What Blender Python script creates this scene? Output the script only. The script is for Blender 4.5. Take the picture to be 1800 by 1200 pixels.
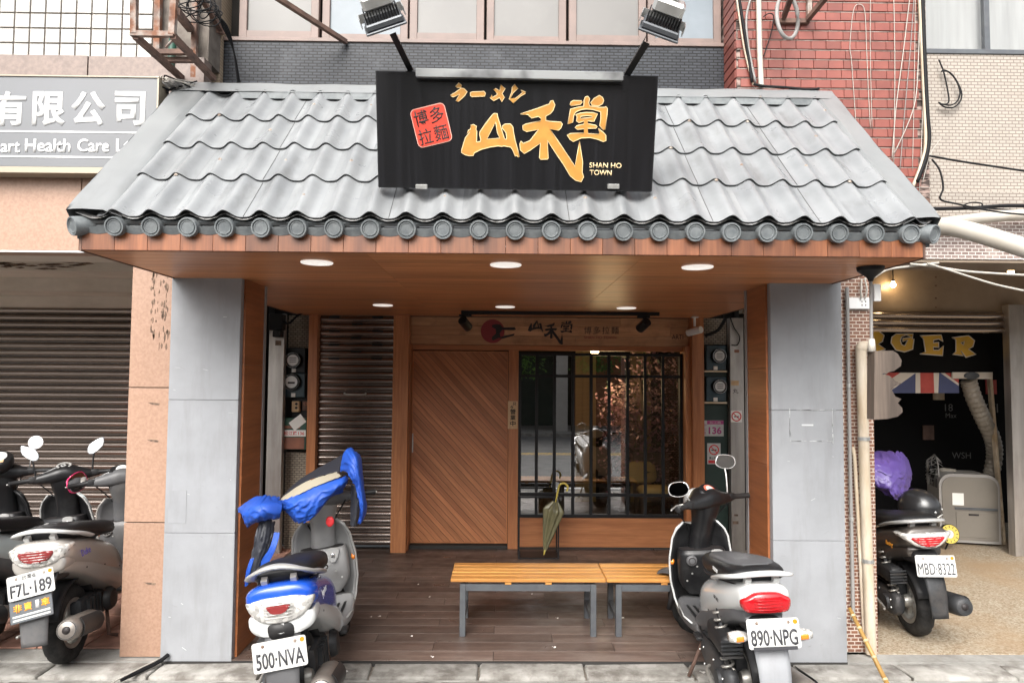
import bpy, bmesh, math, random
from mathutils import Vector, Matrix
R = math.radians
random.seed(7)
sc = bpy.context.scene
COL = sc.collection
for _o in list(bpy.data.objects): bpy.data.objects.remove(_o)

# ---------------------------------------------------------------- camera
CAM_H, YAW, PITCH, ROLL = 1.80, 0.0125, 0.0500, 0.0070
cd = bpy.data.cameras.new('camera'); cd.lens = 24.0; cd.sensor_width = 36.0
cd.clip_start = 0.05; cd.clip_end = 500
cam = bpy.data.objects.new('camera', cd); COL.objects.link(cam)
CM = Matrix.Rotation(-YAW, 3, 'Z') @ Matrix.Rotation(math.pi/2 + PITCH, 3, 'X') @ Matrix.Rotation(ROLL, 3, 'Z')
cam.matrix_world = Matrix.Translation((0, 0, CAM_H)) @ CM.to_4x4()
sc.camera = cam
# ---------------------------------------------------------------- daylight (bright overcast)
SUN_EL, SUN_AZ = R(42), R(-165)      # azimuth measured from +Y, clockwise: behind the camera, a little left
w = bpy.data.worlds.new('World'); sc.world = w; w.use_nodes = True
nt = w.node_tree; nt.nodes.clear()
sky = nt.nodes.new('ShaderNodeTexSky'); sky.sky_type = 'NISHITA'; sky.sun_disc = False
sky.sun_elevation = SUN_EL; sky.sun_rotation = SUN_AZ; sky.dust_density = 6.0; sky.air_density = 1.0
hs = nt.nodes.new('ShaderNodeHueSaturation'); hs.inputs['Saturation'].default_value = 0.22
bg = nt.nodes.new('ShaderNodeBackground'); bg.inputs['Strength'].default_value = 0.15
wo = nt.nodes.new('ShaderNodeOutputWorld')
nt.links.new(sky.outputs[0], hs.inputs['Color']); nt.links.new(hs.outputs[0], bg.inputs['Color'])
nt.links.new(bg.outputs[0], wo.inputs['Surface'])
sl = bpy.data.lights.new('sun', 'SUN'); sl.energy = 1.5; sl.angle = R(45); sl.color = (1.0, 0.965, 0.91)
sun = bpy.data.objects.new('sun', sl); COL.objects.link(sun)
sdir = Vector((math.sin(SUN_AZ)*math.cos(SUN_EL), math.cos(SUN_AZ)*math.cos(SUN_EL), math.sin(SUN_EL)))
sun.rotation_euler = sdir.to_track_quat('Z', 'Y').to_euler(); sun.location = sdir*20
vs = sc.view_settings; vs.view_transform = 'Standard'; vs.look = 'None'; vs.gamma = 1.0
vs.use_curve_mapping = False; vs.exposure = 1.10
sc.render.engine = 'CYCLES'
sc.cycles.use_denoising = True
sc.cycles.max_bounces = 10; sc.cycles.diffuse_bounces = 6; sc.cycles.glossy_bounces = 4
sc.cycles.transparent_max_bounces = 12
sc.cycles.sample_clamp_indirect = 6.0

# ---------------------------------------------------------------- picture measuring: a photo pixel (1800x1200) at a depth -> point
def pt(px, py, Y):
    d = CM @ Vector(((px-900)/1200.0, (600-py)/1200.0, -1.0))
    t = Y/d.y
    return Vector((d.x*t, Y, CAM_H + d.z*t))
def X_(px, py, Y): return pt(px, py, Y).x
def Z_(px, py, Y): return pt(px, py, Y).z

# ---------------------------------------------------------------- materials
MATS = {}
def mat(name, col, rough=0.6, metal=0.0, col2=None, ns=4.0, nd=4, lo=0.35, hi=0.65, st=(1,1,1), rand=0.0,
        bump=0.0, bs=60.0, bst=(1,1,1), spec=0.5, dirt=0.0, dcol=(0.10,0.085,0.07), dst=(3,3,0.6), dlo=0.5, dhi=0.75,
        coat=0.0, rvar=0.0, emit=None, estr=0.0, alpha=1.0, gen=None):
    m = bpy.data.materials.new(name); m.use_nodes = True; MATS[name] = m
    t = m.node_tree; N = t.nodes; L = t.links
    b = N['Principled BSDF']
    b.inputs['Roughness'].default_value = rough; b.inputs['Metallic'].default_value = metal
    b.inputs['Specular IOR Level'].default_value = spec
    if coat: b.inputs['Coat Weight'].default_value = coat; b.inputs['Coat Roughness'].default_value = 0.08
    tc = N.new('ShaderNodeTexCoord'); oi = N.new('ShaderNodeObjectInfo')
    off = N.new('ShaderNodeVectorMath'); off.operation = 'MULTIPLY_ADD'      # shift the pattern by a per-object random amount
    cmb = N.new('ShaderNodeCombineXYZ')
    for i in range(3): L.new(oi.outputs['Random'], cmb.inputs[i])
    L.new(cmb.outputs[0], off.inputs[0]); off.inputs[1].default_value = (17.3, 9.1, 23.7); L.new(tc.outputs['Object'], off.inputs[2])
    vec = off.outputs[0]
    def noise(scale, stretch, detail=4, rg=0.55):
        mp = N.new('ShaderNodeMapping'); mp.inputs['Scale'].default_value = stretch
        L.new(vec, mp.inputs['Vector'])
        n = N.new('ShaderNodeTexNoise'); n.inputs['Scale'].default_value = scale; n.inputs['Detail'].default_value = detail
        n.inputs['Roughness'].default_value = rg
        L.new(mp.outputs[0], n.inputs['Vector']); return n.outputs['Fac']
    def ramp(fac, a, c):
        r = N.new('ShaderNodeMapRange'); r.inputs['From Min'].default_value = a; r.inputs['From Max'].default_value = c
        r.clamp = True; L.new(fac, r.inputs['Value']); return r.outputs['Result']
    def mix(fac, a, c, mode='MIX'):
        x = N.new('ShaderNodeMix'); x.data_type = 'RGBA'; x.blend_type = mode
        if isinstance(fac, (int, float)): x.inputs[0].default_value = fac
        else: L.new(fac, x.inputs[0])
        for s, v in ((6, a), (7, c)):
            if hasattr(v, 'links') or hasattr(v, 'is_linked'): L.new(v, x.inputs[s])
            else: x.inputs[s].default_value = (*v, 1)
        return x.outputs[2]
    cur = None
    if col2 is not None:
        cur = mix(ramp(noise(ns, st, nd), lo, hi), col, col2)
    else:
        rgb = N.new('ShaderNodeRGB'); rgb.outputs[0].default_value = (*col, 1); cur = rgb.outputs[0]
    if gen: cur = gen(N, L, tc, vec, mix, ramp, noise, cur)
    if dirt:
        f = ramp(noise(2.2, dst, 6, 0.65), dlo, dhi)
        mm = N.new('ShaderNodeMath'); mm.operation = 'MULTIPLY'; L.new(f, mm.inputs[0]); mm.inputs[1].default_value = dirt
        cur = mix(mm.outputs[0], cur, dcol)
    if rand:
        mr = N.new('ShaderNodeMapRange'); mr.inputs['To Min'].default_value = 1-rand; mr.inputs['To Max'].default_value = 1+rand
        L.new(oi.outputs['Random'], mr.inputs['Value'])
        hsv = N.new('ShaderNodeHueSaturation'); L.new(mr.outputs[0], hsv.inputs['Value']); L.new(cur, hsv.inputs['Color']); cur = hsv.outputs[0]
    L.new(cur, b.inputs['Base Color'])
    if rvar:
        r2 = N.new('ShaderNodeMapRange'); r2.inputs['To Min'].default_value = max(0.02, rough-rvar); r2.inputs['To Max'].default_value = min(1, rough+rvar)
        L.new(ramp(noise(ns*1.7, st, 5), 0.3, 0.7), r2.inputs['Value']); L.new(r2.outputs[0], b.inputs['Roughness'])
    if bump:
        bp = N.new('ShaderNodeBump'); bp.inputs['Strength'].default_value = bump; bp.inputs['Distance'].default_value = 0.004
        L.new(noise(bs, bst, 3), bp.inputs['Height']); L.new(bp.outputs[0], b.inputs['Normal'])
    if emit: b.inputs['Emission Color'].default_value = (*emit, 1); b.inputs['Emission Strength'].default_value = estr
    if alpha < 1: b.inputs['Alpha'].default_value = alpha
    return m

def brick_mat(name, c1, c2, mortar, bw, bh, msize=0.06, axis='xz', rough=0.6, bump=0.5, off=0.5, **kw):
    """small mosaic too fine to pick apart: brick pattern in object space"""
    def gen(N, L, tc, vec, mix, ramp, noise, cur):
        sp = N.new('ShaderNodeSeparateXYZ'); L.new(tc.outputs['Object'], sp.inputs[0])
        cb = N.new('ShaderNodeCombineXYZ')
        a, c = {'xz': ('X', 'Z'), 'yz': ('Y', 'Z'), 'xy': ('X', 'Y')}[axis]
        L.new(sp.outputs[a], cb.inputs[0]); L.new(sp.outputs[c], cb.inputs[1])
        br = N.new('ShaderNodeTexBrick'); L.new(cb.outputs[0], br.inputs['Vector'])
        br.offset = off
        br.inputs['Color1'].default_value = (*c1, 1); br.inputs['Color2'].default_value = (*c2, 1); br.inputs['Mortar'].default_value = (*mortar, 1)
        br.inputs['Scale'].default_value = 1.0; br.inputs['Brick Width'].default_value = bw; br.inputs['Row Height'].default_value = bh
        br.inputs['Mortar Size'].default_value = bh*msize*2; br.inputs['Mortar Smooth'].default_value = 0.1
        b = N['Principled BSDF']
        bp = N.new('ShaderNodeBump'); bp.inputs['Strength'].default_value = bump; bp.inputs['Distance'].default_value = 0.003; bp.invert = True
        L.new(br.outputs['Fac'], bp.inputs['Height']); L.new(bp.outputs[0], b.inputs['Normal'])
        return br.outputs['Color']
    return mat(name, c1, rough=rough, gen=gen, **kw)

def wood_mat(name, c_dark, c_light, axis='z', rough=0.45, rand=0.12, coat=0.0, scale=1.0, fine=1.0, **kw):
    """axis: grain direction in object space"""
    st = {'x': (0.06, 1, 1), 'y': (1, 0.06, 1), 'z': (1, 1, 0.06)}[axis]
    def gen(N, L, tc, vec, mix, ramp, noise, cur):
        g1 = ramp(noise(14*scale, st, 6, 0.6), 0.33, 0.68)
        g2 = ramp(noise(70*fine, st, 3, 0.6), 0.35, 0.7)
        k = mix(g1, c_dark, c_light)
        dk = tuple(c*0.62 for c in c_dark)
        mm = N.new('ShaderNodeMath'); mm.operation = 'MULTIPLY'; L.new(g2, mm.inputs[0]); mm.inputs[1].default_value = 0.45
        return mix(mm.outputs[0], k, dk)
    return mat(name, c_light, rough=rough, rand=rand, coat=coat, gen=gen, bump=0.12, bs=60, bst=st, **kw)

# ---------------------------------------------------------------- mesh helpers
class MB:
    """collects shapes in one bmesh; build() links them as one mesh object"""
    def __init__(s): s.b = bmesh.new()
    def box(s, x0, x1, y0, y1, z0, z1, bev=0.0, seg=1):
        vs_ = [s.b.verts.new(p) for p in ((x0,y0,z0),(x1,y0,z0),(x1,y1,z0),(x0,y1,z0),(x0,y0,z1),(x1,y0,z1),(x1,y1,z1),(x0,y1,z1))]
        fs = [s.b.faces.new([vs_[i] for i in q]) for q in ((0,3,2,1),(4,5,6,7),(0,1,5,4),(1,2,6,5),(2,3,7,6),(3,0,4,7))]
        if bev > 0:
            es = list({e for f in fs for e in f.edges})
            bmesh.ops.bevel(s.b, geom=es, offset=bev, segments=seg, affect='EDGES', profile=0.5)
        return s
    def obox(s, c, size, rot, bev=0.0):
        """box of full size at c with a rotation matrix"""
        n0 = set(s.b.verts)
        h = [k/2 for k in size]
        s.box(-h[0], h[0], -h[1], h[1], -h[2], h[2], bev)
        M = Matrix.Translation(c) @ rot.to_4x4()
        for v in s.b.verts:
            if v not in n0: v.co = M @ v.co
        return s
    def bar(s, a, c, wd, ht=None, up=(0,0,1), bev=0.0):
        """square bar from a to c"""
        a = Vector(a); c = Vector(c); d = (c-a); ln = d.length; d.normalize()
        u = Vector(up); x = d.cross(u)
        if x.length < 1e-4: x = d.cross(Vector((0,1,0)))
        x.normalize(); z = x.cross(d)
        M = Matrix((x, d, z)).transposed()
        return s.obox((a+c)/2, (wd, ln, ht or wd), M, bev)
    def tube(s, path, r, n=8, cap=True, closed=False):
        path = [Vector(p) for p in path]
        rs = r if isinstance(r, (list, tuple)) else [r]*len(path)
        rings = []; prev = None
        m = len(path)
        for i, p in enumerate(path):
            if closed: t = path[(i+1) % m]-path[i-1]
            else: t = path[min(i+1, m-1)]-path[max(i-1, 0)]
            if t.length < 1e-9: t = Vector((0,0,1))
            t.normalize()
            if prev is None:
                x = t.cross(Vector((0,0,1)))
                if x.length < 1e-3: x = t.cross(Vector((0,1,0)))
            else:
                x = prev - t*prev.dot(t)
                if x.length < 1e-6: x = t.cross(Vector((0,0,1)))
            x.normalize(); prev = x; y = t.cross(x)
            rings.append([s.b.verts.new(p + (x*math.cos(2*math.pi*k/n)+y*math.sin(2*math.pi*k/n))*rs[i]) for k in range(n)])
        s._skin(rings, cap and not closed, closed)
        return s
    def _skin(s, rings, cap=True, closed=False):
        n = len(rings[0]); m = len(rings)
        for i in range(m if closed else m-1):
            A, B = rings[i], rings[(i+1) % m]
            for k in range(n):
                s.b.faces.new((A[k], A[(k+1) % n], B[(k+1) % n], B[k]))
        if cap:
            s.b.faces.new(rings[0][::-1]); s.b.faces.new(rings[-1])
    def loft(s, rings, cap=True):
        s._skin([[s.b.verts.new(p) for p in r] for r in rings], cap); return s
    def lathe(s, prof, c=(0,0,0), ax='z', n=24, a0=0.0, a1=None):
        """prof: list of (radius, height along the axis)"""
        c = Vector(c); rings = []
        full = a1 is None
        cnt = n if full else n+1
        for k in range(cnt):
            a = a0 + (2*math.pi if full else (a1-a0))*k/n
            row = []
            for r, h in prof:
                ca, sa = r*math.cos(a), r*math.sin(a)
                p = {'z': (ca, sa, h), 'y': (ca, h, sa), 'x': (h, ca, sa)}[ax]
                row.append(s.b.verts.new(c+Vector(p)))
            rings.append(row)
        for k in range(n):
            A, B = rings[k], rings[(k+1) % cnt]
            for j in range(len(prof)-1):
                q = [A[j], A[j+1], B[j+1], B[j]]
                if (q[0].co-q[3].co).length < 1e-7: q = [A[j], A[j+1], B[j+1]]
                elif (q[1].co-q[2].co).length < 1e-7: q = [A[j], A[j+1], B[j]]
                try: s.b.faces.new(q)
                except ValueError: pass
        return s
    def prism(s, poly, y0, y1):
        """outline in XZ extruded along Y"""
        a = [s.b.verts.new((p[0], y0, p[1])) for p in poly]; c = [s.b.verts.new((p[0], y1, p[1])) for p in poly]
        n = len(poly)
        s.b.faces.new(a); s.b.faces.new(c[::-1])
        for k in range(n): s.b.faces.new((a[(k+1) % n], a[k], c[k], c[(k+1) % n]))
        return s
    def grid(s, fn, nu, nv):
        g = [[s.b.verts.new(fn(i/nu, j/nv)) for j in range(nv+1)] for i in range(nu+1)]
        for i in range(nu):
            for j in range(nv): s.b.faces.new((g[i][j], g[i+1][j], g[i+1][j+1], g[i][j+1]))
        return s
    def xf(s, M):
        bmesh.ops.transform(s.b, matrix=M, verts=s.b.verts); return s
    def mesh(s, name, m, smooth=False):
        bmesh.ops.remove_doubles(s.b, verts=s.b.verts, dist=1e-6)
        bmesh.ops.recalc_face_normals(s.b, faces=s.b.faces)
        me = bpy.data.meshes.new(name); s.b.to_mesh(me); s.b.free()
        if m is not None: me.materials.append(MATS[m] if isinstance(m, str) else m)
        if smooth:
            for p in me.polygons: p.use_smooth = True
            if smooth is not True: me.set_sharp_from_angle(angle=R(smooth))
        return me
    def build(s, name, m, parent=None, smooth=False, loc=None, solid=0, sub=0):
        me = s.mesh(name, m, smooth)
        o = link(name, me, parent, loc)
        if solid:
            md = o.modifiers.new('solid', 'SOLIDIFY'); md.thickness = solid; md.offset = 0
        if sub:
            md = o.modifiers.new('sub', 'SUBSURF'); md.levels = sub; md.render_levels = sub
        return o
def link(name, data, parent=None, loc=None, rot=None):
    o = bpy.data.objects.new(name, data); COL.objects.link(o)
    if parent is not None: o.parent = parent
    if loc is not None: o.location = loc
    if rot is not None: o.rotation_euler = rot
    return o
LABELS = {}
def tag(o, label, cat, group=None):
    assert label not in LABELS or group, label
    LABELS[label] = 1
    o['label'] = label; o['category'] = cat
    if group: o['group'] = group
    return o
def thing(name, label, cat, loc=(0,0,0), rot=(0,0,0), group=None):
    o = link(name, None, None, loc, rot); o.empty_display_size = 0.1
    return tag(o, label, cat, group)
def struct(o): o['kind'] = 'structure'; return o
def box(name, x0, x1, y0, y1, z0, z1, m, parent=None, bev=0.0, smooth=False):
    return MB().box(min(x0,x1), max(x0,x1), min(y0,y1), max(y0,y1), min(z0,z1), max(z0,z1), bev).build(name, m, parent, smooth)
def tube(name, path, r, m, parent=None, n=8): return MB().tube(path, r, n).build(name, m, parent, 60)
def catmull(pts, k=6):
    pts = [Vector(p) for p in pts]; out = []
    for i in range(len(pts)-1):
        p0 = pts[max(i-1,0)]; p1 = pts[i]; p2 = pts[i+1]; p3 = pts[min(i+2, len(pts)-1)]
        for j in range(k):
            t = j/k
            out.append(0.5*((2*p1)+(p2-p0)*t+(2*p0-5*p1+4*p2-p3)*t*t+(3*p1-p0-3*p2+p3)*t**3))
    out.append(pts[-1]); return out
def super_ring(c, a, b, n=2.4, axis='y', cnt=24, top=1.0, bot=1.0):
    out = []
    for k in range(cnt):
        t = 2*math.pi*k/cnt; ct, st = math.cos(t), math.sin(t)
        u = a*math.copysign(abs(ct)**(2/n), ct); v = b*math.copysign(abs(st)**(2/n), st)
        v *= top if v > 0 else bot
        out.append({'y': Vector((c[0]+u, c[1], c[2]+v)), 'x': Vector((c[0], c[1]+u, c[2]+v)), 'z': Vector((c[0]+u, c[1]+v, c[2]))}[axis])
    return out
def hull(keys, axis='y', n=2.6, k=4, cnt=24):
    """smooth body lofted through (x, y, z, half width, half height) keys"""
    P = catmull([Vector(q[:3]) for q in keys], k); S = catmull([Vector((q[3], q[4], 0)) for q in keys], k)
    return [super_ring(p, max(s.x, .002), max(s.y, .002), n, axis, cnt) for p, s in zip(P, S)]
def curve_mesh(name, loops, depth, offset=0.0):
    """filled flat shape from 2D loops (holes by overlap), in XY, with depth"""
    cu = bpy.data.curves.new(name, 'CURVE'); cu.dimensions = '2D'; cu.fill_mode = 'BOTH'; cu.extrude = depth/2; cu.offset = offset
    for lp in loops:
        sp = cu.splines.new('POLY'); sp.points.add(len(lp)-1); sp.use_cyclic_u = True
        for i, p in enumerate(lp): sp.points[i].co = (p[0], p[1], 0, 1)
    return to_mesh(name, cu)
def to_mesh(name, cu):
    t = bpy.data.objects.new('tmp', cu); COL.objects.link(t)
    bpy.context.view_layer.update()
    me = bpy.data.meshes.new_from_object(t.evaluated_get(bpy.context.evaluated_depsgraph_get()))
    bpy.data.objects.remove(t); bpy.data.curves.remove(cu); me.name = name
    return me
TEXTS = {}
def text_mesh(s, depth=0.002, bold=0.0, wide=None, high=None):
    """text in XY, centred, scaled to a width and a height"""
    key = (s, depth, bold, wide, high)
    if key in TEXTS: return TEXTS[key]
    cu = bpy.data.curves.new('text', 'FONT'); cu.body = s; cu.size = 1.0; cu.offset = bold; cu.resolution_u = 3
    cu.align_x = 'CENTER'; cu.align_y = 'CENTER'
    me = to_mesh('text', cu)
    if len(me.vertices):
        xs = [v.co.x for v in me.vertices]; ys = [v.co.y for v in me.vertices]
        x0, x1, y0, y1 = min(xs), max(xs), min(ys), max(ys)
        kx = wide/(x1-x0) if wide else None; ky = high/(y1-y0) if high else None
        kx = kx or ky; ky = ky or kx
        for v in me.vertices:
            v.co = ((v.co.x-(x0+x1)/2)*kx, (v.co.y-(y0+y1)/2)*ky, v.co.z)
        if depth:
            b = bmesh.new(); b.from_mesh(me)
            bmesh.ops.solidify(b, geom=b.faces[:], thickness=depth)
            b.to_mesh(me); b.free()
    TEXTS[key] = me
    return me
FRONT = (math.pi/2, 0, 0)     # turns an XY shape to stand upright facing -Y
def text(name, s, loc, wide, high, m, parent=None, rot=FRONT, depth=0.002, bold=0.0):
    me = text_mesh(s, depth, bold, wide, high).copy()
    me.materials.clear(); me.materials.append(MATS[m])
    return link(name, me, parent, loc, rot)
def fine_wire(name, pts, r, m, parent=None, k=6, n=6): return MB().tube(catmull(pts, k), r, n).build(name, m, parent, True)
def recess(me): return me
# ================================================================ materials
mat('concrete', (0.323,0.315,0.293), 0.85, col2=(0.212,0.204,0.187), ns=6, nd=8, bump=0.8, bs=90, dirt=0.75, dcol=(0.136,0.119,0.102), dst=(2,2,2))
mat('kerb_concrete', (0.340,0.327,0.302), 0.85, col2=(0.221,0.212,0.191), ns=9, nd=8, bump=0.7, bs=120, rand=0.14, dirt=0.85, dcol=(0.111,0.098,0.085), dst=(2.5,2.5,2), dlo=0.47, dhi=0.64)
mat('asphalt', (0.16,0.158,0.155), 0.85, col2=(0.11,0.11,0.11), ns=3, bump=0.8, bs=300)
mat('mud', (0.13,0.11,0.09), 0.95, col2=(0.25,0.22,0.18), ns=25, bump=1.0, bs=80)
mat('road_yellow', (0.65,0.42,0.06), 0.7)
mat('road_white', (0.75,0.75,0.73), 0.7)
mat('red_paving', (0.42,0.23,0.17), 0.8, col2=(0.30,0.16,0.12), ns=8, rand=0.15, bump=0.3, dirt=0.4, dst=(2,2,2))
def _agg(N, L, tc, vec, mix, ramp, noise, cur):
    v = N.new('ShaderNodeTexVoronoi'); v.inputs['Scale'].default_value = 85; L.new(vec, v.inputs['Vector'])
    sp = N.new('ShaderNodeSeparateColor'); L.new(v.outputs['Color'], sp.inputs[0])
    a = mix(sp.outputs[0], (0.22,0.155,0.09), (0.44,0.385,0.30))
    return mix(ramp(noise(1.3, (1,1,1), 5), 0.45, 0.75), a, (0.34,0.23,0.13))
mat('pebble_floor', (0.510,0.442,0.357), 0.7, gen=_agg, bump=0.5, bs=150, dirt=0.25, dcol=(0.255,0.145,0.076), dst=(2,2,2))
wood_mat('floor_wood', (0.075,0.05,0.04), (0.155,0.108,0.088), 'x', rough=0.42, rand=0.28, scale=0.8, dirt=0.55, dcol=(0.22,0.19,0.165), dst=(0.8,2.5,1), dlo=0.5, dhi=0.8, rvar=0.15)
wood_mat('soffit_wood', (0.40,0.145,0.055), (0.62,0.28,0.12), 'x', rough=0.36, rand=0.16, scale=1.6)
wood_mat('fascia_wood', (0.125,0.040,0.016), (0.255,0.094,0.039), 'z', rough=0.42, rand=0.3, scale=1.2)
wood_mat('post_wood', (0.38,0.135,0.05), (0.60,0.255,0.105), 'z', rough=0.38, rand=0.08)
wood_mat('door_wood', (0.37,0.135,0.056), (0.58,0.245,0.105), 'z', rough=0.45, rand=0.14, scale=1.0)
wood_mat('panel_wood', (0.36,0.13,0.05), (0.56,0.235,0.095), 'x', rough=0.42, rand=0.1)
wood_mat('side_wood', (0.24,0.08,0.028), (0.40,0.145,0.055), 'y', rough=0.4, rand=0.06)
wood_mat('header_wood', (0.50,0.25,0.12), (0.70,0.40,0.22), 'x', rough=0.55, rand=0.15, dirt=0.5, dcol=(0.12,0.05,0.025), dst=(3,1,3))
wood_mat('slat_wood', (0.414,0.180,0.045), (0.62,0.30,0.085), 'x', rough=0.36, rand=0.12, scale=1.3)
wood_mat('tag_wood', (0.55,0.36,0.19), (0.68,0.48,0.28), 'z', rough=0.6, rand=0)
wood_mat('carved_wood', (0.06,0.044,0.034), (0.16,0.122,0.096), 'z', rough=0.65, rand=0, scale=0.7)
mat('pale_wood', (0.72,0.62,0.48), 0.7, col2=(0.5,0.38,0.24), ns=8)
mat('grey_panel', (0.285,0.294,0.31), 0.55, col2=(0.25,0.258,0.27), ns=5, nd=8, bump=0.12, bs=220, dirt=0.5, dcol=(0.159,0.157,0.155), dst=(5,5,0.8), dlo=0.50, dhi=0.85)
mat('grey_edge', (0.264,0.268,0.276), 0.6, col2=(0.224,0.228,0.232), ns=8)
mat('scrape', (0.55,0.56,0.57), 0.7)
mat('groove_dark', (0.03,0.028,0.026), 0.8)
mat('roof_grey', (0.255,0.264,0.27), 0.33, col2=(0.185,0.193,0.20), ns=3, nd=8, rand=0.09, coat=0.0, dirt=0.65, dcol=(0.086,0.083,0.079), dst=(3,1.2,1.2), dlo=0.54, dhi=0.8, rvar=0.08, bump=0.15, bs=40)
mat('roof_flashing', (0.229,0.237,0.240), 0.34, metal=0.1, col2=(0.192,0.200,0.204), ns=2.5, nd=8, dirt=0.35, dcol=(0.104,0.096,0.089), dst=(3,1,1), dlo=0.56, dhi=0.8, bump=0.2, bs=6)
mat('mortar_dirty', (0.336,0.336,0.336), 0.85, col2=(0.120,0.112,0.104), ns=22, nd=6, bump=0.9, bs=70)
mat('eave_cap', (0.10,0.112,0.118), 0.6, col2=(0.155,0.168,0.172), ns=20, nd=6, rand=0.15, bump=0.5, bs=130)
mat('screw_rust', (0.16,0.10,0.07), 0.8, col2=(0.35,0.32,0.28), ns=60)
mat('sign_black', (0.007,0.007,0.008), 0.24, col2=(0.013,0.013,0.015), ns=3.2, nd=8, st=(14,0.25,1), lo=0.42, hi=0.75, spec=0.6)
mat('sign_tray', (0.36,0.37,0.37), 0.4, metal=0.5, col2=(0.10,0.10,0.105), ns=2.5, st=(1,1,1), lo=0.5, hi=0.62)
mat('gold', (0.504,0.243,0.041), 0.5, col2=(0.432,0.198,0.032), ns=20)
mat('gold_rim', (0.78,0.60,0.33), 0.5)
mat('seal_red', (0.60,0.05,0.025), 0.5)
mat('seal_rim', (0.85,0.45,0.36), 0.5)
mat('ink', (0.02,0.016,0.016), 0.6)
mat('ink_red', (0.26,0.03,0.035), 0.6)
mat('black_metal', (0.012,0.012,0.013), 0.45, spec=0.3)
mat('black_plastic', (0.014,0.014,0.015), 0.45, spec=0.28, col2=(0.025,0.025,0.026), ns=6, dirt=0.35, dcol=(0.06,0.056,0.052), dst=(2,2,2))
mat('dark_grey_metal', (0.105,0.115,0.125), 0.42, metal=0.3, col2=(0.085,0.09,0.10), ns=12, dirt=0.25, dcol=(0.2,0.19,0.18), dst=(3,3,3))
mat('alu', (0.62,0.62,0.60), 0.35, metal=0.75, col2=(0.45,0.45,0.43), ns=10)
mat('chrome', (0.72,0.72,0.72), 0.12, metal=1.0)
mat('mirror', (0.86,0.87,0.88), 0.02, metal=1.0)
mat('steel_brushed', (0.50,0.47,0.44), 0.36, metal=0.7, col2=(0.36,0.33,0.31), ns=3, nd=8, st=(4,4,0.4), dirt=0.4, dcol=(0.2,0.16,0.13), dst=(4,4,1.2))
mat('shutter_steel', (0.31,0.265,0.24), 0.21, metal=0.92, col2=(0.25,0.215,0.195), ns=0.7, nd=2, rand=0.10, spec=0.6)
mat('shutter_slot', (0.01,0.01,0.01), 0.9)
mat('rust', (0.20,0.085,0.045), 0.85, col2=(0.33,0.29,0.26), ns=11, nd=8, lo=0.42, hi=0.6, bump=0.8, bs=60, dirt=0.7, dcol=(0.055,0.035,0.03), dst=(3,3,3), dlo=0.45, dhi=0.65)
mat('rust_dark', (0.075,0.045,0.036), 0.8, col2=(0.17,0.10,0.075), ns=10, nd=8, bump=0.5)
mat('granite_pink', (0.375,0.236,0.169), 0.42, col2=(0.307,0.188,0.129), ns=60, nd=3, rand=0.05, bump=0.1, bs=150, dirt=0.28, dcol=(0.315,0.203,0.143), dst=(7,7,0.35), dlo=0.5, dhi=0.75)
mat('granite_grey', (0.230,0.174,0.149), 0.5, col2=(0.170,0.128,0.111), ns=40, rand=0.06, dirt=0.4, dcol=(0.212,0.162,0.136), dst=(3,3,1))
mat('glue_stain', (0.09,0.06,0.045), 0.9, col2=(0.25,0.17,0.12), ns=30)
mat('white_tile', (0.44,0.425,0.40), 0.2, rand=0.05, col2=(0.40,0.385,0.36), ns=4, coat=0.1)
mat('tile_joint', (0.20,0.175,0.15), 0.9, col2=(0.13,0.11,0.095), ns=14)
mat('red_tile', (0.225,0.064,0.047), 0.42, rand=0.16, col2=(0.183,0.049,0.037), ns=9, dirt=0.12, dst=(3,3,1))
mat('red_joint', (0.32,0.235,0.205), 0.9, col2=(0.05,0.035,0.03), ns=10, nd=6, lo=0.42, hi=0.55, st=(1,1,3))
mat('joint_light', (0.416,0.380,0.344), 0.8, col2=(0.224,0.176,0.152), ns=12, nd=5)
brick_mat('cream_mosaic', (0.368,0.332,0.288), (0.33,0.298,0.258), (0.184,0.148,0.124), 0.048, 0.0235, msize=0.07, rough=0.55, dirt=0.3, dcol=(0.320,0.256,0.208), dst=(1,1,3))
brick_mat('grey_mosaic', (0.040,0.044,0.053), (0.027,0.030,0.037), (0.004,0.0045,0.005), 0.060, 0.0215, msize=0.09, rough=0.45, spec=0.25, dirt=0.35, dcol=(0.115,0.119,0.130), dst=(2,2,2.5), dlo=0.52, dhi=0.75)
brick_mat('brown_mosaic', (0.211,0.095,0.056), (0.15,0.07,0.05), (0.495,0.423,0.360), 0.048, 0.0235, msize=0.07, rough=0.4)
brick_mat('brown_mosaic_high', (0.155,0.10,0.085), (0.28,0.21,0.19), (0.60,0.56,0.52), 0.048, 0.0235, msize=0.06, rough=0.45, dirt=0.35, dcol=(0.5,0.44,0.39), dst=(2,2,1))
brick_mat('beige_mosaic', (0.36,0.285,0.205), (0.30,0.235,0.165), (0.22,0.165,0.12), 0.060, 0.024, msize=0.07, rough=0.6, dirt=0.4, dcol=(0.22,0.15,0.1), dst=(2,2,2))
brick_mat('dim_mosaic', (0.36,0.31,0.24), (0.28,0.235,0.18), (0.11,0.09,0.07), 0.048, 0.0235, msize=0.08, rough=0.5, dirt=0.4, dst=(3,3,3))
mat('window_frame', (0.200,0.140,0.120), 0.5, col2=(0.160,0.116,0.100), ns=8)
mat('frosted_grey', (0.150,0.145,0.137), 0.4, col2=(0.109,0.105,0.099), ns=2.2, nd=7, rand=0.08, dirt=0.25, dcol=(0.188,0.180,0.173), dst=(2,2,2))
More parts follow.
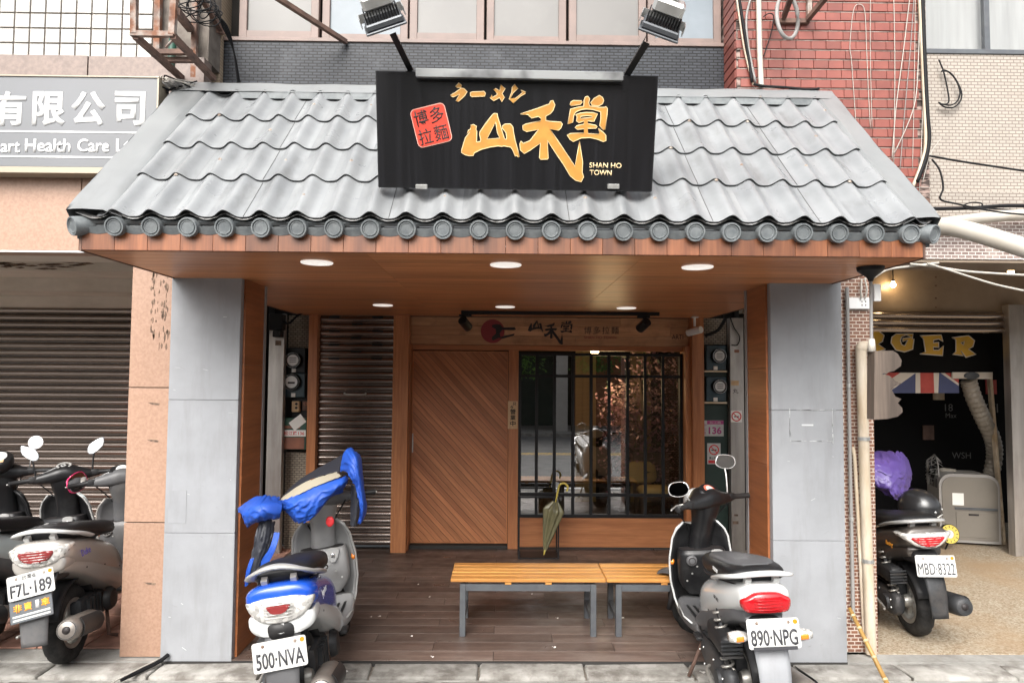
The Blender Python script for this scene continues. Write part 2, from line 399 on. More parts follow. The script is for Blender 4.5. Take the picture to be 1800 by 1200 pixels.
mat('frosted_blue', (0.165,0.195,0.221), 0.4, col2=(0.116,0.143,0.165), ns=2.5, nd=7, rand=0.06, dirt=0.3, dcol=(0.165,0.180,0.195), dst=(4,4,1))
mat('curtain_white', (0.357,0.357,0.353), 0.8, col2=(0.281,0.281,0.276), ns=14, st=(1,1,0.06))
mat('cream_paint', (0.63,0.565,0.485), 0.6, col2=(0.55,0.49,0.415), ns=3, dirt=0.3, dcol=(0.3,0.25,0.2), dst=(1,1,3))
mat('brown_paint', (0.30,0.235,0.175), 0.36, col2=(0.24,0.185,0.135), ns=2.5, nd=7, dirt=0.4, dcol=(0.16,0.115,0.08), dst=(2,2,2), metal=0.2)
mat('sign_grey', (0.140,0.146,0.157), 0.4, col2=(0.128,0.133,0.141), ns=1.5, coat=0.15)
mat('sign_trim', (0.322,0.280,0.217), 0.45, metal=0.3)
mat('white_paint', (0.72,0.72,0.71), 0.45)
mat('pvc', (0.510,0.480,0.425), 0.38, col2=(0.442,0.399,0.340), ns=4, dirt=0.45, dcol=(0.255,0.204,0.145), dst=(1.5,1.5,4), dlo=0.55, dhi=0.75)
mat('old_pipe', (0.561,0.493,0.399), 0.5, col2=(0.425,0.340,0.238), ns=5, nd=7, st=(2,2,0.5), dirt=0.5, dcol=(0.212,0.128,0.068), dst=(4,4,1))
mat('wire_black', (0.010,0.010,0.011), 0.6, spec=0.2)
mat('wire_white', (0.42,0.395,0.355), 0.6, spec=0.3)
mat('wire_grey', (0.25,0.24,0.23), 0.6)
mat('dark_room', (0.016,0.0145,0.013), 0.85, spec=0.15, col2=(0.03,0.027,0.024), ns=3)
mat('black_board', (0.006,0.0058,0.006), 0.8, spec=0.1)
mat('chalk', (0.14,0.14,0.135), 0.9)
mat('burger_yellow', (0.62,0.36,0.03), 0.55, col2=(0.52,0.31,0.05), ns=6)
mat('flag_red', (0.50,0.085,0.07), 0.8, col2=(0.43,0.07,0.06), ns=20)
mat('flag_white', (0.66,0.60,0.53), 0.8)
mat('flag_blue', (0.075,0.09,0.19), 0.8)
mat('ac_body', (0.19,0.17,0.142), 0.5, col2=(0.165,0.148,0.125), ns=3)
mat('ac_trim', (0.29,0.275,0.26), 0.45)
mat('hose', (0.34,0.31,0.265), 0.55, col2=(0.27,0.24,0.20), ns=4)
mat('paper', (0.80,0.78,0.74), 0.7)
mat('green_box', (0.018,0.085,0.055), 0.5, col2=(0.03,0.06,0.045), ns=8, dirt=0.3, dst=(3,3,3))
mat('green_panel', (0.012,0.030,0.024), 0.5, col2=(0.02,0.04,0.032), ns=5)
mat('meter_blue', (0.035,0.075,0.10), 0.4, col2=(0.025,0.05,0.065), ns=10, dirt=0.3, dst=(3,3,3))
mat('meter_black', (0.010,0.010,0.011), 0.4, spec=0.3)
mat('plate_white', (0.540,0.540,0.522), 0.4, col2=(0.495,0.495,0.473), ns=10, dirt=0.15, dst=(3,3,3))
mat('plate_ink', (0.035,0.035,0.04), 0.5)
mat('magenta', (0.42,0.06,0.22), 0.5)
mat('prohibit_red', (0.62,0.03,0.035), 0.5)
mat('tape_rust', (0.30,0.12,0.07), 0.7, col2=(0.22,0.09,0.06), ns=10)
mat('lamp_white', (0.88,0.87,0.85), 0.4, emit=(1.0,0.95,0.88), estr=0.30)
mat('bulb_warm', (1,0.8,0.5), 0.4, emit=(1.0,0.68,0.32), estr=14.0)
mat('lens_off', (0.62,0.62,0.56), 0.12, coat=0.5)
mat('cctv', (0.70,0.70,0.69), 0.3)
mat('umbrella_film', (0.20,0.185,0.095), 0.25, col2=(0.12,0.11,0.06), ns=9, st=(3,3,0.4), spec=0.6)
mat('umbrella_yellow', (0.62,0.50,0.10), 0.4)
mat('bamboo', (0.38,0.225,0.062), 0.5, col2=(0.28,0.16,0.045), ns=6, st=(3,3,0.4))
mat('bamboo_node', (0.42,0.34,0.20), 0.6)
mat('tyre', (0.012,0.012,0.012), 0.8, spec=0.2, col2=(0.035,0.034,0.033), ns=14, bump=0.4, bs=80, dirt=0.35, dcol=(0.09,0.08,0.07), dst=(2,2,2))
mat('engine_grey', (0.055,0.057,0.06), 0.5, metal=0.3, spec=0.3, col2=(0.03,0.031,0.033), ns=9, dirt=0.5, dcol=(0.12,0.10,0.085), dst=(2,2,2), bump=0.2, bs=60)
mat('exhaust', (0.30,0.27,0.24), 0.45, metal=0.6, col2=(0.20,0.18,0.165), ns=8, dirt=0.4, dcol=(0.16,0.11,0.08), dst=(2,2,2))
mat('rim_silver', (0.42,0.41,0.38), 0.42, metal=0.6, col2=(0.30,0.285,0.26), ns=9, dirt=0.4, dcol=(0.15,0.13,0.10), dst=(2,2,2))
mat('seat_vinyl', (0.011,0.011,0.012), 0.45, spec=0.3, bump=0.25, bs=140, dirt=0.15, dcol=(0.08,0.08,0.08), dst=(2,2,2))
mat('seat_grey', (0.075,0.076,0.08), 0.5, bump=0.25, bs=140)
mat('scooter_black', (0.011,0.011,0.012), 0.34, spec=0.35, coat=0.05, dirt=0.25, dcol=(0.10,0.10,0.10), dst=(2,2,2))
mat('scooter_grey', (0.10,0.10,0.104), 0.42, spec=0.35, col2=(0.078,0.078,0.081), ns=4, dirt=0.45, dcol=(0.19,0.178,0.165), dst=(2,2,2))
mat('scooter_white', (0.576,0.585,0.576), 0.22, coat=0.5, dirt=0.12, dcol=(0.450,0.432,0.405), dst=(2,2,2))
mat('scooter_silver', (0.42,0.42,0.41), 0.30, metal=0.25, coat=0.3, col2=(0.37,0.37,0.36), ns=4, dirt=0.25, dcol=(0.36,0.33,0.29), dst=(2,2,2))
mat('scooter_champagne', (0.42,0.395,0.365), 0.30, metal=0.3, coat=0.4, dirt=0.2, dcol=(0.36,0.31,0.27), dst=(2,2,2))
mat('scooter_gunmetal', (0.072,0.062,0.055), 0.30, metal=0.4, coat=0.4, dirt=0.2, dcol=(0.2,0.18,0.16), dst=(2,2,2))
mat('scooter_blue', (0.008,0.065,0.42), 0.25, coat=0.5, dirt=0.1, dcol=(0.2,0.3,0.6), dst=(2,2,2))
mat('scooter_lightgrey', (0.30,0.30,0.30), 0.42, col2=(0.25,0.25,0.25), ns=4, dirt=0.45, dcol=(0.16,0.15,0.14), dst=(2,2,2))
mat('scooter_ice', (0.55,0.62,0.63), 0.3, metal=0.2, coat=0.4)
mat('rain_blue', (0.010,0.072,0.40), 0.55, col2=(0.008,0.05,0.30), ns=5, bump=0.3, bs=30)
mat('rain_dark', (0.022,0.024,0.032), 0.5, bump=0.3, bs=30)
mat('rain_cream', (0.30,0.27,0.205), 0.6)
mat('purple_cloth', (0.10,0.062,0.25), 0.42, col2=(0.075,0.045,0.19), ns=6, bump=0.2, bs=30)
mat('lens_red', (0.40,0.007,0.012), 0.10, coat=1.0, col2=(0.45,0.008,0.012), ns=40)
mat('lens_dark_red', (0.20,0.02,0.02), 0.12, coat=1.0)
def _facet(N, L, tc, vec, mix, ramp, noise, cur):
    v = N.new('ShaderNodeTexVoronoi'); v.inputs['Scale'].default_value = 55; L.new(vec, v.inputs['Vector'])
    sp = N.new('ShaderNodeSeparateColor'); L.new(v.outputs['Color'], sp.inputs[0])
    return mix(sp.outputs[1], (0.34,0.33,0.31), (0.80,0.78,0.74))
mat('lens_clear', (0.6,0.58,0.55), 0.08, gen=_facet, coat=1.0, metal=0.25)
mat('lens_orange', (0.80,0.22,0.02), 0.12, coat=1.0)
mat('dial_white', (0.62,0.62,0.61), 0.3)
mat('dial_red', (0.62,0.16,0.10), 0.3)
mat('pink_plastic', (0.62,0.035,0.14), 0.3, coat=0.3)
mat('badge_purple', (0.12,0.10,0.45), 0.4)
mat('orange_print', (0.80,0.32,0.02), 0.5)
mat('helmet_black', (0.016,0.016,0.017), 0.28, coat=0.25)
mat('leaf_green', (0.10,0.22,0.03), 0.5, rand=0.3)
mat('leaf_dark', (0.035,0.06,0.02), 0.55)
mat('petal_pink', (0.40,0.19,0.25), 0.6, col2=(0.48,0.32,0.31), ns=3)
mat('branch', (0.09,0.055,0.035), 0.8)
mat('cushion', (0.50,0.34,0.13), 0.8)
mat('room_yellow', (0.46,0.33,0.15), 0.7, col2=(0.36,0.25,0.10), ns=2, st=(6,1,0.3))
def glass(name, f0, tint, rough=0.0):
    """thin pane: mirror share by angle (same from both sides), the rest passes through"""
    m = bpy.data.materials.new(name); m.use_nodes = True; MATS[name] = m
    t = m.node_tree; t.nodes.clear(); N = t.nodes; L = t.links
    o = N.new('ShaderNodeOutputMaterial'); mx = N.new('ShaderNodeMixShader'); gl = N.new('ShaderNodeBsdfGlossy'); tr = N.new('ShaderNodeBsdfTransparent')
    lw = N.new('ShaderNodeLayerWeight'); lw.inputs['Blend'].default_value = 0.5
    pw = N.new('ShaderNodeMath'); pw.operation = 'POWER'; pw.inputs[1].default_value = 4.0; L.new(lw.outputs['Facing'], pw.inputs[0])
    ma = N.new('ShaderNodeMath'); ma.operation = 'MULTIPLY_ADD'; ma.inputs[1].default_value = 1-f0; ma.inputs[2].default_value = f0; L.new(pw.outputs[0], ma.inputs[0])
    gl.inputs['Roughness'].default_value = rough; gl.inputs['Color'].default_value = (1,1,1,1); tr.inputs['Color'].default_value = (*tint, 1)
    L.new(ma.outputs[0], mx.inputs[0]); L.new(tr.outputs[0], mx.inputs[1]); L.new(gl.outputs[0], mx.inputs[2]); L.new(mx.outputs[0], o.inputs['Surface'])
    return m
glass('shop_glass', 0.32, (0.85,0.87,0.85)); glass('clear_glass', 0.06, (0.95,0.96,0.96))
# ================================================================ ground, road, pavement
YC = 4.42; YB = 7.08; YW = 7.22          # column front, post line, shop wall
ZS = 2.416                                # soffit height
XL0, XL1, XR0, XR1 = -2.147, -1.700, 1.741, 2.208   # outer/inner faces of the two columns
struct(MB().grid(lambda u, v: (-60+120*u, -60+120*v, -0.14), 2, 2).build('ground', 'asphalt'))
struct(box('road', -60, 60, -6.8, 3.50, -0.13, -0.075, 'asphalt'))
for dy in (-0.14, 0.10):
    struct(box('road_line', -40, 40, -2.1+dy, -2.0+dy, -0.074, -0.071, 'road_yellow'))
struct(box('road_line', -40, 40, 2.9, 3.0, -0.074, -0.071, 'road_white'))
gut = struct(MB().box(-9, 9, 3.45, 4.215, -0.13, -0.034).build('gutter', 'concrete'))
# row of kerb stones along the arcade edge
kerb = struct(box('kerb', -9, 9, 4.20, 4.42, -0.13, -0.040, 'mud'))
ks = []
for i in range(4):
    m_ = MB().box(-0.322, 0.322, -0.098, 0.098, -0.05, 0.0, 0.012, 2); 
    for v in m_.b.verts:
        v.co += Vector((random.uniform(-.006,.006), random.uniform(-.006,.006), random.uniform(-.005,.003)))
    ks.append(m_.mesh('kerb_stone', 'kerb_concrete', 50))
for i in range(14):
    link('kerb_stone', ks[i % 4], kerb, (-4.45+0.66*i+0.02, 4.31, -0.012), (0, 0, random.uniform(-.006,.006)))
# second row, larger worn slabs of the gutter
for i in range(11):
    link('gutter_slab', ks[(i+1) % 4], gut, (-4.4+0.85*i+.2, 4.035, -0.024), (0, 0, random.uniform(-.012,.012))).scale = (1.28, 1.45, 1)
for i in range(9):
    link('gutter_slab', ks[(i+2) % 4], gut, (-4.4+1.05*i+.1, 3.705, -0.029), (0, 0, random.uniform(-.012,.012))).scale = (1.6, 1.6, 1)
# broken concrete on the edge in front of the neighbours
struct(MB().box(-9, -2.15, 4.42, 4.60, -0.10, -0.008).build('pavement', 'concrete'))
struct(MB().box(2.21, 9, 4.42, 4.54, -0.10, -0.006).build('pavement', 'concrete'))
fl = struct(box('arcade_floor', -2.15, 2.21, 4.42, 7.30, -0.10, -0.008, 'groove_dark'))
pl = MB().box(-0.5985, 0.5985, -0.0735, 0.0735, -0.006, 0.0, 0.0012).mesh('floor_plank', 'floor_wood')
y = 4.495; r = 0
while y < 7.2:
    x = -2.45 + (0.0 if r % 3 == 0 else (-0.4 if r % 3 == 1 else -0.8)) + 0.6
    while x < 2.9:
        a, c = max(x-0.6, -2.15), min(x+0.6, 2.208)
        if c-a > 0.1:
            if abs((c-a)-1.2) < 1e-6: link('floor_plank', pl, fl, (x, y, 0.0))
            else: MB().box(-(c-a)/2+.0015, (c-a)/2-.0015, -0.0735, 0.0735, -0.006, 0.0, 0.0012).build('floor_plank', 'floor_wood', fl, loc=((a+c)/2, y, 0.0))
        x += 1.2
    y += 0.15; r += 1
rp = struct(box('tiled_pavement', -9, -2.15, 4.60, 7.30, -0.10, -0.010, 'tile_joint'))
rt = MB().box(-0.146, 0.146, -0.146, 0.146, -0.01, 0, 0.003).mesh('paving_tile', 'red_paving')
for i in range(9):
    for j in range(9): link('paving_tile', rt, rp, (-2.30-0.3*i, 4.76+0.3*j, 0.0))
struct(box('pebble_pavement', 2.46, 9, 4.54, 9.2, -0.10, 0.0, 'pebble_floor'))
# ---------------------------------------------------------------- the other side of the street (seen in the window glass)
struct(box('pavement_opposite', -40, 40, -11, -6.8, -0.13, 0.02, 'concrete'))
ob = thing('opposite_building', 'dim shop arcade across the street mirrored in the window', 'building', (0, -7.2, 0))
box('upper_wall', -30, 30, -3.0, -0.6, 3.1, 4.1, 'cream_mosaic', ob)  # unseen upper part, kept low so more sky light gets under the awning
box('back_wall', -30, 30, -3.4, -3.2, 0, 3.1, 'dark_room', ob)
for x in (-12.2, -7.6, -3.0, 1.9, 6.6, 11.4):
    box('column', x-.20, x+.20, -0.95, -0.55, 0.02, 3.1, 'white_tile', ob)
box('ceiling', -30, 30, -3.2, -0.6, 3.02, 3.09, 'dark_room', ob)
for i, (x, m_) in enumerate(((-4.6, 'brown_paint'), (0.2, 'green_panel'), (4.2, 'panel_wood'), (8.5, 'shutter_steel'), (-9.5, 'shutter_steel'))):
    box('shop_front', x-1.7, x+1.7, -3.19, -3.05, 0.02, 2.6, m_, ob)
random.seed(3)
def leaf_cluster(n, fn, size, mb=None):
    mb = mb or MB()
    for k in range(n):
        c = Vector(fn()); a = random.uniform(0, 6.28); e = random.uniform(-1.2, 0.6)
        d = Vector((math.cos(a)*math.cos(e), math.sin(a)*math.cos(e), math.sin(e))); s_ = d.cross(Vector((random.random(), random.random(), 1))).normalized()
        L_ = size*random.uniform(.6, 1.3); nrm = d.cross(s_)
        q = [c, c+d*L_*.5+s_*L_*.28+nrm*L_*.06, c+d*L_, c+d*L_*.5-s_*L_*.28+nrm*L_*.06]
        mb.b.faces.new([mb.b.verts.new(p) for p in q])
    return mb
for i, (x, z, n) in enumerate(((3.0, 2.3, 420), (4.3, 2.45, 420), (0.6, 2.1, 300))):
    hp = thing('hanging_plant', ['lush green plant hanging from the ceiling across the street, mirrored beside the white pillar', 'second green hanging plant mirrored in the upper part of the window', 'small green plant mirrored at the window corner across the street'][i], 'plant', (x, -7.9, z))
    leaf_cluster(n, lambda: (random.gauss(0, .33), random.gauss(0, .2), random.uniform(-.35, .35)), 0.13).build('foliage', 'leaf_green', hp)
    tube('stem', [(0,0,.3), (0.02,0,.72 if i < 2 else .9)], .012, 'branch', hp)
# ================================================================ left neighbour building
YF = 4.55
lb = thing('clinic_building', 'building with white square tiles and pink granite beside the shutter', 'building', (-3.3, YF, 0))
def L(o, p):    # keep world coordinates for a child of an unrotated thing
    o.location = Vector(o.location) - p.location; return o
zt = Z_(120, 103, YF)
L(box('wall', -9, -2.02, YF+.012, YF+.25, zt, 6.0, 'tile_joint', lb), lb)
tl = MB().box(-.0465, .0465, 0, .014, -.0470, .0470, .002).mesh('wall_tile', 'white_tile')
x_a = X_(78.5, 60, YF)
for i in range(-10, 7):
    for j in range(10):
        link('wall_tile', tl, lb, Vector((x_a+0.1035*(i+.5), YF, zt+.052+0.104*j)) - lb.location)
up = MB()
for i in range(-30, 7):
    for j in range(10 if i >= -10 else 0, 20): up.box(x_a+.1035*(i+.5)-.0465, x_a+.1035*(i+.5)+.0465, YF, YF+.013, zt+.052+.104*j-.047, zt+.052+.104*j+.047)
up = L(up.build('upper_tiles', 'white_tile', lb), lb); up['kind'] = 'stuff'
z1 = Z_(120, 134, 4.42)
L(box('stone_band', -9, X_(154, 120, 4.5)-.004, 4.50, 4.62, z1-.1, zt-.002, 'granite_grey', lb), lb)
L(box('stone_band', X_(154, 120, 4.5)+.004, -2.02, 4.503, 4.62, z1-.1, zt-.004, 'granite_grey', lb), lb)
zb = Z_(70, 440, 4.41)
zs1 = Z_(70, 306, 4.41)
xj = X_(142, 360, 4.41)
L(box('stone_slab', -9, xj-.003, 4.41, 4.62, zb, zs1+.35, 'granite_pink', lb, .002), lb)
L(box('stone_slab', xj+.003, -2.15, 4.41, 4.62, zb, zs1+.35, 'granite_pink', lb, .002), lb)
L(box('beam', -9, -2.21, 4.43, 4.90, zb+.004, zs1+.3, 'cream_paint', lb), lb)
L(box('edge_strip', -9, -2.21, 4.405, 4.425, zb-.012, zb-.002, 'white_paint', lb), lb)
# column of stacked granite slabs
xc0, xc1 = X_(222, 800, 4.47), -2.15
js = [-.005, Z_(260, 918, 4.47), Z_(260, 681, 4.47), zb-.014]
for a, c in zip(js, js[1:]):
    L(box('column_slab', xc0, xc1, 4.47, 4.90, a+.003, c-.003, 'granite_pink', lb, .002), lb)
L(box('column_core', xc0+.01, xc1-.004, 4.48, 4.89, 0, zb-.02, 'groove_dark', lb), lb)
random.seed(11)
st_ = MB()
for k in range(70):      # streaks of old glue on the slab
    px = random.choice((random.gauss(268, 2), random.gauss(281, 5), random.gauss(291, 4))); py = random.uniform(478, 610)
    p = pt(px, py, 4.4685)
    if p.x > -2.155: continue
    hw = random.uniform(.002, .007); hh = random.uniform(.006, .028)
    st_ = MB(); st_.prism([(p.x-hw, p.z), (p.x-hw*.2, p.z-hh), (p.x+hw*.7, p.z-hh*.5), (p.x+hw, p.z+hh*.4), (p.x+.1*hw, p.z+hh)], 4.4675, 4.4695); L(st_.build('glue_stain', 'glue_stain', lb), lb)
for px, py in ((270, 709), (268, 774), (263, 1025)):
    p = pt(px, py, 4.4685); st_ = MB(); st_.prism([(p.x-.04, p.z+.008), (p.x-.01, p.z-.006), (p.x+.035, p.z-.011), (p.x+.04, p.z+.002), (p.x, p.z+.006)], 4.4675, 4.4695); L(st_.build('glue_stain', 'glue_stain', lb), lb)
# arcade ceiling and lintel over the shutter
zlt = Z_(100, 540, 7.0)
L(box('arcade_ceiling', -9, -2.2, 4.9, 7.3, zb+.42, zb+.50, 'cream_paint', lb), lb)
L(box('lintel', -9, -2.46, 6.95, 7.10, zlt, zb+.42, 'cream_paint', lb), lb)
L(box('lintel_step', -9, -2.47, 6.55, 6.945, zlt+.11, zlt+.26, 'cream_paint', lb), lb)
L(box('lintel_step', -9, -2.48, 6.1, 6.545, zlt+.24, zb+.415, 'cream_paint', lb), lb)
for k in range(26):
    ck = MB()
    p = pt(random.uniform(0, 150), random.gauss(466, 3), 6.098); hw = random.uniform(.02, .10); hh = random.uniform(.003, .012)
    ck.prism([(p.x-hw, p.z), (p.x, p.z-hh), (p.x+hw, p.z-.002), (p.x+hw*.3, p.z+hh)], 6.096, 6.0995); L(ck.build('peeling_paint', 'glue_stain', lb), lb)
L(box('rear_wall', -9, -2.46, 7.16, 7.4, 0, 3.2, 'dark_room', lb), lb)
# ---------------------------------------------------------------- roller shutters
def slat_mesh(w_, pitch, name='slat'):
    prof = []
    n = 7
    for k in range(n+1):
        t = k/n; prof.append((-.019*math.sin(math.pi*min(1, t*1.18)) if t < .85 else .006, t*pitch))
    m_ = MB(); a = [m_.b.verts.new((-w_/2, p[0], p[1])) for p in prof]; c = [m_.b.verts.new((w_/2, p[0], p[1])) for p in prof]
    for k in range(n): m_.b.faces.new((a[k], c[k], c[k+1], a[k+1]))
    return m_.mesh(name, 'shutter_steel', 40)
def shutter(root, x0, x1, yy, z0, z1, pitch, slots=()):
    me = slat_mesh(x1-x0, pitch); n = int((z1-z0)/pitch)
    for k in range(n):
        link('slat', me, root, Vector(((x0+x1)/2, yy, z1-pitch*(k+1))) - root.location)
    return n
sh = thing('roller_shutter', 'wide brown steel roller shutter closed behind the parked scooters', 'shutter', (-3.7, YB, 0))
shutter(sh, -6.6, -2.46, YB, 0.02, zlt+.02, 0.0725)
L(box('slot', -3.42, -3.16, YB-.016, YB-.012, Z_(165,705,YB)-.008, Z_(165,705,YB)+.008, 'shutter_steel', sh), sh)
gp = thing('steel_post', 'scuffed steel shutter post beside the narrow strip of meters', 'post', (-2.37, 7.0, 0))
L(box('post', X_(470,760,7.0), X_(497,760,7.0), 6.98, 7.06, 0, ZS-.0, 'steel_brushed', gp, .003), gp)
pl_ = pt(489, 607, 6.979); L(box('sticker', pl_.x-.03, pl_.x+.03, 6.977, 6.9785, pl_.z, pl_.z+.05, 'glue_stain', gp), gp)
# ---------------------------------------------------------------- grey company sign
YS = 4.30
g = thing('company_sign', 'grey company sign with white Chinese and English lettering', 'sign', (-3.3, YS, 0))
sx1 = X_(278, 215, YS); sz0, sz1 = Z_(100, 293, YS), Z_(100, 136, YS)
L(box('panel', -6, sx1-.012, YS, YS+.10, sz0, sz1, 'sign_grey', g), g)
for nm, a in (('trim', (-6, sx1, YS-.008, YS+.11, sz1+.001, sz1+.010)), ('trim', (sx1-.011, sx1, YS-.006, YS+.105, sz0, sz1)), ('trim', (-6, sx1-.001, YS-.006, YS+.105, sz0-.042, sz0-.003))):
    L(box(nm, *a, 'sign_trim', g, .001), g)
for py in (232, 276):
    L(box('white_line', -6, sx1-.012, YS-.003, YS-.001, Z_(100, py, YS)-.005, Z_(100, py, YS)+.005, 'white_paint', g), g)
for ch, px, wpx in (('有', 16, 58), ('限', 86, 58), ('公', 155, 60), ('司', 228, 54)):
    p = pt(px, 191, YS-.003); text('character', ch, p-g.location, wpx*YS/1200, 62*YS/1200, 'white_paint', g, bold=0.028)
for s_, px, wpx, hp_, py in (('art', 18, 34, 20, 259), ('Health', 84, 80, 24, 256), ('Care', 164, 56, 24, 256), ('Ltd', 224, 40, 24, 256)):
    p = pt(px, py, YS-.003); text('word', s_, p-g.location, wpx*YS/1200, hp_*YS/1200, 'white_paint', g, bold=0.022)
# ================================================================ ramen building: upper front
YU = 4.80
rb = thing('ramen_building', 'upper floor with dark grey mosaic band and frosted windows above the tiled awning', 'building', (0, YU, 0))
zk0, zk1 = 3.05, Z_(840, 78, YU)
xu0, xu1 = X_(393, 100, YU), X_(1283, 100, YU)
L(box('mosaic_band', xu0, xu1+.03, YU, YU+.2, zk0, zk1, 'grey_mosaic', rb), rb)
L(box('side_pier', X_(348, 80, YU-.05), xu0-.002, YU-.05, YU+.2, zk0, 6, 'beige_mosaic', rb), rb)
L(box('window_sill', xu0, xu1, YU-.012, YU+.1, zk1+.001, zk1+.028, 'window_frame', rb, .002), rb)
zw0, zw1 = zk1+.03, zk1+1.25
L(box('room', xu0, xu1, YU+.12, YU+.14, zw0, zw1, 'dark_room', rb), rb)
edges = [418, 562, 718, 853, 998, 1138, 1272]
kinds = ['frosted_grey', 'frosted_blue', 'frosted_grey', 'frosted_grey', 'frosted_grey', 'frosted_blue']
for k in range(6):
    xa, xb = X_(edges[k]+2, 40, YU), X_(edges[k+1]-2, 40, YU)
    wn = link('window', None, rb, Vector(((xa+xb)/2, YU+ (.03 if k % 2 else .0), zw0)) - rb.location)
    wd = (xb-xa)/2
    fm = MB().box(-wd, -wd+.055, 0, .05, 0, zw1-zw0, .003).box(wd-.055, wd, 0, .05, 0, zw1-zw0, .003).box(-wd+.055, wd-.055, .002, .048, 0, .05).box(-wd+.055, wd-.055, .002, .048, zw1-zw0-.05, zw1-zw0)
    fm.build('frame', 'window_frame', wn)
    MB().box(-wd+.053, wd-.053, .02, .026, .045, zw1-zw0-.045).build('pane', kinds[k], wn)
L(box('wall_above', xu0, xu1+.03, YU, YU+.2, zw1+.01, 6.5, 'grey_mosaic', rb), rb)
# ================================================================ red tiled bay
YR = 4.55
rr = thing('red_tiled_bay', 'projecting upper wall of red tiles with pale joints, hung with cables', 'wall', (2.24, YR, 3.03))
bx0, bx1 = 1.574, 2.90
L(box('wall', bx0+.008, bx1-.004, YR+.006, YR+.62, 3.03, 6.2, 'red_joint', rr), rr)
rtl = MB().box(-.0505, .0505, 0, .02, -.0285, .0285, .0025).mesh('red_tile', 'red_tile')
edt = MB().box(0, .012, 0, .23, -.0285, .0285, .002).mesh('edge_tile', 'red_tile')
jl = MB().box(-(bx1-bx0)/2+.01, (bx1-bx0)/2-.01, 0, .012, -.0016, .0016).mesh('joint', 'joint_light')
for j in range(22):
    zz = 3.03+.034+.0675*j
    x = bx0+.0535 + (.03*(j*7 % 3)/2)
    while x < bx1-.03:
        hw = min(.0505, bx1-x-.002)
        link('red_tile', rtl, rr, Vector((x, YR-.004, zz+random.uniform(-.001,.001)))-rr.location)
        x += .1035
        if x+.0505 > bx1: break
    link('edge_tile', edt, rr, Vector((bx0-.002, YR+.012, zz))-rr.location)
    link('joint', jl, rr, Vector(((bx0+bx1)/2, YR-.003, zz+.0315))-rr.location)
up = MB()
for j in range(22, 46):
    for i in range(13): up.box(bx0+.003+.1035*i, bx0+.104+.1035*i, YR-.004, YR+.01, 3.03+.0055+.0675*j, 3.03+.0625+.0675*j)
up = L(up.build('upper_tiles', 'red_tile', rr), rr); up['kind'] = 'stuff'
L(box('bay_base', bx0, bx1, YR+.01, YR+.62, 2.97, 3.028, 'rust_dark', rr), rr)
# ================================================================ burger shop building
bb = thing('burger_building', 'cream mosaic building over the open burger shop front', 'building', (4.4, 4.75, 0))
zq = Z_(1750, 340, 4.75)
zc0 = Z_(1720, 96, 4.75)
L(box('mosaic_wall', bx1-.1, 9, 4.75, 4.95, zq, zc0, 'cream_mosaic', bb), bb)
L(box('mosaic_lower', bx1-.5, 9, 4.70, 4.95, Z_(1720, 392, 4.7), zq-.002, 'cream_mosaic', bb), bb)
zbm = Z_(1720, 456, 4.65)
L(box('beam', 2.2, 9, 4.65, 4.95, zbm, Z_(1720, 392, 4.7)+.01, 'brown_mosaic_high', bb), bb)
L(box('beam_soffit', 2.2, 9, 4.66, 5.0, zbm-.02, zbm-.002, 'brown_paint', bb), bb)
# window with curtain above
wn = link('window', None, bb, Vector((3.6, 4.74, zc0))-bb.location)
MB().box(-.62, 2.6, 0, .06, 0, .035, .003).box(X_(1737, 50, 4.74)-3.6-.018, X_(1737, 50, 4.74)-3.6+.022, .01, .05, .035, 1.6, .003).box(-.64, -.60, 0, .06, 0, 1.6).build('frame', 'dark_grey_metal', wn)
MB().grid(lambda u, v: (-.6+3.2*u, .10+.012*math.sin(u*90)+.006*math.sin(u*37), .02+1.6*v), 160, 2).build('curtain', 'curtain_white', wn, True)
MB().grid(lambda u, v: (-.6+3.2*u, .03, .03+1.57*v), 1, 1).build('pane', 'clear_glass', wn)
L(box('wall_above', bx1-.1, 9, 4.76, 4.95, zc0+1.6, 6.2, 'cream_mosaic', bb), bb)
# brick-tiled pillar beside the grey column
px0, px1 = X_(1486, 800, 4.56), X_(1537, 800, 4.56)
L(box('pillar', 2.213, px1, 4.56, 5.02, 0, zbm-.02, 'brown_mosaic', bb), bb)
# lintel, ceiling, side walls, dark room
zr0, zr1 = Z_(1650, 553, 7.1), Z_(1650, 470, 7.1)
L(box('lintel', 2.5, 9, 7.10, 7.2, zr0, zr1+.25, 'brown_paint', bb), bb)
L(box('arcade_ceiling', 2.2, 9, 5.0, 7.2, zr1+.2, zr1+.3, 'brown_paint', bb), bb)
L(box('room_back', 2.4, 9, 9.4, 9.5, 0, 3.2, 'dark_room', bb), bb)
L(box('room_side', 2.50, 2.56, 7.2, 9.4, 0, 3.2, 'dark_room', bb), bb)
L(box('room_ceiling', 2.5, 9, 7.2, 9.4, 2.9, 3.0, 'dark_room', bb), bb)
for py in (487, 502, 524, 540): p = pt(1645, py, 7.098); L(box('bolt', p.x-.008, p.x+.008, 7.095, 7.099, p.z-.008, p.z+.008, 'rust_dark', bb), bb)
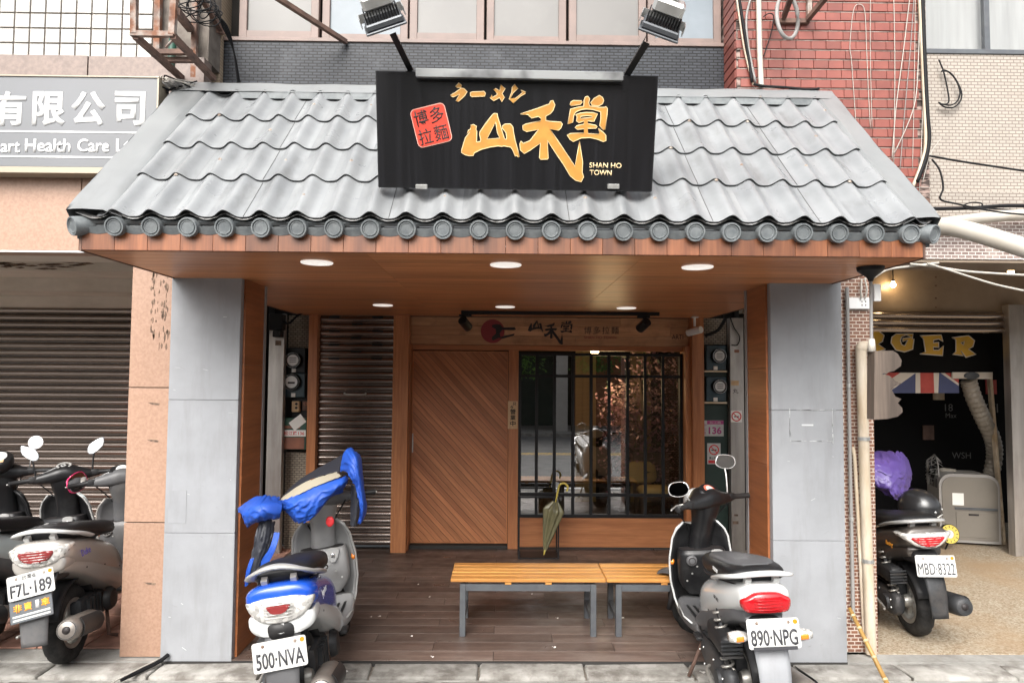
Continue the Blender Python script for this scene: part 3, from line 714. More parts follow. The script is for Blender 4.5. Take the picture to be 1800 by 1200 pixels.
# rolled-up shutter edge and stainless post
ss = thing('raised_shutter', 'bottom slats of a rolled up steel shutter over the burger shop', 'shutter', (4, 7.06, 2.2))
xs1 = X_(1775, 570, 7.06)
shutter(ss, 2.5, xs1, 7.06, zr0+.03-.0725*3.1, zr0+.03, 0.0725)
sp_ = thing('stainless_post', 'tall stainless shutter post at the edge of the burger shop', 'post', (5.3, 7.0, 0))
L(box('post', X_(1777, 760, 7.0), X_(1804, 760, 7.0), 6.98, 7.08, 0, zr0+.1, 'steel_brushed', sp_, .003), sp_)
s2 = thing('side_shutter', 'edge of a closed shutter beyond the stainless post', 'shutter', (5.6, 7.06, 0))
shutter(s2, X_(1800, 760, 7.0)+.02, 7.4, 7.06, .02, zr0+.05, .0725)
# ================================================================ the two clad columns of the arcade
def column(nm, label, x0, x1, wood_right):
    c = thing(nm, label, 'column', ((x0+x1)/2, YC, 0))
    zj = [-.012, 1.8-(935-660)/1200*YC, 1.8-(706-660)/1200*YC, ZS+.02] if wood_right else [-.012, 1.8-(944-660)/1200*YC, 1.8-(717-660)/1200*YC, ZS+.02]
    for a, b_ in zip(zj, zj[1:]):
        L(box('panel', x0, x1, YC, YC+.43, a+.0015, b_-.0015, 'grey_panel', c, .002), c)
    L(box('core', x0+.006, x1-.006, YC+.006, YC+.424, 0, ZS, 'grey_edge', c), c)
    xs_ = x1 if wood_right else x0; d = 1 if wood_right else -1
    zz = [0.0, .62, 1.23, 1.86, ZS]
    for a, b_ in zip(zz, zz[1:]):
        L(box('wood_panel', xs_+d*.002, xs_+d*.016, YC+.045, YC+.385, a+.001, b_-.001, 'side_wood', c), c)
    L(box('trim', xs_+d*.001, xs_+d*.02, YC+.386, YC+.428, 0, ZS, 'grey_edge', c), c)
    return c
lc = column('clad_column', 'grey panelled column beside the pink granite pier, hatch near its base', XL0, XL1, True)
h0 = pt(297, 862, YC-.002); h1 = pt(326, 919, YC-.002)
L(MB().box(h0.x, h1.x, YC-.002, YC-.0005, h1.z, h0.z).build('hatch', 'grey_panel', lc), lc)
e_ = MB()
for a in ((h0.x-.002, h1.x+.002, h0.z, h0.z+.002), (h0.x-.002, h1.x+.002, h1.z-.002, h1.z), (h1.x, h1.x+.002, h1.z, h0.z)): e_.box(a[0], a[1], YC-.0018, YC-.0006, a[2], a[3])
L(e_.build('hatch_gap', 'grey_edge', lc), lc)
rc = column('clad_column', 'grey panelled column with a scraped rectangle, next to the brown mosaic pillar', XR0, XR1, False)
a = pt(1388, 720, YC); c_ = pt(1464, 775, YC); q = MB()
for k in range(60):
    t = random.random(); side = random.randrange(4)
    x, z = [(a.x+(c_.x-a.x)*t, a.z), (a.x+(c_.x-a.x)*t, c_.z), (a.x, c_.z+(a.z-c_.z)*t), (c_.x, c_.z+(a.z-c_.z)*t)][side]
    lx, lz = (.03, .003) if side < 2 else (.003, .03)
    q.box(x-lx*random.random(), x+lx*random.random(), YC-.0015, YC-.0004-random.random()*.0003, z-lz*random.random(), z+lz*random.random())
m_ = pt(1420, 747, YC); q.box(m_.x-.04, m_.x+.035, YC-.0016, YC-.0003, m_.z-.004, m_.z+.006)
L(q.build('scrape_mark', 'scrape', rc), rc)
random.seed(17)
for c_, x0_, x1_ in ((lc, XL0, XL1), (rc, XR0, XR1)):      # knocks and scuffs
    for k in range(22):
        x, z = random.uniform(x0_+.03, x1_-.03), (random.expovariate(2.2) if k % 3 else random.uniform(.1, 2.2)); ln = random.uniform(.006, .035); th = random.uniform(.0008, .0026); a = random.gauss(.2, .35)
        if z > 2.2: continue
        L(MB().obox((x, YC-.0008, z+.03), (ln, .0012, th), Matrix.Rotation(a, 3, 'Y')).build('scuff', random.choice(('grey_edge', 'grey_edge', 'scrape')), c_), c_)
# ================================================================ tiled awning
YE, ZE = 3.42, 1.8+(660-389)/1200*3.42      # eave edge
YT, ZT = 4.545, 1.8+(660-158)/1200*4.545     # top edge at the wall
XA, XB = -2.18, 2.205
aw = thing('tiled_awning', 'grey pantile awning with wooden soffit over the ramen shop entrance', 'awning', (0, YC, ZS))
def A(o): return L(o, aw)
SL = Vector((0, YT-YE, ZT-ZE)); SLEN = SL.length; SD = SL.normalized(); SN = Vector((0, -SD.z, SD.y))
def on_roof(x, s, h=0.0): return Vector((x, YE, ZE)) + SD*s + SN*h
A(MB().loft([[on_roof(x, -.0, -.012), on_roof(x, SLEN, -.012), on_roof(x, SLEN, -.03), on_roof(x, 0, -.03)] for x in (XA, XB)]).build('deck', 'eave_cap', aw))
PW = 0.1822
crest0 = X_(204, 400, YE)
xf0, xf1 = -1.90, 1.935
ROWS = 4; RL = SLEN/4.28
def wave(u): return .041*((1+math.cos(2*math.pi*u))/2)**1.7
def tile_mesh(s_len, step, u0=0.0, u1=1.0):
    m_ = MB(); nu, nv = 20, 6
    def P(i, j, off=0):
        u = u0+(u1-u0)*i/nu; t = j/nv
        return Vector((0,0,0)) + Vector(((u-.5)*PW, 0, 0)) + SD*(t*s_len) + SN*(wave(u-.5) + step*(1-t)**1.5 + off)
    g = [[m_.b.verts.new(P(i, j)) for j in range(nv+1)] for i in range(nu+1)]
    for i in range(nu):
        for j in range(nv): m_.b.faces.new((g[i][j], g[i+1][j], g[i+1][j+1], g[i][j+1]))
    lo = [m_.b.verts.new(P(i, 0, -.0045)+SD*.001) for i in range(nu+1)]
    for i in range(nu): m_.b.faces.new((g[i][0], g[i+1][0], lo[i+1], lo[i]))
    return m_.mesh('roof_tile', 'roof_grey', 50)
tiles = tile_mesh(RL*1.06, .0135)
last_t = tile_mesh(SLEN-4*RL-.01, .0135)
ncol = int(round((xf1-xf0)/PW))
xs0 = xf0 + PW/2
# align crests (tile centre = crest) with the end caps
xs0 = crest0 + PW*round((xs0-crest0)/PW)
for r_ in range(5):
    for k in range(-1, ncol+1):
        link('roof_tile', tiles if r_ < 4 else last_t, aw, on_roof(xs0+PW*k, r_*RL+random.uniform(-.0015,.0015), .004+random.uniform(0,.0012)) - aw.location)
tx0, tx1 = xs0-PW*.95, xs0+PW*(ncol-.05)
# screws
sc_ = MB().lathe([(0,.006),(.006,.005),(.008,0),(.011,-.001)], n=8).mesh('screw', 'screw_rust', True)
random.seed(5)
for r_ in range(4):
    for k in range(0, ncol, 2):
        if random.random() < .75:
            o = link('screw', sc_, aw, on_roof(xs0+PW*(k+(r_ % 2)), (r_+random.choice((.45,.98)))*RL, .052 if random.random()<.7 else .05)-aw.location); o.rotation_euler = SN.to_track_quat('Z', 'Y').to_euler()
for k in (2, 6, 11, 15, 18):      # joints between the roof sheets
    for r_ in range(4):
        x = xs0+PW*(k+.5)
        A(MB().tube([on_roof(x, r_*RL+RL*t, .0055+.0135*(1-t/1.06)**1.5) for t in (.01, .2, .4, .6, .8, .98)], .0016, 5).build('sheet_joint', 'groove_dark', aw))
# side flashings (folded sheet) and the top flashing
def flashing(xo, xi_e, xi_t, s_):
    m_ = MB()
    def P(u, t):
        xi = xi_e+(xi_t-xi_e)*t
        x = xo+(xi-xo)*u
        h = .052 if u < .72 else .052-.045*(u-.72)/.28
        h += .004*math.sin(t*9+u*3)+.003*math.sin(t*23+u*7)
        return on_roof(x, t*SLEN, h)
    m_.grid(lambda u, v: P(u, v), 10, 24)
    m_.grid(lambda u, v: on_roof(xo, v*SLEN, .052-.085*u+.004*math.sin(v*9)*(1-u)), 1, 24)
    A(m_.build('side_flashing', 'roof_flashing', aw, 30))
flashing(XA, tx0+.02, tx0-.0, -1); flashing(XB, tx1-.02, tx1, 1)
zz = ZT
A(MB().grid(lambda u, v: (XA-.005+(XB-XA+.01)*u, 0, 0) if False else (Vector((XA-.005+(XB-XA+.01)*u, YU+.002, ZT+.052)).lerp(on_roof(XA-.005+(XB-XA+.01)*u, SLEN-.0, .060), v*4) if v < .25 else on_roof(XA-.005+(XB-XA+.01)*u, SLEN-.125*(v-.25)/.75, .060-.006*v+.0025*math.sin(u*61)+.002*math.sin(u*23))), 80, 8).build('top_flashing', 'roof_flashing', aw, True))
for k in range(ncol):      # bent flaps of the flashing over each trough
    x = xs0+PW*(k+.5)
    p = [on_roof(x-.082, SLEN-.118, .053), on_roof(x+.082, SLEN-.118, .053), on_roof(x+.052, SLEN-.158, .022), on_roof(x-.052, SLEN-.158, .022)]
    m_ = MB(); m_.b.faces.new([m_.b.verts.new(q) for q in p]); A(m_.build('flashing_flap', 'eave_cap', aw, solid=.002))
# eave: round end caps under the crests, hanging cover between them
def cap_mesh():
    return MB().lathe([(0,-.010),(.030,-.010),(.032,-.013),(.036,-.013),(.038,-.008),(.041,-.008),(.043,-.016),(.050,-.016),(.052,-.010),(.052,.14)], ax='y', n=28).mesh('end_cap', 'eave_cap', 40)
cap = cap_mesh()
caps_x = [xs0+PW*k for k in range(-1, ncol+1)] + [XA+.03, XB-.03]
caps_x = [x for x in caps_x if XA < x < XB]
for k, x in enumerate(caps_x):
    o = link('end_cap', cap, aw, Vector((x, YE-.008, ZE-.040))-aw.location, (R(12), 0, 0)); o.scale = (.94, 1, .94)
    if x in (XA+.03, XB-.03): o.rotation_euler = (R(14), R(10), R(32 if x > 0 else -32))
def drip(u, v):   # sagging band between two caps
    return Vector(((u-.5)*PW, -.002+.02*v, .018-.028*math.sin(math.pi*u) - .034*v))
dm = MB().grid(drip, 10, 3).mesh('eave_tile', 'eave_cap', True)
mm_ = MB().grid(lambda u, v: Vector(((u-.5)*PW, -.012+.03*v+.003*math.sin(u*50), .026-.030*math.sin(math.pi*u)**1.4+.022*v)), 14, 3).mesh('mortar_bed', 'mortar_dirty', True)
xx = sorted(caps_x)
for a, c_ in zip(xx, xx[1:]):
    o = link('eave_tile', dm, aw, Vector(((a+c_)/2, YE+.0, ZE-.030))-aw.location); o.scale.x = (c_-a)/PW
    o = link('mortar_bed', mm_, aw, Vector(((a+c_)/2, YE+.0, ZE+.0015))-aw.location); o.scale.x = (c_-a)/PW
A(box('eave_board', XA+.02, XB-.02, YE+.03, YE+.12, ZS+.06, ZE-.02, 'eave_cap', aw))
# fascia planks, soffit planks
XF0, XF1 = -2.13, 2.145
YF0 = 3.44
n = 26; wdt = (XF1-XF0)/n
fp = MB().box(-wdt/2+.0008, wdt/2-.0008, 0, .02, 0, .115, .001).mesh('fascia_plank', 'fascia_wood')
for k in range(n): link('fascia_plank', fp, aw, Vector((XF0+wdt*(k+.5), YF0, ZS+.002))-aw.location)
spl = MB().box(-(XF1-XF0)/6+.0006, (XF1-XF0)/6-.0006, 0, .0985, 0, .014, .0008).mesh('soffit_plank', 'soffit_wood')
k = 0; y = YF0+.021
while y < 7.14:
    for j in range(3):
        link('soffit_plank', spl, aw, Vector((XF0+(XF1-XF0)*(j+.5)/3, y, ZS))-aw.location)
    y += .0995; k += 1
A(box('soffit_deck', XF0, XF1, YF0+.022, 7.3, ZS+.0145, ZS+.04, 'groove_dark', aw))
A(box('edge_trim', XF0-.012, XF0-.001, YF0, 7.1, ZS-.004, ZS+.115, 'rust_dark', aw)); A(box('edge_trim', XF1+.001, XF1+.012, YF0, 7.1, ZS-.004, ZS+.115, 'rust_dark', aw))
A(box('cheek', XA+.01, XA+.02, YF0+.1, YU, ZS+.05, ZE, 'eave_cap', aw)); A(box('cheek', XB-.02, XB-.01, YF0+.1, YU, ZS+.05, ZE, 'eave_cap', aw))
# ---------------------------------------------------------------- downlights in the soffit
dl = MB().lathe([(0,.0),(.062,0),(.066,-.004),(.085,-.006),(.088,.0)], n=32).mesh('downlight', 'lamp_white', 40)
for k, (px, py, lb_) in enumerate(((557, 461, 'round downlight in the wooden soffit, front row beside the pink pier end'), (889, 465, 'round downlight in the soffit directly below the black signboard'), (1226, 469, 'round downlight in the front row of the soffit nearest the hanging cone lamp'),
        (673, 536, 'small downlight in the rear of the soffit before the closed shutter'), (888, 539, 'rear downlight in the soffit just above the track rail'), (1101, 541, 'rear downlight in the soffit over the barred window'))):
    d = CM @ Vector(((px-900)/1200, (600-py)/1200, -1)); t = (ZS-CAM_H)/d.z
    o = tag(link('downlight', dl, None, (d.x*t, d.y*t, ZS-.0005)), lb_, 'ceiling light', 'soffit downlights')
# ================================================================ black signboard
def sign_uv(px, py):
    """photo pixel on the board -> metres on the board (origin centre)"""
    TL, TR, BR, BL = (657,124), (1166,133), (1148,338), (660,329)
    u, v = .5, .5
    for _ in range(12):
        fx = lambda u, v: (1-u)*(1-v)*TL[0]+u*(1-v)*TR[0]+u*v*BR[0]+(1-u)*v*BL[0]
        fy = lambda u, v: (1-u)*(1-v)*TL[1]+u*(1-v)*TR[1]+u*v*BR[1]+(1-u)*v*BL[1]
        e = (px-fx(u,v), py-fy(u,v)); h = 1e-4
        a, b_, c_, d_ = (fx(u+h,v)-fx(u,v))/h, (fx(u,v+h)-fx(u,v))/h, (fy(u+h,v)-fy(u,v))/h, (fy(u,v+h)-fy(u,v))/h
        det = a*d_-b_*c_; u += (e[0]*d_-e[1]*b_)/det; v += (a*e[1]-c_*e[0])/det
    return (u-.5)*SW, (.5-v)*SH
pb = pt(904, 333.5, 3.50); ptp = pt(911.5, 128.5, 3.356)
SW = 1.423; SH = (ptp-pb).length
sg = thing('signboard', 'large black signboard with gold brush lettering and a red seal', 'sign', (pb+ptp)/2)
yax = (ptp-pb).normalized(); xax = Vector((1, 0, -.006)).normalized(); zax = xax.cross(yax).normalized(); yax = zax.cross(xax)
sg.rotation_euler = Matrix((xax, yax, zax)).transposed().to_euler()     # local: x right, y up the board, z out of it
MB().box(-SW/2, SW/2, -SH/2, SH/2, -.06, 0, .004).build('panel', 'sign_black', sg)
tu0, tu1 = sign_uv(731, 130)[0], sign_uv(1100, 134)[0]
MB().box(tu0, tu1, SH/2-.034, SH/2+.006, -.05, .045, .002).build('top_tray', 'sign_tray', sg)
def fix_winding(loops):
    def area(l): return sum(l[i-1][0]*l[i][1]-l[i][0]*l[i-1][1] for i in range(len(l)))/2
    def inside(p, l):
        c = False
        for i in range(len(l)):
            a, b_ = l[i-1], l[i]
            if (a[1] > p[1]) != (b_[1] > p[1]) and p[0] < (b_[0]-a[0])*(p[1]-a[1])/(b_[1]-a[1])+a[0]: c = not c
        return c
    out = []
    for i, l in enumerate(loops):
        hole = any(j != i and inside(l[0], m) for j, m in enumerate(loops))
        out.append(l if (area(l) > 0) != hole else l[::-1])
    return out
def glyph(nm, loops, sc_, ox, oy, depth, m, parent, conv, offset=0.0, lift=0.0):
    L2 = [[conv(ox+x/sc_, oy+y/sc_) for x, y in lp] for lp in loops]
    L2 = fix_winding(L2)
    me = curve_mesh(nm, L2, depth, offset); me.materials.append(MATS[m])
    return link(nm, me, parent, (0, 0, depth/2+lift))
SHAN = [[(360,380),(420,370),(490,410),(470,480),(495,520),(480,770),(500,780),(575,770),(590,720),(560,600),(570,540),(700,360),(870,150),(900,120),(985,115),(1000,200),(1060,400),(1095,520),(1130,640),(1150,710),(1195,715),(1205,680),(1190,560),(1105,450),(1110,400),(1180,360),(1290,355),(1350,420),(1370,560),(1400,740),(1460,960),(1500,1130),(1470,1135),(1435,1100),(1400,1115),(1340,960),(1300,900),(1130,870),(1080,885),(1000,870),(800,900),(600,950),(430,1030),(400,1100),(300,1100),(210,1080),(120,1020),(130,960),(220,680),(330,540),(260,580),(300,500),(345,480)],
        [(945,310),(985,560),(1040,690),(730,710),(850,480)]]
HE = [[(80,258),(300,190),(470,130),(490,90),(520,85),(545,140),(520,210),(480,255),(420,285),(418,345),(470,355),(620,365),(640,390),(620,440),(590,470),(470,455),(620,680),(795,950),(850,700),(865,615),(880,740),(900,890),(890,1030),(908,1090),(875,1160),(800,1140),(730,1080),(640,920),(560,800),(435,605),(440,840),(430,855),(340,858),(322,835),(340,640),(200,735),(120,780),(70,730),(65,650),(80,615),(110,645),(200,610),(320,460),(160,490),(110,465),(110,410),(150,390),(350,350),(355,315),(320,290),(230,312),(180,265)]]
TANG = [[(190,290),(215,230),(270,205),(450,212),(470,235),(420,290),(210,320)], [(660,250),(740,160),(860,95),(930,140),(955,210),(920,280),(830,325),(690,305)],
        [(500,330),(510,200),(540,125),(600,115),(635,160),(610,250),(630,325),(850,355),(970,355),(1000,340),(1035,380),(1020,520),(970,840),(930,850),(850,750),(880,600),(880,450),(700,400),(560,390),(450,400),(320,450),(270,520),(240,680),(130,720),(200,390),(330,360)],
        [(310,515),(420,480),(560,465),(700,470),(805,495),(720,665),(660,660),(580,650),(580,715),(760,750),(790,780),(760,815),(575,815),(580,935),(820,945),(850,900),(810,815),(920,900),(980,970),(985,1090),(920,1110),(800,1060),(620,1020),(420,1030),(240,1110),(170,1060),(110,965),(180,930),(490,920),(490,825),(340,840),(290,795),(340,755),(490,725),(500,655),(380,690),(325,650),(345,560)],
        [(410,580),(430,550),(560,535),(680,545),(690,575),(560,590),(430,600)]]
KANA = [[[(245,205),(315,130),(375,180),(360,225),(280,225)], [(135,385),(250,320),(360,240),(420,245),(490,310),(440,390),(300,515),(250,500),(330,360),(200,420),(150,405)]],
        [[(560,330),(600,315),(850,305),(885,340),(870,405),(590,415),(560,390)]],
        [[(1060,265),(1100,245),(1195,290),(1215,165),(1310,250),(1240,350),(1290,430),(1230,520),(1185,430),(1060,500),(985,440),(1020,375),(1030,430),(1130,380),(1140,350)]],
        [[(1460,225),(1515,160),(1585,245),(1480,330),(1420,445),(1530,450),(1680,330),(1645,280),(1750,320),(1740,350),(1640,400),(1480,550),(1390,460),(1450,320)]]]
for loops, s_, ox, oy in [(SHAN, 13.333, 800, 190), (HE, 7.5, 905, 165), (TANG, 12.63, 990, 160)] + [(k, 12, 780, 135) for k in KANA]:
    gl = glyph('character', loops, s_, ox, oy, .006, 'gold', sg, sign_uv)
    for lp in loops:
        MB().tube([Vector((*sign_uv(ox+x/s_, oy+y/s_), .0045)) for x, y in lp], .0026, 6, closed=True).build('outline', 'gold_rim', gl, True, loc=(0, 0, -.003))
# red seal
cu, cv = sign_uv(756, 219)
seal = link('seal', None, sg, (cu, cv, 0), (0, 0, R(14)))
def rrect(w_, h_, r_, n=5):
    out = []
    for cx, cy, a0 in ((w_/2-r_, h_/2-r_, 0), (-w_/2+r_, h_/2-r_, 90), (-w_/2+r_, -h_/2+r_, 180), (w_/2-r_, -h_/2+r_, 270)):
        for k in range(n+1): a = R(a0+90*k/n); out.append((cx+r_*math.cos(a), cy+r_*math.sin(a)))
    return out
me = curve_mesh('tablet', [rrect(.172, .184, .022)], .005); me.materials.append(MATS['seal_red']); link('tablet', me, seal, (0, 0, .003))
me = curve_mesh('tablet_edge', [rrect(.180, .192, .025), rrect(.173, .185, .022)], .003); me.materials.append(MATS['seal_rim']); link('tablet_edge', me, seal, (0, 0, .002))
for ch, x, y in (('博', -.042, .045), ('多', .040, .045), ('拉', -.042, -.047), ('麵', .040, -.045)):
    text('character', ch, (x, y, .0065), .070, .076, 'ink', seal, rot=(0, 0, 0), bold=.004, depth=.001)
for s_, px, py, w_ in (('SHAN HO', 1066, 290, 58), ('TOWN', 1057, 303, 40)):
    u, v = sign_uv(px, py); text('word', s_, (u, v, .001), w_*2.86e-3*1.0, .0265, 'gold_rim', sg, rot=(0,0,0), bold=.012)
for px in (738, 1078):
    u, v = sign_uv(px, 328); MB().box(u-.03, u+.03, v-.012, v+.012, 0, .03, .003).build('clamp', 'alu', sg)
for px, dz in ((700, 0), (1110, 0)):     # struts back to the roof
    u, _ = sign_uv(px, 300)
    MB().box(u-.015, u+.015, -SH/2+.01, -SH/2+.04, -.16, -.06).box(u-.015, u+.015, SH/2-.12, SH/2-.09, -.62, -.06).build('strut', 'black_metal', sg)
# ================================================================ floodlights on slotted arms
def floodlight(label, root_px, top_px, head_px, flip):
    a = pt(*root_px, 3.40); c_ = pt(*top_px, 3.12)
    f = thing('floodlight', label, 'floodlight', a, group='floodlights above the signboard')
    d = c_-a
    ax = d.normalized(); sx = ax.cross(Vector((0,-1,0.25)).normalized()).normalized(); nx = sx.cross(ax)
    Mx = Matrix((sx, ax, nx)).transposed()
    am = MB()
    ln = d.length; wv = .017
    am.box(-wv, -.007, 0, ln, -.001, .001); am.box(.007, wv, 0, ln, -.001, .001); am.box(wv-.001, wv+.001, 0, ln, -.03, .0)
    n_ = 9
    for k in range(n_+1):
        y = ln*k/n_; am.box(-.0071, .0071, max(0, y-.008), min(ln, y+.008), -.0009, .0009)
    am.xf(Mx.to_4x4()); am.build('slotted_arm', 'black_metal', f)
    # lamp head: local z is the direction it throws its light (down and back to the board)
    h = pt(*head_px, 3.06)-a
    zt = Vector((0, .66, -.75)).normalized(); xh = Vector((1, 0, 0)); yh = zt.cross(xh)
    H = Matrix.Translation(h) @ Matrix.Rotation(R(-20*flip), 4, 'Y') @ Matrix((xh, yh, zt)).transposed().to_4x4()
    def part(nm, mb, m, sm=False): mb.xf(H).build(nm, m, f, sm)
    part('housing', MB().box(-.072, .072, -.062, .062, -.110, -.042, .014), 'alu')
    fins = MB()
    for k in range(12): x = -.075+.15*k/11; fins.box(x-.0025, x+.0025, -.070, .070, -.046, .0)
    part('cooling_fins', fins, 'black_metal')
    part('back_plate', MB().box(-.088, .088, -.078, .078, .0, .030, .006), 'dark_grey_metal')
    part('front_frame', MB().box(-.096, .096, -.086, .086, .031, .042, .003), 'dark_grey_metal')
    part('lens', MB().box(-.078, .078, -.068, .068, .0425, .046), 'lens_off')
    s_ = .102*flip
    part('bracket', MB().box(min(s_, s_+.004*flip), max(s_, s_+.004*flip), -.09, .02, -.02, .02).box(-.105, .105, -.094, -.09, -.02, .02).box(min(-s_, -s_-.004*flip), max(-s_, -s_-.004*flip), -.09, .02, -.02, .02), 'alu')
    part('junction_box', MB().box(-.03, .03, -.03, .03, -.130, -.111, .004), 'alu')
floodlight('boxy floodlight on a slotted arm over the seal end of the signboard', (729, 128), (697, 62), (672, 30), 1)
floodlight('boxy floodlight on a slotted arm over the English lettering end of the signboard', (1096, 132), (1134, 68), (1164, 42), -1)
# ================================================================ ramen shop front
sf = thing('shop_front', 'wooden ramen shop front with brush lettering on its header board', 'shop front', (0, YW, 0))
def S(o): return L(o, sf)
xp = lambda px, Y=YW, py=780: X_(px, py, Y)
zp = lambda py, Y=YW, px=950: Z_(px, py, Y)
S(box('post', xp(541,YB), xp(556.5,YB), YB-.05, YB+.12, 0, ZS-.001, 'post_wood', sf, .002))
S(box('post', xp(690,YB), xp(717,YB), YB-.05, YB+.12, 0, ZS-.001, 'post_wood', sf, .002))
S(box('post', xp(1216,YB), xp(1236,YB), YB-.05, YB+.12, 0, ZS-.001, 'post_wood', sf, .002))
xd0, xd1 = xp(722), xp(893); xw0, xw1 = xp(911), xp(1200)
zd1 = zp(617); zh0, zh1 = zp(607), zp(560)
S(box('jamb', xp(717,YB)+.001, xd0-.002, YB+.02, YW+.08, 0, zh0-.0, 'post_wood', sf, .002))
S(box('jamb', xd1+.002, xw0-.002, YW-.02, YW+.10, 0, zd1+.005, 'post_wood', sf, .002))
S(box('jamb', xw1+.002, xp(1216,YB)-.001, YB+.02, YW+.10, 0, zh0-.001, 'post_wood', sf, .002))
S(box('top_rail', xd0-.001, xw1+.001, YW-.025, YW+.09, zd1+.006, zh0-.001, 'panel_wood', sf, .002))
S(box('threshold', xd0, xd1, YW-.03, YW+.1, 0, .035, 'groove_dark', sf))
# header of three planks
hz = [zh0+.001, zh0+.001+(ZS-.003-zh0)*.34, zh0+.001+(ZS-.003-zh0)*.68, ZS-.002]
xh0, xh1 = xp(717,YB)+.001, xp(1216,YB)-.001
cuts = [[xh0, xp(1010), xh1], [xh0, xp(880), xp(1178), xh1], [xh0, xp(1090), xh1]]
for k in range(3):
    for a, c_ in zip(cuts[k], cuts[k][1:]):
        S(box('header_plank', a+.0008, c_-.0008, YW-.035, YW+.02, hz[k]+.001, hz[k+1]-.001, 'header_wood', sf, .0015))
YH = YW-.0365
circ = [(math.cos(2*math.pi*k/40), math.sin(2*math.pi*k/40)) for k in range(40)]
p = pt(866, 582, YH); me = curve_mesh('red_sun', [[(x*.125, y*.125) for x, y in circ]], .002); me.materials.append(MATS['ink_red']); link('red_sun', me, sf, p-sf.location, FRONT)
def on_header(px, py):
    q = pt(px, py, YH); return q.x-sf.location.x, q.z-sf.location.z
def hglyph(loops, conv_px, m='ink'):
    L2 = [[on_header(*conv_px(x, y)) for x, y in lp] for lp in loops]
    me = curve_mesh('brush_mark', L2, .002); me.materials.append(MATS[m]); link('brush_mark', me, sf, (0, YH-.002-sf.location.y, 0), FRONT)
z6 = lambda x, y: (830+x/6.43, 550+y/6.43)
hglyph([[(225,135),(270,125),(320,130),(345,165),(480,160),(495,185),(470,195),(340,190),(310,230),(320,270),(480,232),(470,255),(340,290),(300,280),(240,310),(220,300),(225,270),(270,230),(265,180),(225,160)]], z6)
hglyph(SHAN, lambda x, y: z6(630+(x-120)*.125, 85+(y-115)*.125))
hglyph(HE, lambda x, y: z6(812+(x-65)*.255, 108+(y-85)*.232))
hglyph(TANG, lambda x, y: z6(995+(x-110)*.152, 88+(y-95)*.135))
for k, ch in enumerate('博多拉麵'):
    p = pt(1033+16*k, 580.5, YH-.001); text('character', ch, p-sf.location, .078, .078, 'ink', sf, bold=.0, depth=.001)
p = pt(1055, 593, YH-.001); text('word', 'SHAN HO TOWN', p-sf.location, .34, .03, 'ink_red', sf, depth=.001)
p = pt(1191, 592, YH-.001); text('word', 'ARTI', p-sf.location, .12, .05, 'ink', sf, depth=.001)
# sliding door of narrow diagonal boards
dr = link('door', None, sf, Vector(((xd0+xd1)/2, YW+.04, .045))-sf.location)
W2, H2 = (xd1-xd0)/2-.002, zd1-.05
MB().box(-W2, W2, .012, .04, 0, H2).build('door_leaf', 'groove_dark', dr)
def clip_poly(poly, x0, x1, y0, y1):
    for ax, v, sgn in ((0, x0, 1), (0, x1, -1), (1, y0, 1), (1, y1, -1)):
        out = []
        for i in range(len(poly)):
            a, b_ = poly[i-1], poly[i]; da, db = (a[ax]-v)*sgn, (b_[ax]-v)*sgn
            if da >= 0: 
                out.append(a)
                if db < 0: t = da/(da-db); out.append((a[0]+(b_[0]-a[0])*t, a[1]+(b_[1]-a[1])*t))
            elif db >= 0: t = da/(da-db); out.append((a[0]+(b_[0]-a[0])*t, a[1]+(b_[1]-a[1])*t))
        poly = out
        if not poly: return poly
    return poly
an = R(-47); ud = Vector((math.cos(an), math.sin(an))); nd_ = Vector((-ud.y, ud.x)); bw = .052
for k in range(-40, 60):
    c0 = nd_*(k*bw)
    quad = [c0-ud*4, c0+ud*4, c0+ud*4+nd_*(bw-.003), c0-ud*4+nd_*(bw-.003)]
    pl2 = clip_poly([(q.x, q.y) for q in quad], -W2+.012, W2-.012, .012, H2-.012)
    if len(pl2) < 3: continue
    o = MB()
    cx = sum(q[0] for q in pl2)/len(pl2); cz = sum(q[1] for q in pl2)/len(pl2)
    ca, sa = math.cos(-an-math.pi/2), math.sin(-an-math.pi/2)
    # local frame with z along the board, so that the grain follows it
    loc = [((x-cx)*ca-(z-cz)*sa, (x-cx)*sa+(z-cz)*ca) for x, z in pl2]
    o.prism(loc, 0, .012)
    link('board', o.mesh('board', 'door_wood'), dr, (cx, random.uniform(-.0012, .0012), cz), (0, -an-math.pi/2, 0))
MB().box(-W2, -W2+.012, -.004, .012, 0, H2).box(W2-.012, W2, -.004, .012, 0, H2).box(-W2, W2, -.003, .012, H2-.012, H2+.0).box(-W2, W2, -.003, .012, 0, .012).build('edge_strip', 'post_wood', dr)
MB().box(-W2+.006, -W2+.02, -.008, -.003, .94, 1.14, .002).build('handle', 'alu', dr)
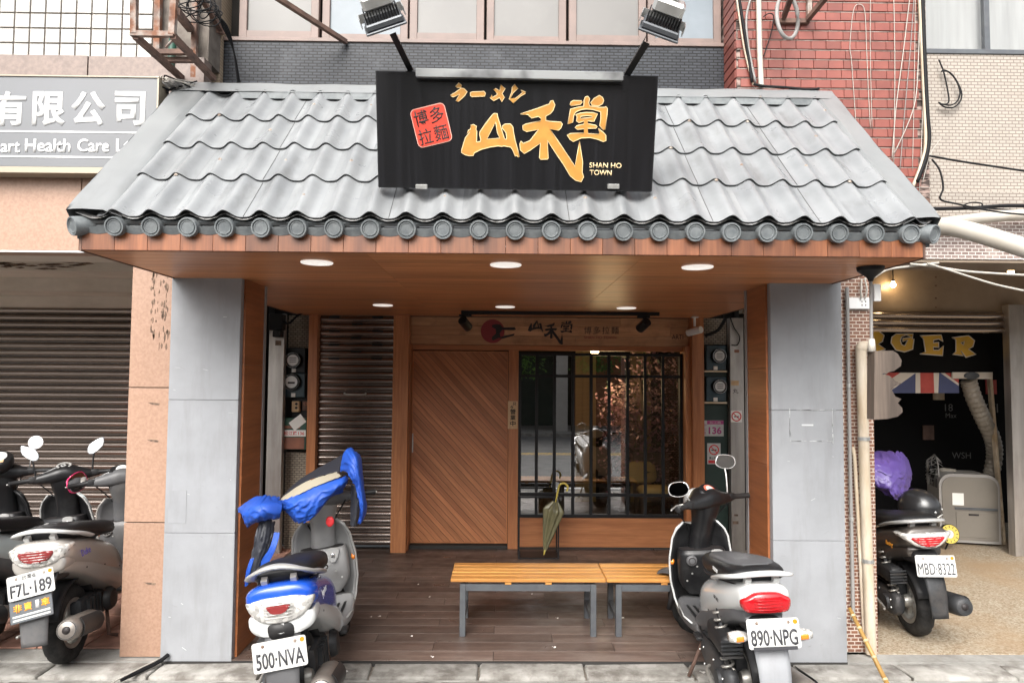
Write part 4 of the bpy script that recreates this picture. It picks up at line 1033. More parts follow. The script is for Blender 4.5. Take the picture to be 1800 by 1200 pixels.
# barred window
wz0, wz1 = zp(909), zp(620)
wn = link('window', None, sf, Vector((0, YW, 0))-sf.location)
def wx(px): return xp(px)
fr = MB().box(xw0, xw0+.03, -.015, .04, wz0, wz1).box(xw1-.03, xw1, -.015, .04, wz0, wz1).box(xw0+.03, xw1-.03, -.014, .039, wz1-.028, wz1).box(xw0+.03, xw1-.03, -.014, .039, wz0, wz0+.035)
fr.build('frame', 'black_metal', wn)
for px in (943, 974.5, 1007, 1039, 1070.5, 1103, 1134, 1165.5):
    MB().box(wx(px)-.0155, wx(px)+.0155, -.012, .004, wz0+.035, wz1-.028).build('bar', 'black_metal', wn)
for py in (660.5, 869):
    MB().box(xw0+.03, xw1-.03, -.008, .008, zp(py)-.015, zp(py)+.015).build('cross_bar', 'black_metal', wn)
MB().grid(lambda u, v: (xw0+.028+(xw1-xw0-.056)*u, .014, wz0+.03+(wz1-wz0-.055)*v), 1, 1).build('pane', 'shop_glass', wn)
S(box('lower_panel', xw0, xw1, YW-.012, YW+.06, .02, wz0-.002, 'panel_wood', sf, .002))
S(box('plinth', xw0, xw1, YW-.002, YW+.06, 0, .0195, 'groove_dark', sf))
# open-sign tag
tg = thing('wooden_tag', 'small pale wooden board with vertical brush writing beside the door', 'sign', pt(901.5, 729, YW-.026))
MB().box(-.052, .052, 0, .01, -.145, .145, .002).build('board', 'tag_wood', tg)
for k, ch in enumerate('只今'): text('character', ch, (-.012 if k else .016, -.001, .115-.035*k), .036, .036, 'ink', tg, bold=.02, depth=.001)
for k, ch in enumerate('營業中'): text('character', ch, (0, -.001, .035-.062*k), .058, .054, 'ink', tg, bold=.02, depth=.001)
# ---------------------------------------------------------------- room behind the glass
rm = thing('dining_room', 'dim dining room with yellow plank wall behind the barred window', 'room', (0, YW+.1, 0))
def Q(o): return L(o, rm)
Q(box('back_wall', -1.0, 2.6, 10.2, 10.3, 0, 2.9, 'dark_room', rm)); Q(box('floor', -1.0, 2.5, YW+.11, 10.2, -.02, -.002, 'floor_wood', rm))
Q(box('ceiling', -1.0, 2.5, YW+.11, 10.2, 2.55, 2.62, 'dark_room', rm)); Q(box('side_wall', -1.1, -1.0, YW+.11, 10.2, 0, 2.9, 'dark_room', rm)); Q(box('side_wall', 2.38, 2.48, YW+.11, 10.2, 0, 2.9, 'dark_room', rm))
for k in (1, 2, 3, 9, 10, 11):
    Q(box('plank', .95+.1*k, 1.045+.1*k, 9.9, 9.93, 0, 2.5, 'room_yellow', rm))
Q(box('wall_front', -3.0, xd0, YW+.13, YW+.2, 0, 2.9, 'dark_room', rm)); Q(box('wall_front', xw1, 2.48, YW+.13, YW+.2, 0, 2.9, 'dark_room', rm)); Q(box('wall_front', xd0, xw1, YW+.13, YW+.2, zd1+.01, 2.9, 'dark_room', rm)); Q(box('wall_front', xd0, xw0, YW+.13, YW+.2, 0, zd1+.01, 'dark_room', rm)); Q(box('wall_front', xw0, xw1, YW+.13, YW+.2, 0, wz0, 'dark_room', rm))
random.seed(21)
bt = thing('blossom_tree', 'artificial pink blossom tree inside the barred window', 'tree', (1.62, 8.15, 0))
tp = [Vector((0,0,0)), Vector((.05,.02,.45)), Vector((-.03,0,.9)), Vector((.06,.03,1.35)), Vector((.0,0,1.85))]
tk = MB().tube(catmull(tp, 5), [.05-.0016*k for k in range(21)], 8)
tips = []
for k in range(16):
    b0 = catmull(tp, 5)[6+ k*14//16]; a = random.uniform(0, 6.28); ln = random.uniform(.3, .6)
    e = b0+Vector((math.cos(a)*ln, math.sin(a)*ln*.6, random.uniform(.0, .35))); mid = (b0+e)/2+Vector((0,0,.07)); tips += [mid, e, (mid+e)/2]
    tk.tube([b0, mid, e], [.018, .012, .006], 6)
tk.build('trunk', 'branch', bt, True)
def bl():
    t = random.choice(tips); return t+Vector((random.gauss(0,.12), random.gauss(0,.10), random.gauss(-.05,.15)))
leaf_cluster(2600, bl, .06).build('blossom', 'petal_pink', bt)
leaf_cluster(420, bl, .06).build('leaves', 'leaf_dark', bt)
ch = thing('padded_chair', 'dark chair with a mustard cushion inside the window', 'chair', (1.72, 7.75, 0))
for sx in (-.18, .18):
    for sy in (-.18, .18): MB().bar((sx, sy, 0), (sx, sy, .44), .035).build('leg', 'branch', ch)
MB().box(-.21, .21, -.21, .21, .44, .48, .008).build('seat', 'branch', ch)
MB().box(-.21, .21, .19, .215, .62, .92, .006).bar((-.19,.2,.48), (-.19,.2,.62), .03).bar((.19,.2,.48), (.19,.2,.62), .03).build('backrest', 'branch', ch)
cu_ = thing('cushion', 'mustard cushion lying on the dark chair', 'cushion', (1.72, 7.73, .48))
MB().loft([super_ring((0,0,z), .19*k, .19*k, 4, 'z') for z, k in ((.0,.82),(.02,.98),(.05,1),(.08,.92),(.095,.6))]).build('pad', 'cushion', cu_, True)
cu_ = thing('cushion', 'mustard cushion propped upright on the padded chair', 'cushion', (1.62, 7.90, .575), (R(-14), 0, R(8)))
MB().loft([super_ring((0,y,.13), .17*k, .13*k, 4, 'y') for y, k in ((-.04,.6),(-.03,.9),(0,1),(.03,.9),(.04,.6))]).build('pad', 'cushion', cu_, True)
lp = thing('pendant_lamp', 'small glowing pendant bulb inside the window', 'lamp', (1.12, 8.35, 2.10))
MB().lathe([(0,-.05),(.035,-.035),(.05,0),(.035,.035),(.012,.06)], n=16).build('bulb', 'bulb_warm', lp, True)
tube('cord', [(0,0,.055), (0,0,.25)], .006, 'wire_black', lp)
ld = bpy.data.lights.new('pendant_light', 'POINT'); ld.energy = 8; ld.color = (1.0,.72,.38); ld.shadow_soft_size = .22
link('pendant_light', ld, lp, (.10, -.35, -.45))
# ---------------------------------------------------------------- track lights under the soffit
tr = thing('track_light', 'black track rail with two spotlights under the wooden soffit', 'lamp', (X_(985, 549, 6.5), 6.5, ZS))
hx = 175*6.5/1200
MB().box(-hx, hx, -.018, .018, -.035, -.0005, .002).build('rail', 'black_metal', tr)
for px, s_ in ((818, 1), (1131, -1)):
    x = X_(px, 565, 6.5)-tr.location.x
    MB().box(x-.06, x+.06, -.02, .02, -.055, -.0355, .003).build('adapter', 'black_metal', tr)
    MB().tube([(x,0,-.055), (x,0,-.09)], .008).build('stem', 'black_metal', tr)
    d = Vector((.35*s_, .75, -.42)).normalized(); c_ = Vector((x, 0, -.125))
    hd = MB().tube([c_-d*.07, c_-d*.065, c_+d*.065, c_+d*.07], [.03, .045, .045, .042], 20).build('spot_head', 'black_metal', tr, 40)
# ================================================================ central roller shutter
cs = thing('roller_shutter', 'narrow brown steel roller shutter with slots, between the wooden posts', 'shutter', ((xp(557,YB)+xp(690,YB))/2, YB+.04, 0))
cx0, cx1 = xp(556.5,YB)+.003, xp(690,YB)-.003
shutter(cs, cx0, cx1, YB+.04, .01, ZS, .0715)
for py, xs_ in ((557, (588, 664)), (569, (628,)), (581.5, (588, 664)), (593.5, (626,)), (605.5, (587, 663)), (617.5, (626,)), (629.5, (587, 662))):
    for px in xs_:
        p = pt(px, py, YB+.026); L(box('slot', p.x-.055, p.x+.055, YB+.0185, YB+.023, p.z-.010, p.z+.010, 'shutter_slot', cs, .001), cs)
p = pt(624, 691, YB+.025); L(MB().tube(catmull([(p.x-.11,YB+.03,p.z),(p.x-.095,YB+.012,p.z-.01),(p.x,YB+.01,p.z-.012),(p.x+.095,YB+.012,p.z-.01),(p.x+.11,YB+.03,p.z)],4), .009, 8).build('handle', 'steel_brushed', cs, True), cs)
# ================================================================ strips of meters either side
ms = thing('meter_wall', 'dark strip of wall with mosaic patches behind the meters and letterbox', 'wall', (xp(520,YB), YB+.1, 0))
xm0, xm1 = xp(497,YB), xp(541,YB)-.002
L(box('back_board', xm0, xm1, YB+.10, YB+.16, Z_(520,795,YB), Z_(520,612,YB), 'meter_black', ms), ms)
L(box('mosaic', xm0, xm1, YB+.101, YB+.16, Z_(520,611,YB), ZS-.001, 'dim_mosaic', ms), ms)
L(box('mosaic', xm0, xm1, YB+.101, YB+.16, 0, Z_(520,796,YB), 'dim_mosaic', ms), ms)
ms2 = thing('meter_wall', 'dark green strip of wall with pale mosaic above, by the steel post', 'wall', (xp(1258,YB), YB+.1, 0))
xn0, xn1 = xp(1236,YB)+.002, xp(1282,YB)
L(box('back_board', xn0, xn1, YB+.06, YB+.16, 0, Z_(1258,606,YB), 'green_panel', ms2), ms2)
L(box('mosaic', xn0, xn1, YB+.065, YB+.16, Z_(1258,605,YB), ZS-.001, 'dim_mosaic', ms2), ms2)
p2 = thing('steel_post', 'stickered stainless post between the green strip and the wood-lined column', 'post', (xp(1295,YB), YB, 0))
L(box('post', xp(1283,YB), xp(1307,YB), YB-.03, YB+.06, 0, ZS-.001, 'steel_brushed', p2, .003), p2)
for px, py, w_, h_, m_ in ((1295, 617, .05, .03, 'tape_rust'), (1292, 673, .08, .05, 'tag_wood'), (1293, 918, .06, .03, 'glue_stain'), (1294, 905, .04, .02, 'glue_stain')):
    q = pt(px, py, YB-.031); L(box('sticker', q.x-w_/2, q.x+w_/2, YB-.0318, YB-.0305, q.z-h_/2, q.z+h_/2, m_, p2), p2)
q = pt(1293, 687, YB-.031); text('scribble', '丸', q-p2.location, .06, .05, 'ink', p2, depth=.001)
def meter(label, px, py, y, hw, hh, boxm, face_dx, face_dy, r_, dig=False):
    c_ = pt(px, py, y)
    m = thing('electric_meter', label, 'meter', c_, group='electric meters')
    MB().box(-hw, hw, 0, .10, -hh, hh, .008).build('case', boxm, m)
    fx, fz = face_dx, face_dy
    MB().lathe([(r_*1.12, .0), (r_*1.12, -.035), (r_*1.0, -.05), (0, -.05)], (fx, 0, fz), 'y', 28).build('bezel', 'meter_black', m, 40)
    MB().lathe([(r_*.78, -.051), (0, -.0515)], (fx, 0, fz), 'y', 24).build('dial', 'dial_white', m)
    MB().lathe([(r_*.95,-.046),(r_*.95,-.056),(r_*1.04,-.056),(r_*1.04,-.046)], (fx, 0, fz), 'y', 28).build('glass_ring', 'chrome', m, 40)
    if dig: MB().box(fx-r_*.45, fx+r_*.45, -.053, -.0518, fz-.018, fz+.002).build('readout', 'ink', m)
    else:
        for k in range(3): MB().box(fx-r_*.45, fx+r_*.45, -.0532, -.0518, fz+.02-.02*k, fz+.026-.02*k).build('scale', 'ink', m)
    MB().box(-hw*.3, hw*.1, -.012, 0, -hh+.005, -hh+.045, .002).build('tag', 'paper', m)
meter('round glass electric meter, upper of the two above the letterbox', 519, 633, YB+.02, .105, .13, 'meter_black', -.01, .0, .075)
meter('blue boxed electric meter with a readout above the letterbox', 518, 677, YB+.02, .105, .125, 'meter_blue', -.02, .035, .080, True)
meter('blue boxed electric meter, upper one on the dark green strip', 1259, 629, YB+.0, .105, .13, 'meter_blue', .02, .02, .068)
meter('blue boxed electric meter, lower one above the house number', 1259, 684, YB+.0, .105, .13, 'meter_blue', .025, .03, .068)
for py in (652, 707):
    q = pt(1257, py, YB); L(box('ledge', q.x-.115, q.x+.12, YB-.02, YB+.06, q.z-.012, q.z+.006, 'pale_wood', ms2), ms2)
fb = thing('fuse_box', 'small brown fuse holder with two holes below the blue meter', 'fuse box', pt(521, 713, YB+.04))
MB().box(-.05, .03, 0, .06, -.065, .05, .006).build('case', 'tag_wood', fb); MB().lathe([(.0,-.004),(.014,-.004),(.014,.0)], (.0,-.001,.02), 'y', 14).build('hole', 'ink', fb); MB().lathe([(.0,-.004),(.014,-.004),(.014,.0)], (.0,-.001,-.02), 'y', 14).build('hole', 'ink', fb)
MB().lathe([(.008,-.01),(.008,-.016),(.02,-.016),(.02,-.01)], (.09,.02,.02), 'y', 16).build('dial_ring', 'tape_rust', fb); MB().box(.05,.12,.03,.06,-.05,.05,.004).build('side_case', 'rust_dark', fb)
mbx = thing('letterbox', 'green metal letterbox with an envelope and a red house number', 'letterbox', pt(518, 762, YB+.0))
MB().box(-.125, .125, -.02, .10, -.16, .16, .006).build('case', 'green_box', mbx)
MB().box(-.10, .06, -.023, -.0205, .055, .085).build('slot', 'tape_rust', mbx)
MB().box(-.12, .12, -.025, -.0205, -.025, .04, .001).build('number_plate', 'paper', mbx)
text('word', '松江路136', (-.0, -.0255, .008), .21, .042, 'prohibit_red', mbx, bold=.02, depth=.0008)
MB().box(-.105, .105, -.024, -.0205, -.155, -.035, .002).build('rusty_flap', 'tape_rust', mbx)
ev = tag(MB().obox((0,0,0), (.15,.003,.10), Matrix.Rotation(R(-38),3,'Y')).build('envelope', 'paper', loc=pt(523, 742, YB-.024)), 'white envelope sticking out of the green letterbox', 'envelope')
# house number and no-smoking signs
hn = thing('house_number', 'white and magenta house number plate reading 136', 'sign', pt(1254, 752.5, YB+.055))
MB().box(-.108, .108, 0, .004, -.082, .082, .002).build('plate', 'plate_white', hn)
MB().box(-.066, .107, -.0015, -.0003, .042, .080).build('band', 'magenta', hn)
text('word', '松江路', (.02, -.002, .061), .12, .026, 'plate_white', hn, depth=.0008); text('word', '136', (.018, -.001, -.022), .135, .075, 'magenta', hn, bold=.03, depth=.0008)
for k, c_ in enumerate('中山區'): text('character', c_, (-.088, -.001, .032-.04*k), .026, .028, 'magenta', hn, depth=.0008)
def ring(cx, cz, r0, r1, y0, m, parent, nm='ring'):
    return MB().lathe([(r0, y0), (r0, y0-.0012), (r1, y0-.0012), (r1, y0)], (cx, 0, cz), 'y', 32).build(nm, m, parent)
def nosmoke(root, cx, cz, r_, y0):
    ring(cx, cz, r_*.78, r_, y0, 'prohibit_red', root)
    MB().obox((cx, y0-.0006, cz), (r_*1.6, .0012, r_*.17), Matrix.Rotation(R(45), 3, 'Y')).build('slash', 'prohibit_red', root)
    MB().box(cx-r_*.5, cx+r_*.5, y0-.0004, y0-.0001, cz-r_*.14, cz+r_*.06).build('cigarette', 'ink', root)
ns_ = thing('no_smoking_sign', 'rectangular no smoking sign below the house number', 'sign', pt(1255, 797, YB+.055))
MB().box(-.07, .07, 0, .003, -.108, .108, .002).build('plate', 'plate_white', ns_)
nosmoke(ns_, 0, .04, .053, -.0005)
text('word', '禁止吸菸', (0, -.001, -.045), .10, .028, 'ink', ns_, bold=.02, depth=.0008)
MB().box(-.06, .06, -.001, -.0003, -.098, -.068).build('band', 'prohibit_red', ns_)
st2 = thing('no_smoking_sticker', 'round no smoking sticker on the stainless post', 'sticker', pt(1294.5, 731.5, YB-.032))
MB().box(-.058, .058, 0, .0012, -.06, .06).build('backing', 'paper', st2); nosmoke(st2, 0, 0, .052, -.0004)
cc = thing('security_camera', 'white bullet camera under the soffit at the window post', 'camera', (X_(1221, 553, 6.95), 6.95, ZS))
MB().box(-.035, .035, -.03, .03, -.012, -.0005, .003).build('base', 'cctv', cc); MB().tube([(0,0,-.012),(0,0,-.10)], .012).build('stem', 'cctv', cc, 60)
a = Vector((.045, -.06, -.135)); b_ = Vector((-.02, .05, -.155)); d = (a-b_).normalized()
MB().tube([b_-d*.05, b_-d*.045, a, a+d*.004], [.03, .036, .036, .033], 18).build('body', 'cctv', cc, 40); MB().tube([b_-d*.052, b_-d*.0505], .026, 16).build('lens', 'black_metal', cc)
for pts_, lb_ in (([(1283,556),(1290,575),(1300,592),(1296,606),(1286,606)], 'thin black cable looping over the top of the steel post'), ([(1240,590),(1262,580),(1275,560)], 'thick black cable rising over the pale mosaic beside the camera')):
    tag(fine_wire('cable', [pt(x, y, YB-.06) for x, y in pts_], .006 if 'thin' in lb_ else .018, 'wire_black'), lb_, 'cable')
jb = thing('cable_box', 'black cable junction hanging at the top of the shutter post', 'cable box', pt(484, 568, 6.9))
MB().box(-.07, .07, 0, .12, -.07, .10, .01).box(-.02, .06, -.02, .1, -.14, -.075, .006).build('case', 'meter_black', jb)
fine_wire('cable', [(.05,.05,.05), (.12,.03,.0), (.2,.06,.08), (.3,.1,.15)], .012, 'wire_black', jb)
# ================================================================ slatted benches
def bench(label, xl, xr):
    yf, yb_ = 4.80, 5.22; H = .395
    b = thing('slatted_bench', label, 'bench', ((xl+xr)/2, 5.0, 0), group='slatted benches')
    hw = (xr-xl)/2; n_ = 5; gw = (yb_-yf)/n_
    sm = MB().box(-hw, hw, -gw/2+.006, gw/2-.006, 0, .024, .004).mesh('slat', 'slat_wood')
    for k in range(n_): link('slat', sm, b, (0, yf+gw*(k+.5)-5.0, H-.024))
    for x in (-hw*.26, hw*.26): MB().box(x-.022, x+.022, yf-5.0+.006, yb_-5.0-.006, H-.038, H-.0245).build('batten', 'slat_wood', b)
    for x in (-hw+.085, hw-.085):
        for yy in (yf+.03, yb_-.03): MB().box(x-.02, x+.02, yy-5.0-.02, yy-5.0+.02, 0, H-.039, .002).build('leg', 'dark_grey_metal', b)
        MB().box(x-.017, x+.017, yf+.051-5.0, yb_-.051-5.0, .10, .135, .001).build('foot_rail', 'dark_grey_metal', b)
        MB().box(x-.017, x+.017, yf+.051-5.0, yb_-.051-5.0, H-.08, H-.0395, .001).build('cross_rail', 'dark_grey_metal', b)
    for yy in (yf+.03, yb_-.03): MB().box(-hw+.106, hw-.106, yy-5.0-.018, yy-5.0+.018, H-.085, H-.0395, .001).build('side_rail', 'dark_grey_metal', b)
bench('orange slatted bench standing clear before the door and window', X_(792, 1008, 4.8), X_(1066, 1008, 4.8)-.003)
bench('orange slatted bench partly hidden behind the white scooter', X_(1066, 1008, 4.8)+.003, X_(1066, 1008, 4.8)+1.09)
# ---------------------------------------------------------------- umbrella in a thin black stand
us = thing('umbrella_stand', 'thin black wire umbrella stand before the lower window panel', 'stand', (X_(945, 960, 6.85), 6.95, 0))
x0_, x1_ = X_(912, 900, 6.95)-us.location.x, X_(980, 900, 6.95)-us.location.x
fm = MB()
for x in (x0_, x1_):
    for yy in (-.12, .12): fm.bar((x, yy, .01), (x, yy, .60), .014)
    fm.bar((x, -.12, .60), (x, .12, .60), .014)
for yy in (-.12, .12): fm.bar((x0_, yy, .60), (x1_, yy, .60), .014)
fm.build('frame', 'black_metal', us)
MB().box(x0_-.01, x1_+.01, -.13, .13, 0, .012, .002).build('tray', 'black_metal', us)
um = thing('umbrella', 'folded olive clear umbrella with yellow hook handle hanging on the stand', 'umbrella', pt(956, 975, 6.80))
top = pt(974, 893, 6.80)-um.location; tipv = Vector((0,0,0))
axd = (top-tipv).normalized(); sx = axd.cross(Vector((0,1,0))).normalized(); sy = sx.cross(axd)
def fold(u, v):
    t = v; r_ = .008+.088*min(1, t/.84)**.9*(1-max(0, t-.84)/.16*.75)
    a = 2*math.pi*u; r_ *= 1+.20*math.cos(a*8+3*t)
    return tipv+axd*(.03+t*.50)+sx*math.cos(a)*r_+sy*math.sin(a)*r_*.7
MB().grid(fold, 64, 24).build('canopy', 'umbrella_film', um, True)
MB().tube([tipv, tipv+axd*.05], [.004, .012], 8).build('tip', 'umbrella_yellow', um, True)
hb = tipv+axd*.52
MB().tube([tipv+axd*.04, hb+axd*.06], .006, 8).build('shaft', 'umbrella_yellow', um, True)
hk = [hb+axd*.06+axd*.10*t for t in (0,.5,1)] + [hb+axd*.16+axd*.045*math.sin(a)-sx*(.045-.045*math.cos(a))*-1*(-1) for a in (R(40),R(90),R(140),R(180),R(215))]
MB().tube(catmull(hk, 4), .010, 8).build('handle', 'umbrella_yellow', um, True)
# ================================================================ burger shop: inside and in front
bs = thing('burger_sign', 'black fascia board with yellow slab letters ending in RGER', 'sign', (4.2, 7.34, 2.0))
YG = 7.34
L(box('board', 2.6, X_(1745, 620, YG), YG, YG+.03, Z_(1650, 655, YG), Z_(1650, 585, YG), 'black_board', bs), bs)
def bpx(x, y): return (1530+x/6.667, 570+y/6.667)
def flat_shape(nm, loops, Y, m, parent, conv, depth=.004, off=0.0, dy=0.0):
    L2 = []
    for lp in loops:
        q = [pt(*conv(x, y), Y) for x, y in lp]; L2.append([(v.x-parent.location.x, v.z-parent.location.z) for v in q])
    me = curve_mesh(nm, L2, depth, off); me.materials.append(MATS[m]); return link(nm, me, parent, (0, Y+dy-parent.location.y, 0), FRONT)
LG = [[(500,110),(490,170),(510,170),(495,290),(400,322),(300,300),(240,215),(250,150),(300,110)], [(350,190),(365,145),(420,122),(480,150),(380,165),(380,200),(440,180),(400,250),(365,235)]]
LE = [[(580,130),(830,122),(848,200),(800,170),(740,185),(735,215),(800,210),(800,270),(735,265),(740,300),(800,300),(855,250),(845,365),(580,345),(645,320),(620,170)]]
LR = [[(955,155),(1150,130),(1220,190),(1200,260),(1150,290),(1235,350),(1120,385),(1060,310),(1085,365),(965,350),(1000,320),(1000,180)], [(1060,215),(1100,200),(1090,240)]]
LR0 = [[(x-1060, y-60) for x, y in lp] for lp in LR]
LU = [[(x-470, y-15) for x, y in [(10,120),(140,120),(120,150),(125,260),(160,290),(200,260),(200,150),(180,120),(290,120),(270,150),(265,290),(150,345),(40,290),(35,150)]]]
for lp in (LU, LR0, LG, LE, LR):
    gl = flat_shape('letter', lp, YG-.012, 'burger_yellow', bs, bpx, .006)
    for l_ in lp:
        MB().tube([pt(*bpx(x, y), YG-.015)-bs.location for x, y in l_], .006, 6, closed=True).build('outline', 'flag_white', bs, True)
fg = thing('flag_valance', 'union flag cloth hanging below the yellow letters', 'flag', (4.2, 7.36, 1.8))
YQ = 7.36
def flg(nm, poly, m, k): flat_shape(nm, [poly], YQ-.001*k, m, fg, bpx, .0012)
flg('cloth', [(-60,552),(1030,552),(1040,805),(-60,805)], 'flag_blue', 0)
flg('white_band', [(200,552),(530,552),(530,570),(290,740),(200,800),(-20,800),(-20,740)], 'flag_white', 1)
flg('red_band', [(230,552),(370,552),(60,760),(-10,780),(-10,720)], 'flag_red', 2)
flg('white_band', [(800,552),(950,552),(1035,660),(1035,720)], 'flag_white', 1)
flg('red_band', [(850,552),(1035,552),(1035,690)], 'flag_red', 2)
flg('white_band', [(530,552),(805,552),(795,805),(528,805)], 'flag_white', 3)
flg('red_stripe', [(583,553),(740,553),(748,804),(588,804)], 'flag_red', 4)
vd = thing('vent_duct', 'white duct board with dark round vent above the hose', 'vent', (5.0, 7.33, 1.8))
flat_shape('board', [[(955,560),(1425,560),(1425,640),(955,635)]], 7.34, 'flag_white', vd, bpx, .02)
flat_shape('vent_ring', [[(1100+85+88*math.cos(a*.3142), 600+42*math.sin(a*.3142)) for a in range(20)]], 7.325, 'dark_grey_metal', vd, bpx, .02)
hs_ = thing('exhaust_hose', 'pale corrugated hose bending down to the portable air conditioner', 'hose', (5.2, 7.4, 1.0))
path = catmull([pt(x, y, Y)-hs_.location for x, y, Y in ((1702,668,7.36),(1712,700,7.40),(1728,735,7.5),(1744,770,7.6),(1748,800,7.66),(1742,835,7.66))], 9)
rad = [ .078+(.006 if k % 2 else -.005) for k in range(len(path))]
MB().tube(path, rad, 20).build('hose', 'hose', hs_, 12)
ac = thing('air_conditioner', 'beige portable air conditioner with rounded top on the pebble floor', 'air conditioner', (X_(1706, 947, 7.42), 7.42, 0), (0, 0, R(-14)))
w2, hh, dp = .235, .735, .36
def arch(w_, h_, r_, n=8):
    o = [(-w_, 0), (w_, 0)]
    for k in range(n+1): a = R(90*k/n); o.append((w_-r_+r_*math.cos(a), h_-r_+r_*math.sin(a)))
    for k in range(n+1): a = R(90+90*k/n); o.append((-w_+r_+r_*math.cos(a), h_-r_+r_*math.sin(a)))
    return o
MB().prism([(x, z+.03) for x, z in arch(w2*1.25, hh, .13)], .0, dp).build('body', 'ac_trim', ac, 30)
MB().prism([(x, z+.06) for x, z in arch(w2*1.14, hh-.06, .11)], -.012, 0).build('back_panel', 'ac_body', ac, 30)
MB().box(-.14, .25, -.018, -.0125, .09, .36, .003).build('filter_cover', 'ac_body', ac); MB().box(-.02, .08, -.022, -.0185, .325, .345, .002).build('catch', 'ink', ac)
MB().box(-.15, .26, -.024, -.0125, .385, .41, .002).build('cord_rail', 'dark_grey_metal', ac); MB().box(-.17, -.06, -.0145, -.0125, .43, .56).build('label', 'paper', ac)
for k in range(6): MB().box(-w2*1.25-.004, -w2*1.25, .05+.045*k, .07+.045*k, .60, .70).build('grille_slot', 'ink', ac)
for x in (-.2, .2):
    for y in (.06, .3): MB().lathe([(0,-.03),(.02,-.02),(.02,.02),(0,.03)], (x, y, .03), 'x', 12).build('castor', 'ink', ac)
fn = thing('standing_fan', 'black wire fan facing away beside the portable air conditioner', 'fan', (X_(1645, 900, 7.75), 7.75, 0), (0, 0, R(-112)))
zf = Z_(1645, 830, 7.75)
fg_ = MB()
for k in range(18):
    a = 2*math.pi*k/18; fg_.tube([(0,-.07,zf),(.14*math.cos(a),-.07,zf+.14*math.sin(a)),(.2*math.cos(a),0,zf+.2*math.sin(a)),(.13*math.cos(a),.06,zf+.13*math.sin(a))], .003, 5)
fg_.build('cage', 'wire_grey', fn, True)
MB().tube([(.2*math.cos(k*.2618),0,zf+.2*math.sin(k*.2618)) for k in range(24)], .007, 6, closed=True).build('cage_ring', 'wire_grey', fn, True)
for k in range(3):
    a = 2*math.pi*k/3; MB().grid(lambda u, v: (math.cos(a+(v-.5)*1.1)*(.03+.14*u), -.03+.04*(v-.5), zf+math.sin(a+(v-.5)*1.1)*(.03+.14*u)), 3, 4).build('blade', 'wire_black', fn, True)
MB().lathe([(.0,.04),(.05,.045),(.06,.08),(.05,.2),(.0,.22)], (0,0,zf), 'y', 16).build('motor', 'hose', fn, True)
tube('pole', [(0,.1,.03), (0,.1,zf-.05)], .014, 'wire_black', fn); MB().lathe([(.0,.0),(.17,.0),(.16,.02),(.03,.035),(0,.035)], (0,.1,0), 'z', 24).build('base', 'wire_black', fn)
ck_ = thing('yellow_dial', 'yellow ringed clock dial leaning behind the scooter tail', 'clock', pt(1668, 938, 7.2), (R(-10), 0, 0))
MB().lathe([(.045,-.01),(.045,-.02),(.095,-.02),(.095,0)], ax='y', n=32).build('dial', 'umbrella_yellow', ck_)
for k in range(12):
    a = R(30*k); MB().obox((.075*math.cos(a), -.0215, .075*math.sin(a)), (.022,.002,.006), Matrix.Rotation(-a,3,'Y')).build('mark', 'ink', ck_)
MB().lathe([(0,-.012),(.044,-.012)], ax='y', n=24).build('centre', 'dial_white', ck_)
MB().lathe([(.095,0),(.095,-.018),(.101,-.018),(.101,.01),(0,.01)], ax='y', n=32).build('rim', 'wire_black', ck_); MB().bar((0,.03,-.09),(0,.10,-Z_(1668,938,7.2)+.01), .012).build('stand', 'wire_black', ck_)
bp_ = thing('wooden_batten', 'upright wooden batten inside the burger shop doorway', 'batten', (X_(1762, 900, 7.5), 7.5, 0))
MB().bar((0,0,0), (-.13,0,2.35), .05, .03).build('batten', 'pale_wood', bp_)
wr = thing('chalk_wall', 'black chalk wall with white handwriting inside the burger shop', 'wall', (4.2, 8.6, 0))
MB().box(-1.6, 2.4, 0, .04, 0, 2.9).build('board', 'black_board', wr)
for s_, px, py, w_ in (('WSH', 1690, 800, .24), ('SKFI', 1735, 717, .28), ('18', 1668, 716, .10), ('Max', 1672, 730, .14)):
    q = pt(px, py, 8.598); text('scribble', s_, q-wr.location, w_, None, 'chalk', wr, depth=.001)
for k, (px, py, m_) in enumerate(((1632, 760, 'rust_dark'), (1650, 690, 'pale_wood'), (1742, 680, 'flag_red'), (1716, 650, 'paper'))):
    q = pt(px, py, 8.59); L(box('poster', q.x-.07, q.x+.07, 8.585, 8.599, q.z-.09, q.z+.09, m_, wr), wr)
# carved hanging sign
cw = thing('carved_sign', 'rough weathered wooden sign with a jagged edge hanging beside the pillar', 'sign', (X_(1552, 680, 3.73), 3.70, 1.7))
EDG = [(262,800),(360,798),(385,815),(405,850),(400,880),(365,905),(300,921),(340,930),(370,955),(405,972),(370,985),(352,1003),(372,1040),(403,1052),(385,1075),(408,1100),(410,1122),(385,1145),(330,1158),(260,1162)]
q = [pt(1450+x/3, 350+y/3, 3.70) for x, y in EDG]
MB().prism([(v.x-cw.location.x, v.z-cw.location.z) for v in q], 0, .075).build('slab', 'carved_wood', cw)
ED2 = [(p[0]+4, p[1]) for p in EDG]
for i in range(1, len(EDG)-2):
    a, b_ = q[i]-cw.location, q[i+1]-cw.location
    d = (b_-a).normalized(); nrm = Vector((-d.z, 0, d.x))*-1
    if nrm.x < -.2: continue
    m_ = 'umbrella_yellow' if i in (4, 5, 8) else 'pale_wood'
    e = MB(); o1 = Vector((0, -.004, 0)); o2 = Vector((0, .072, 0)); n2 = nrm*.006
    e.b.faces.new([e.b.verts.new(v) for v in (a+o1+n2*.0, b_+o1, b_+o2+n2, a+o2+n2)])
    e.build('raw_edge', m_, cw)
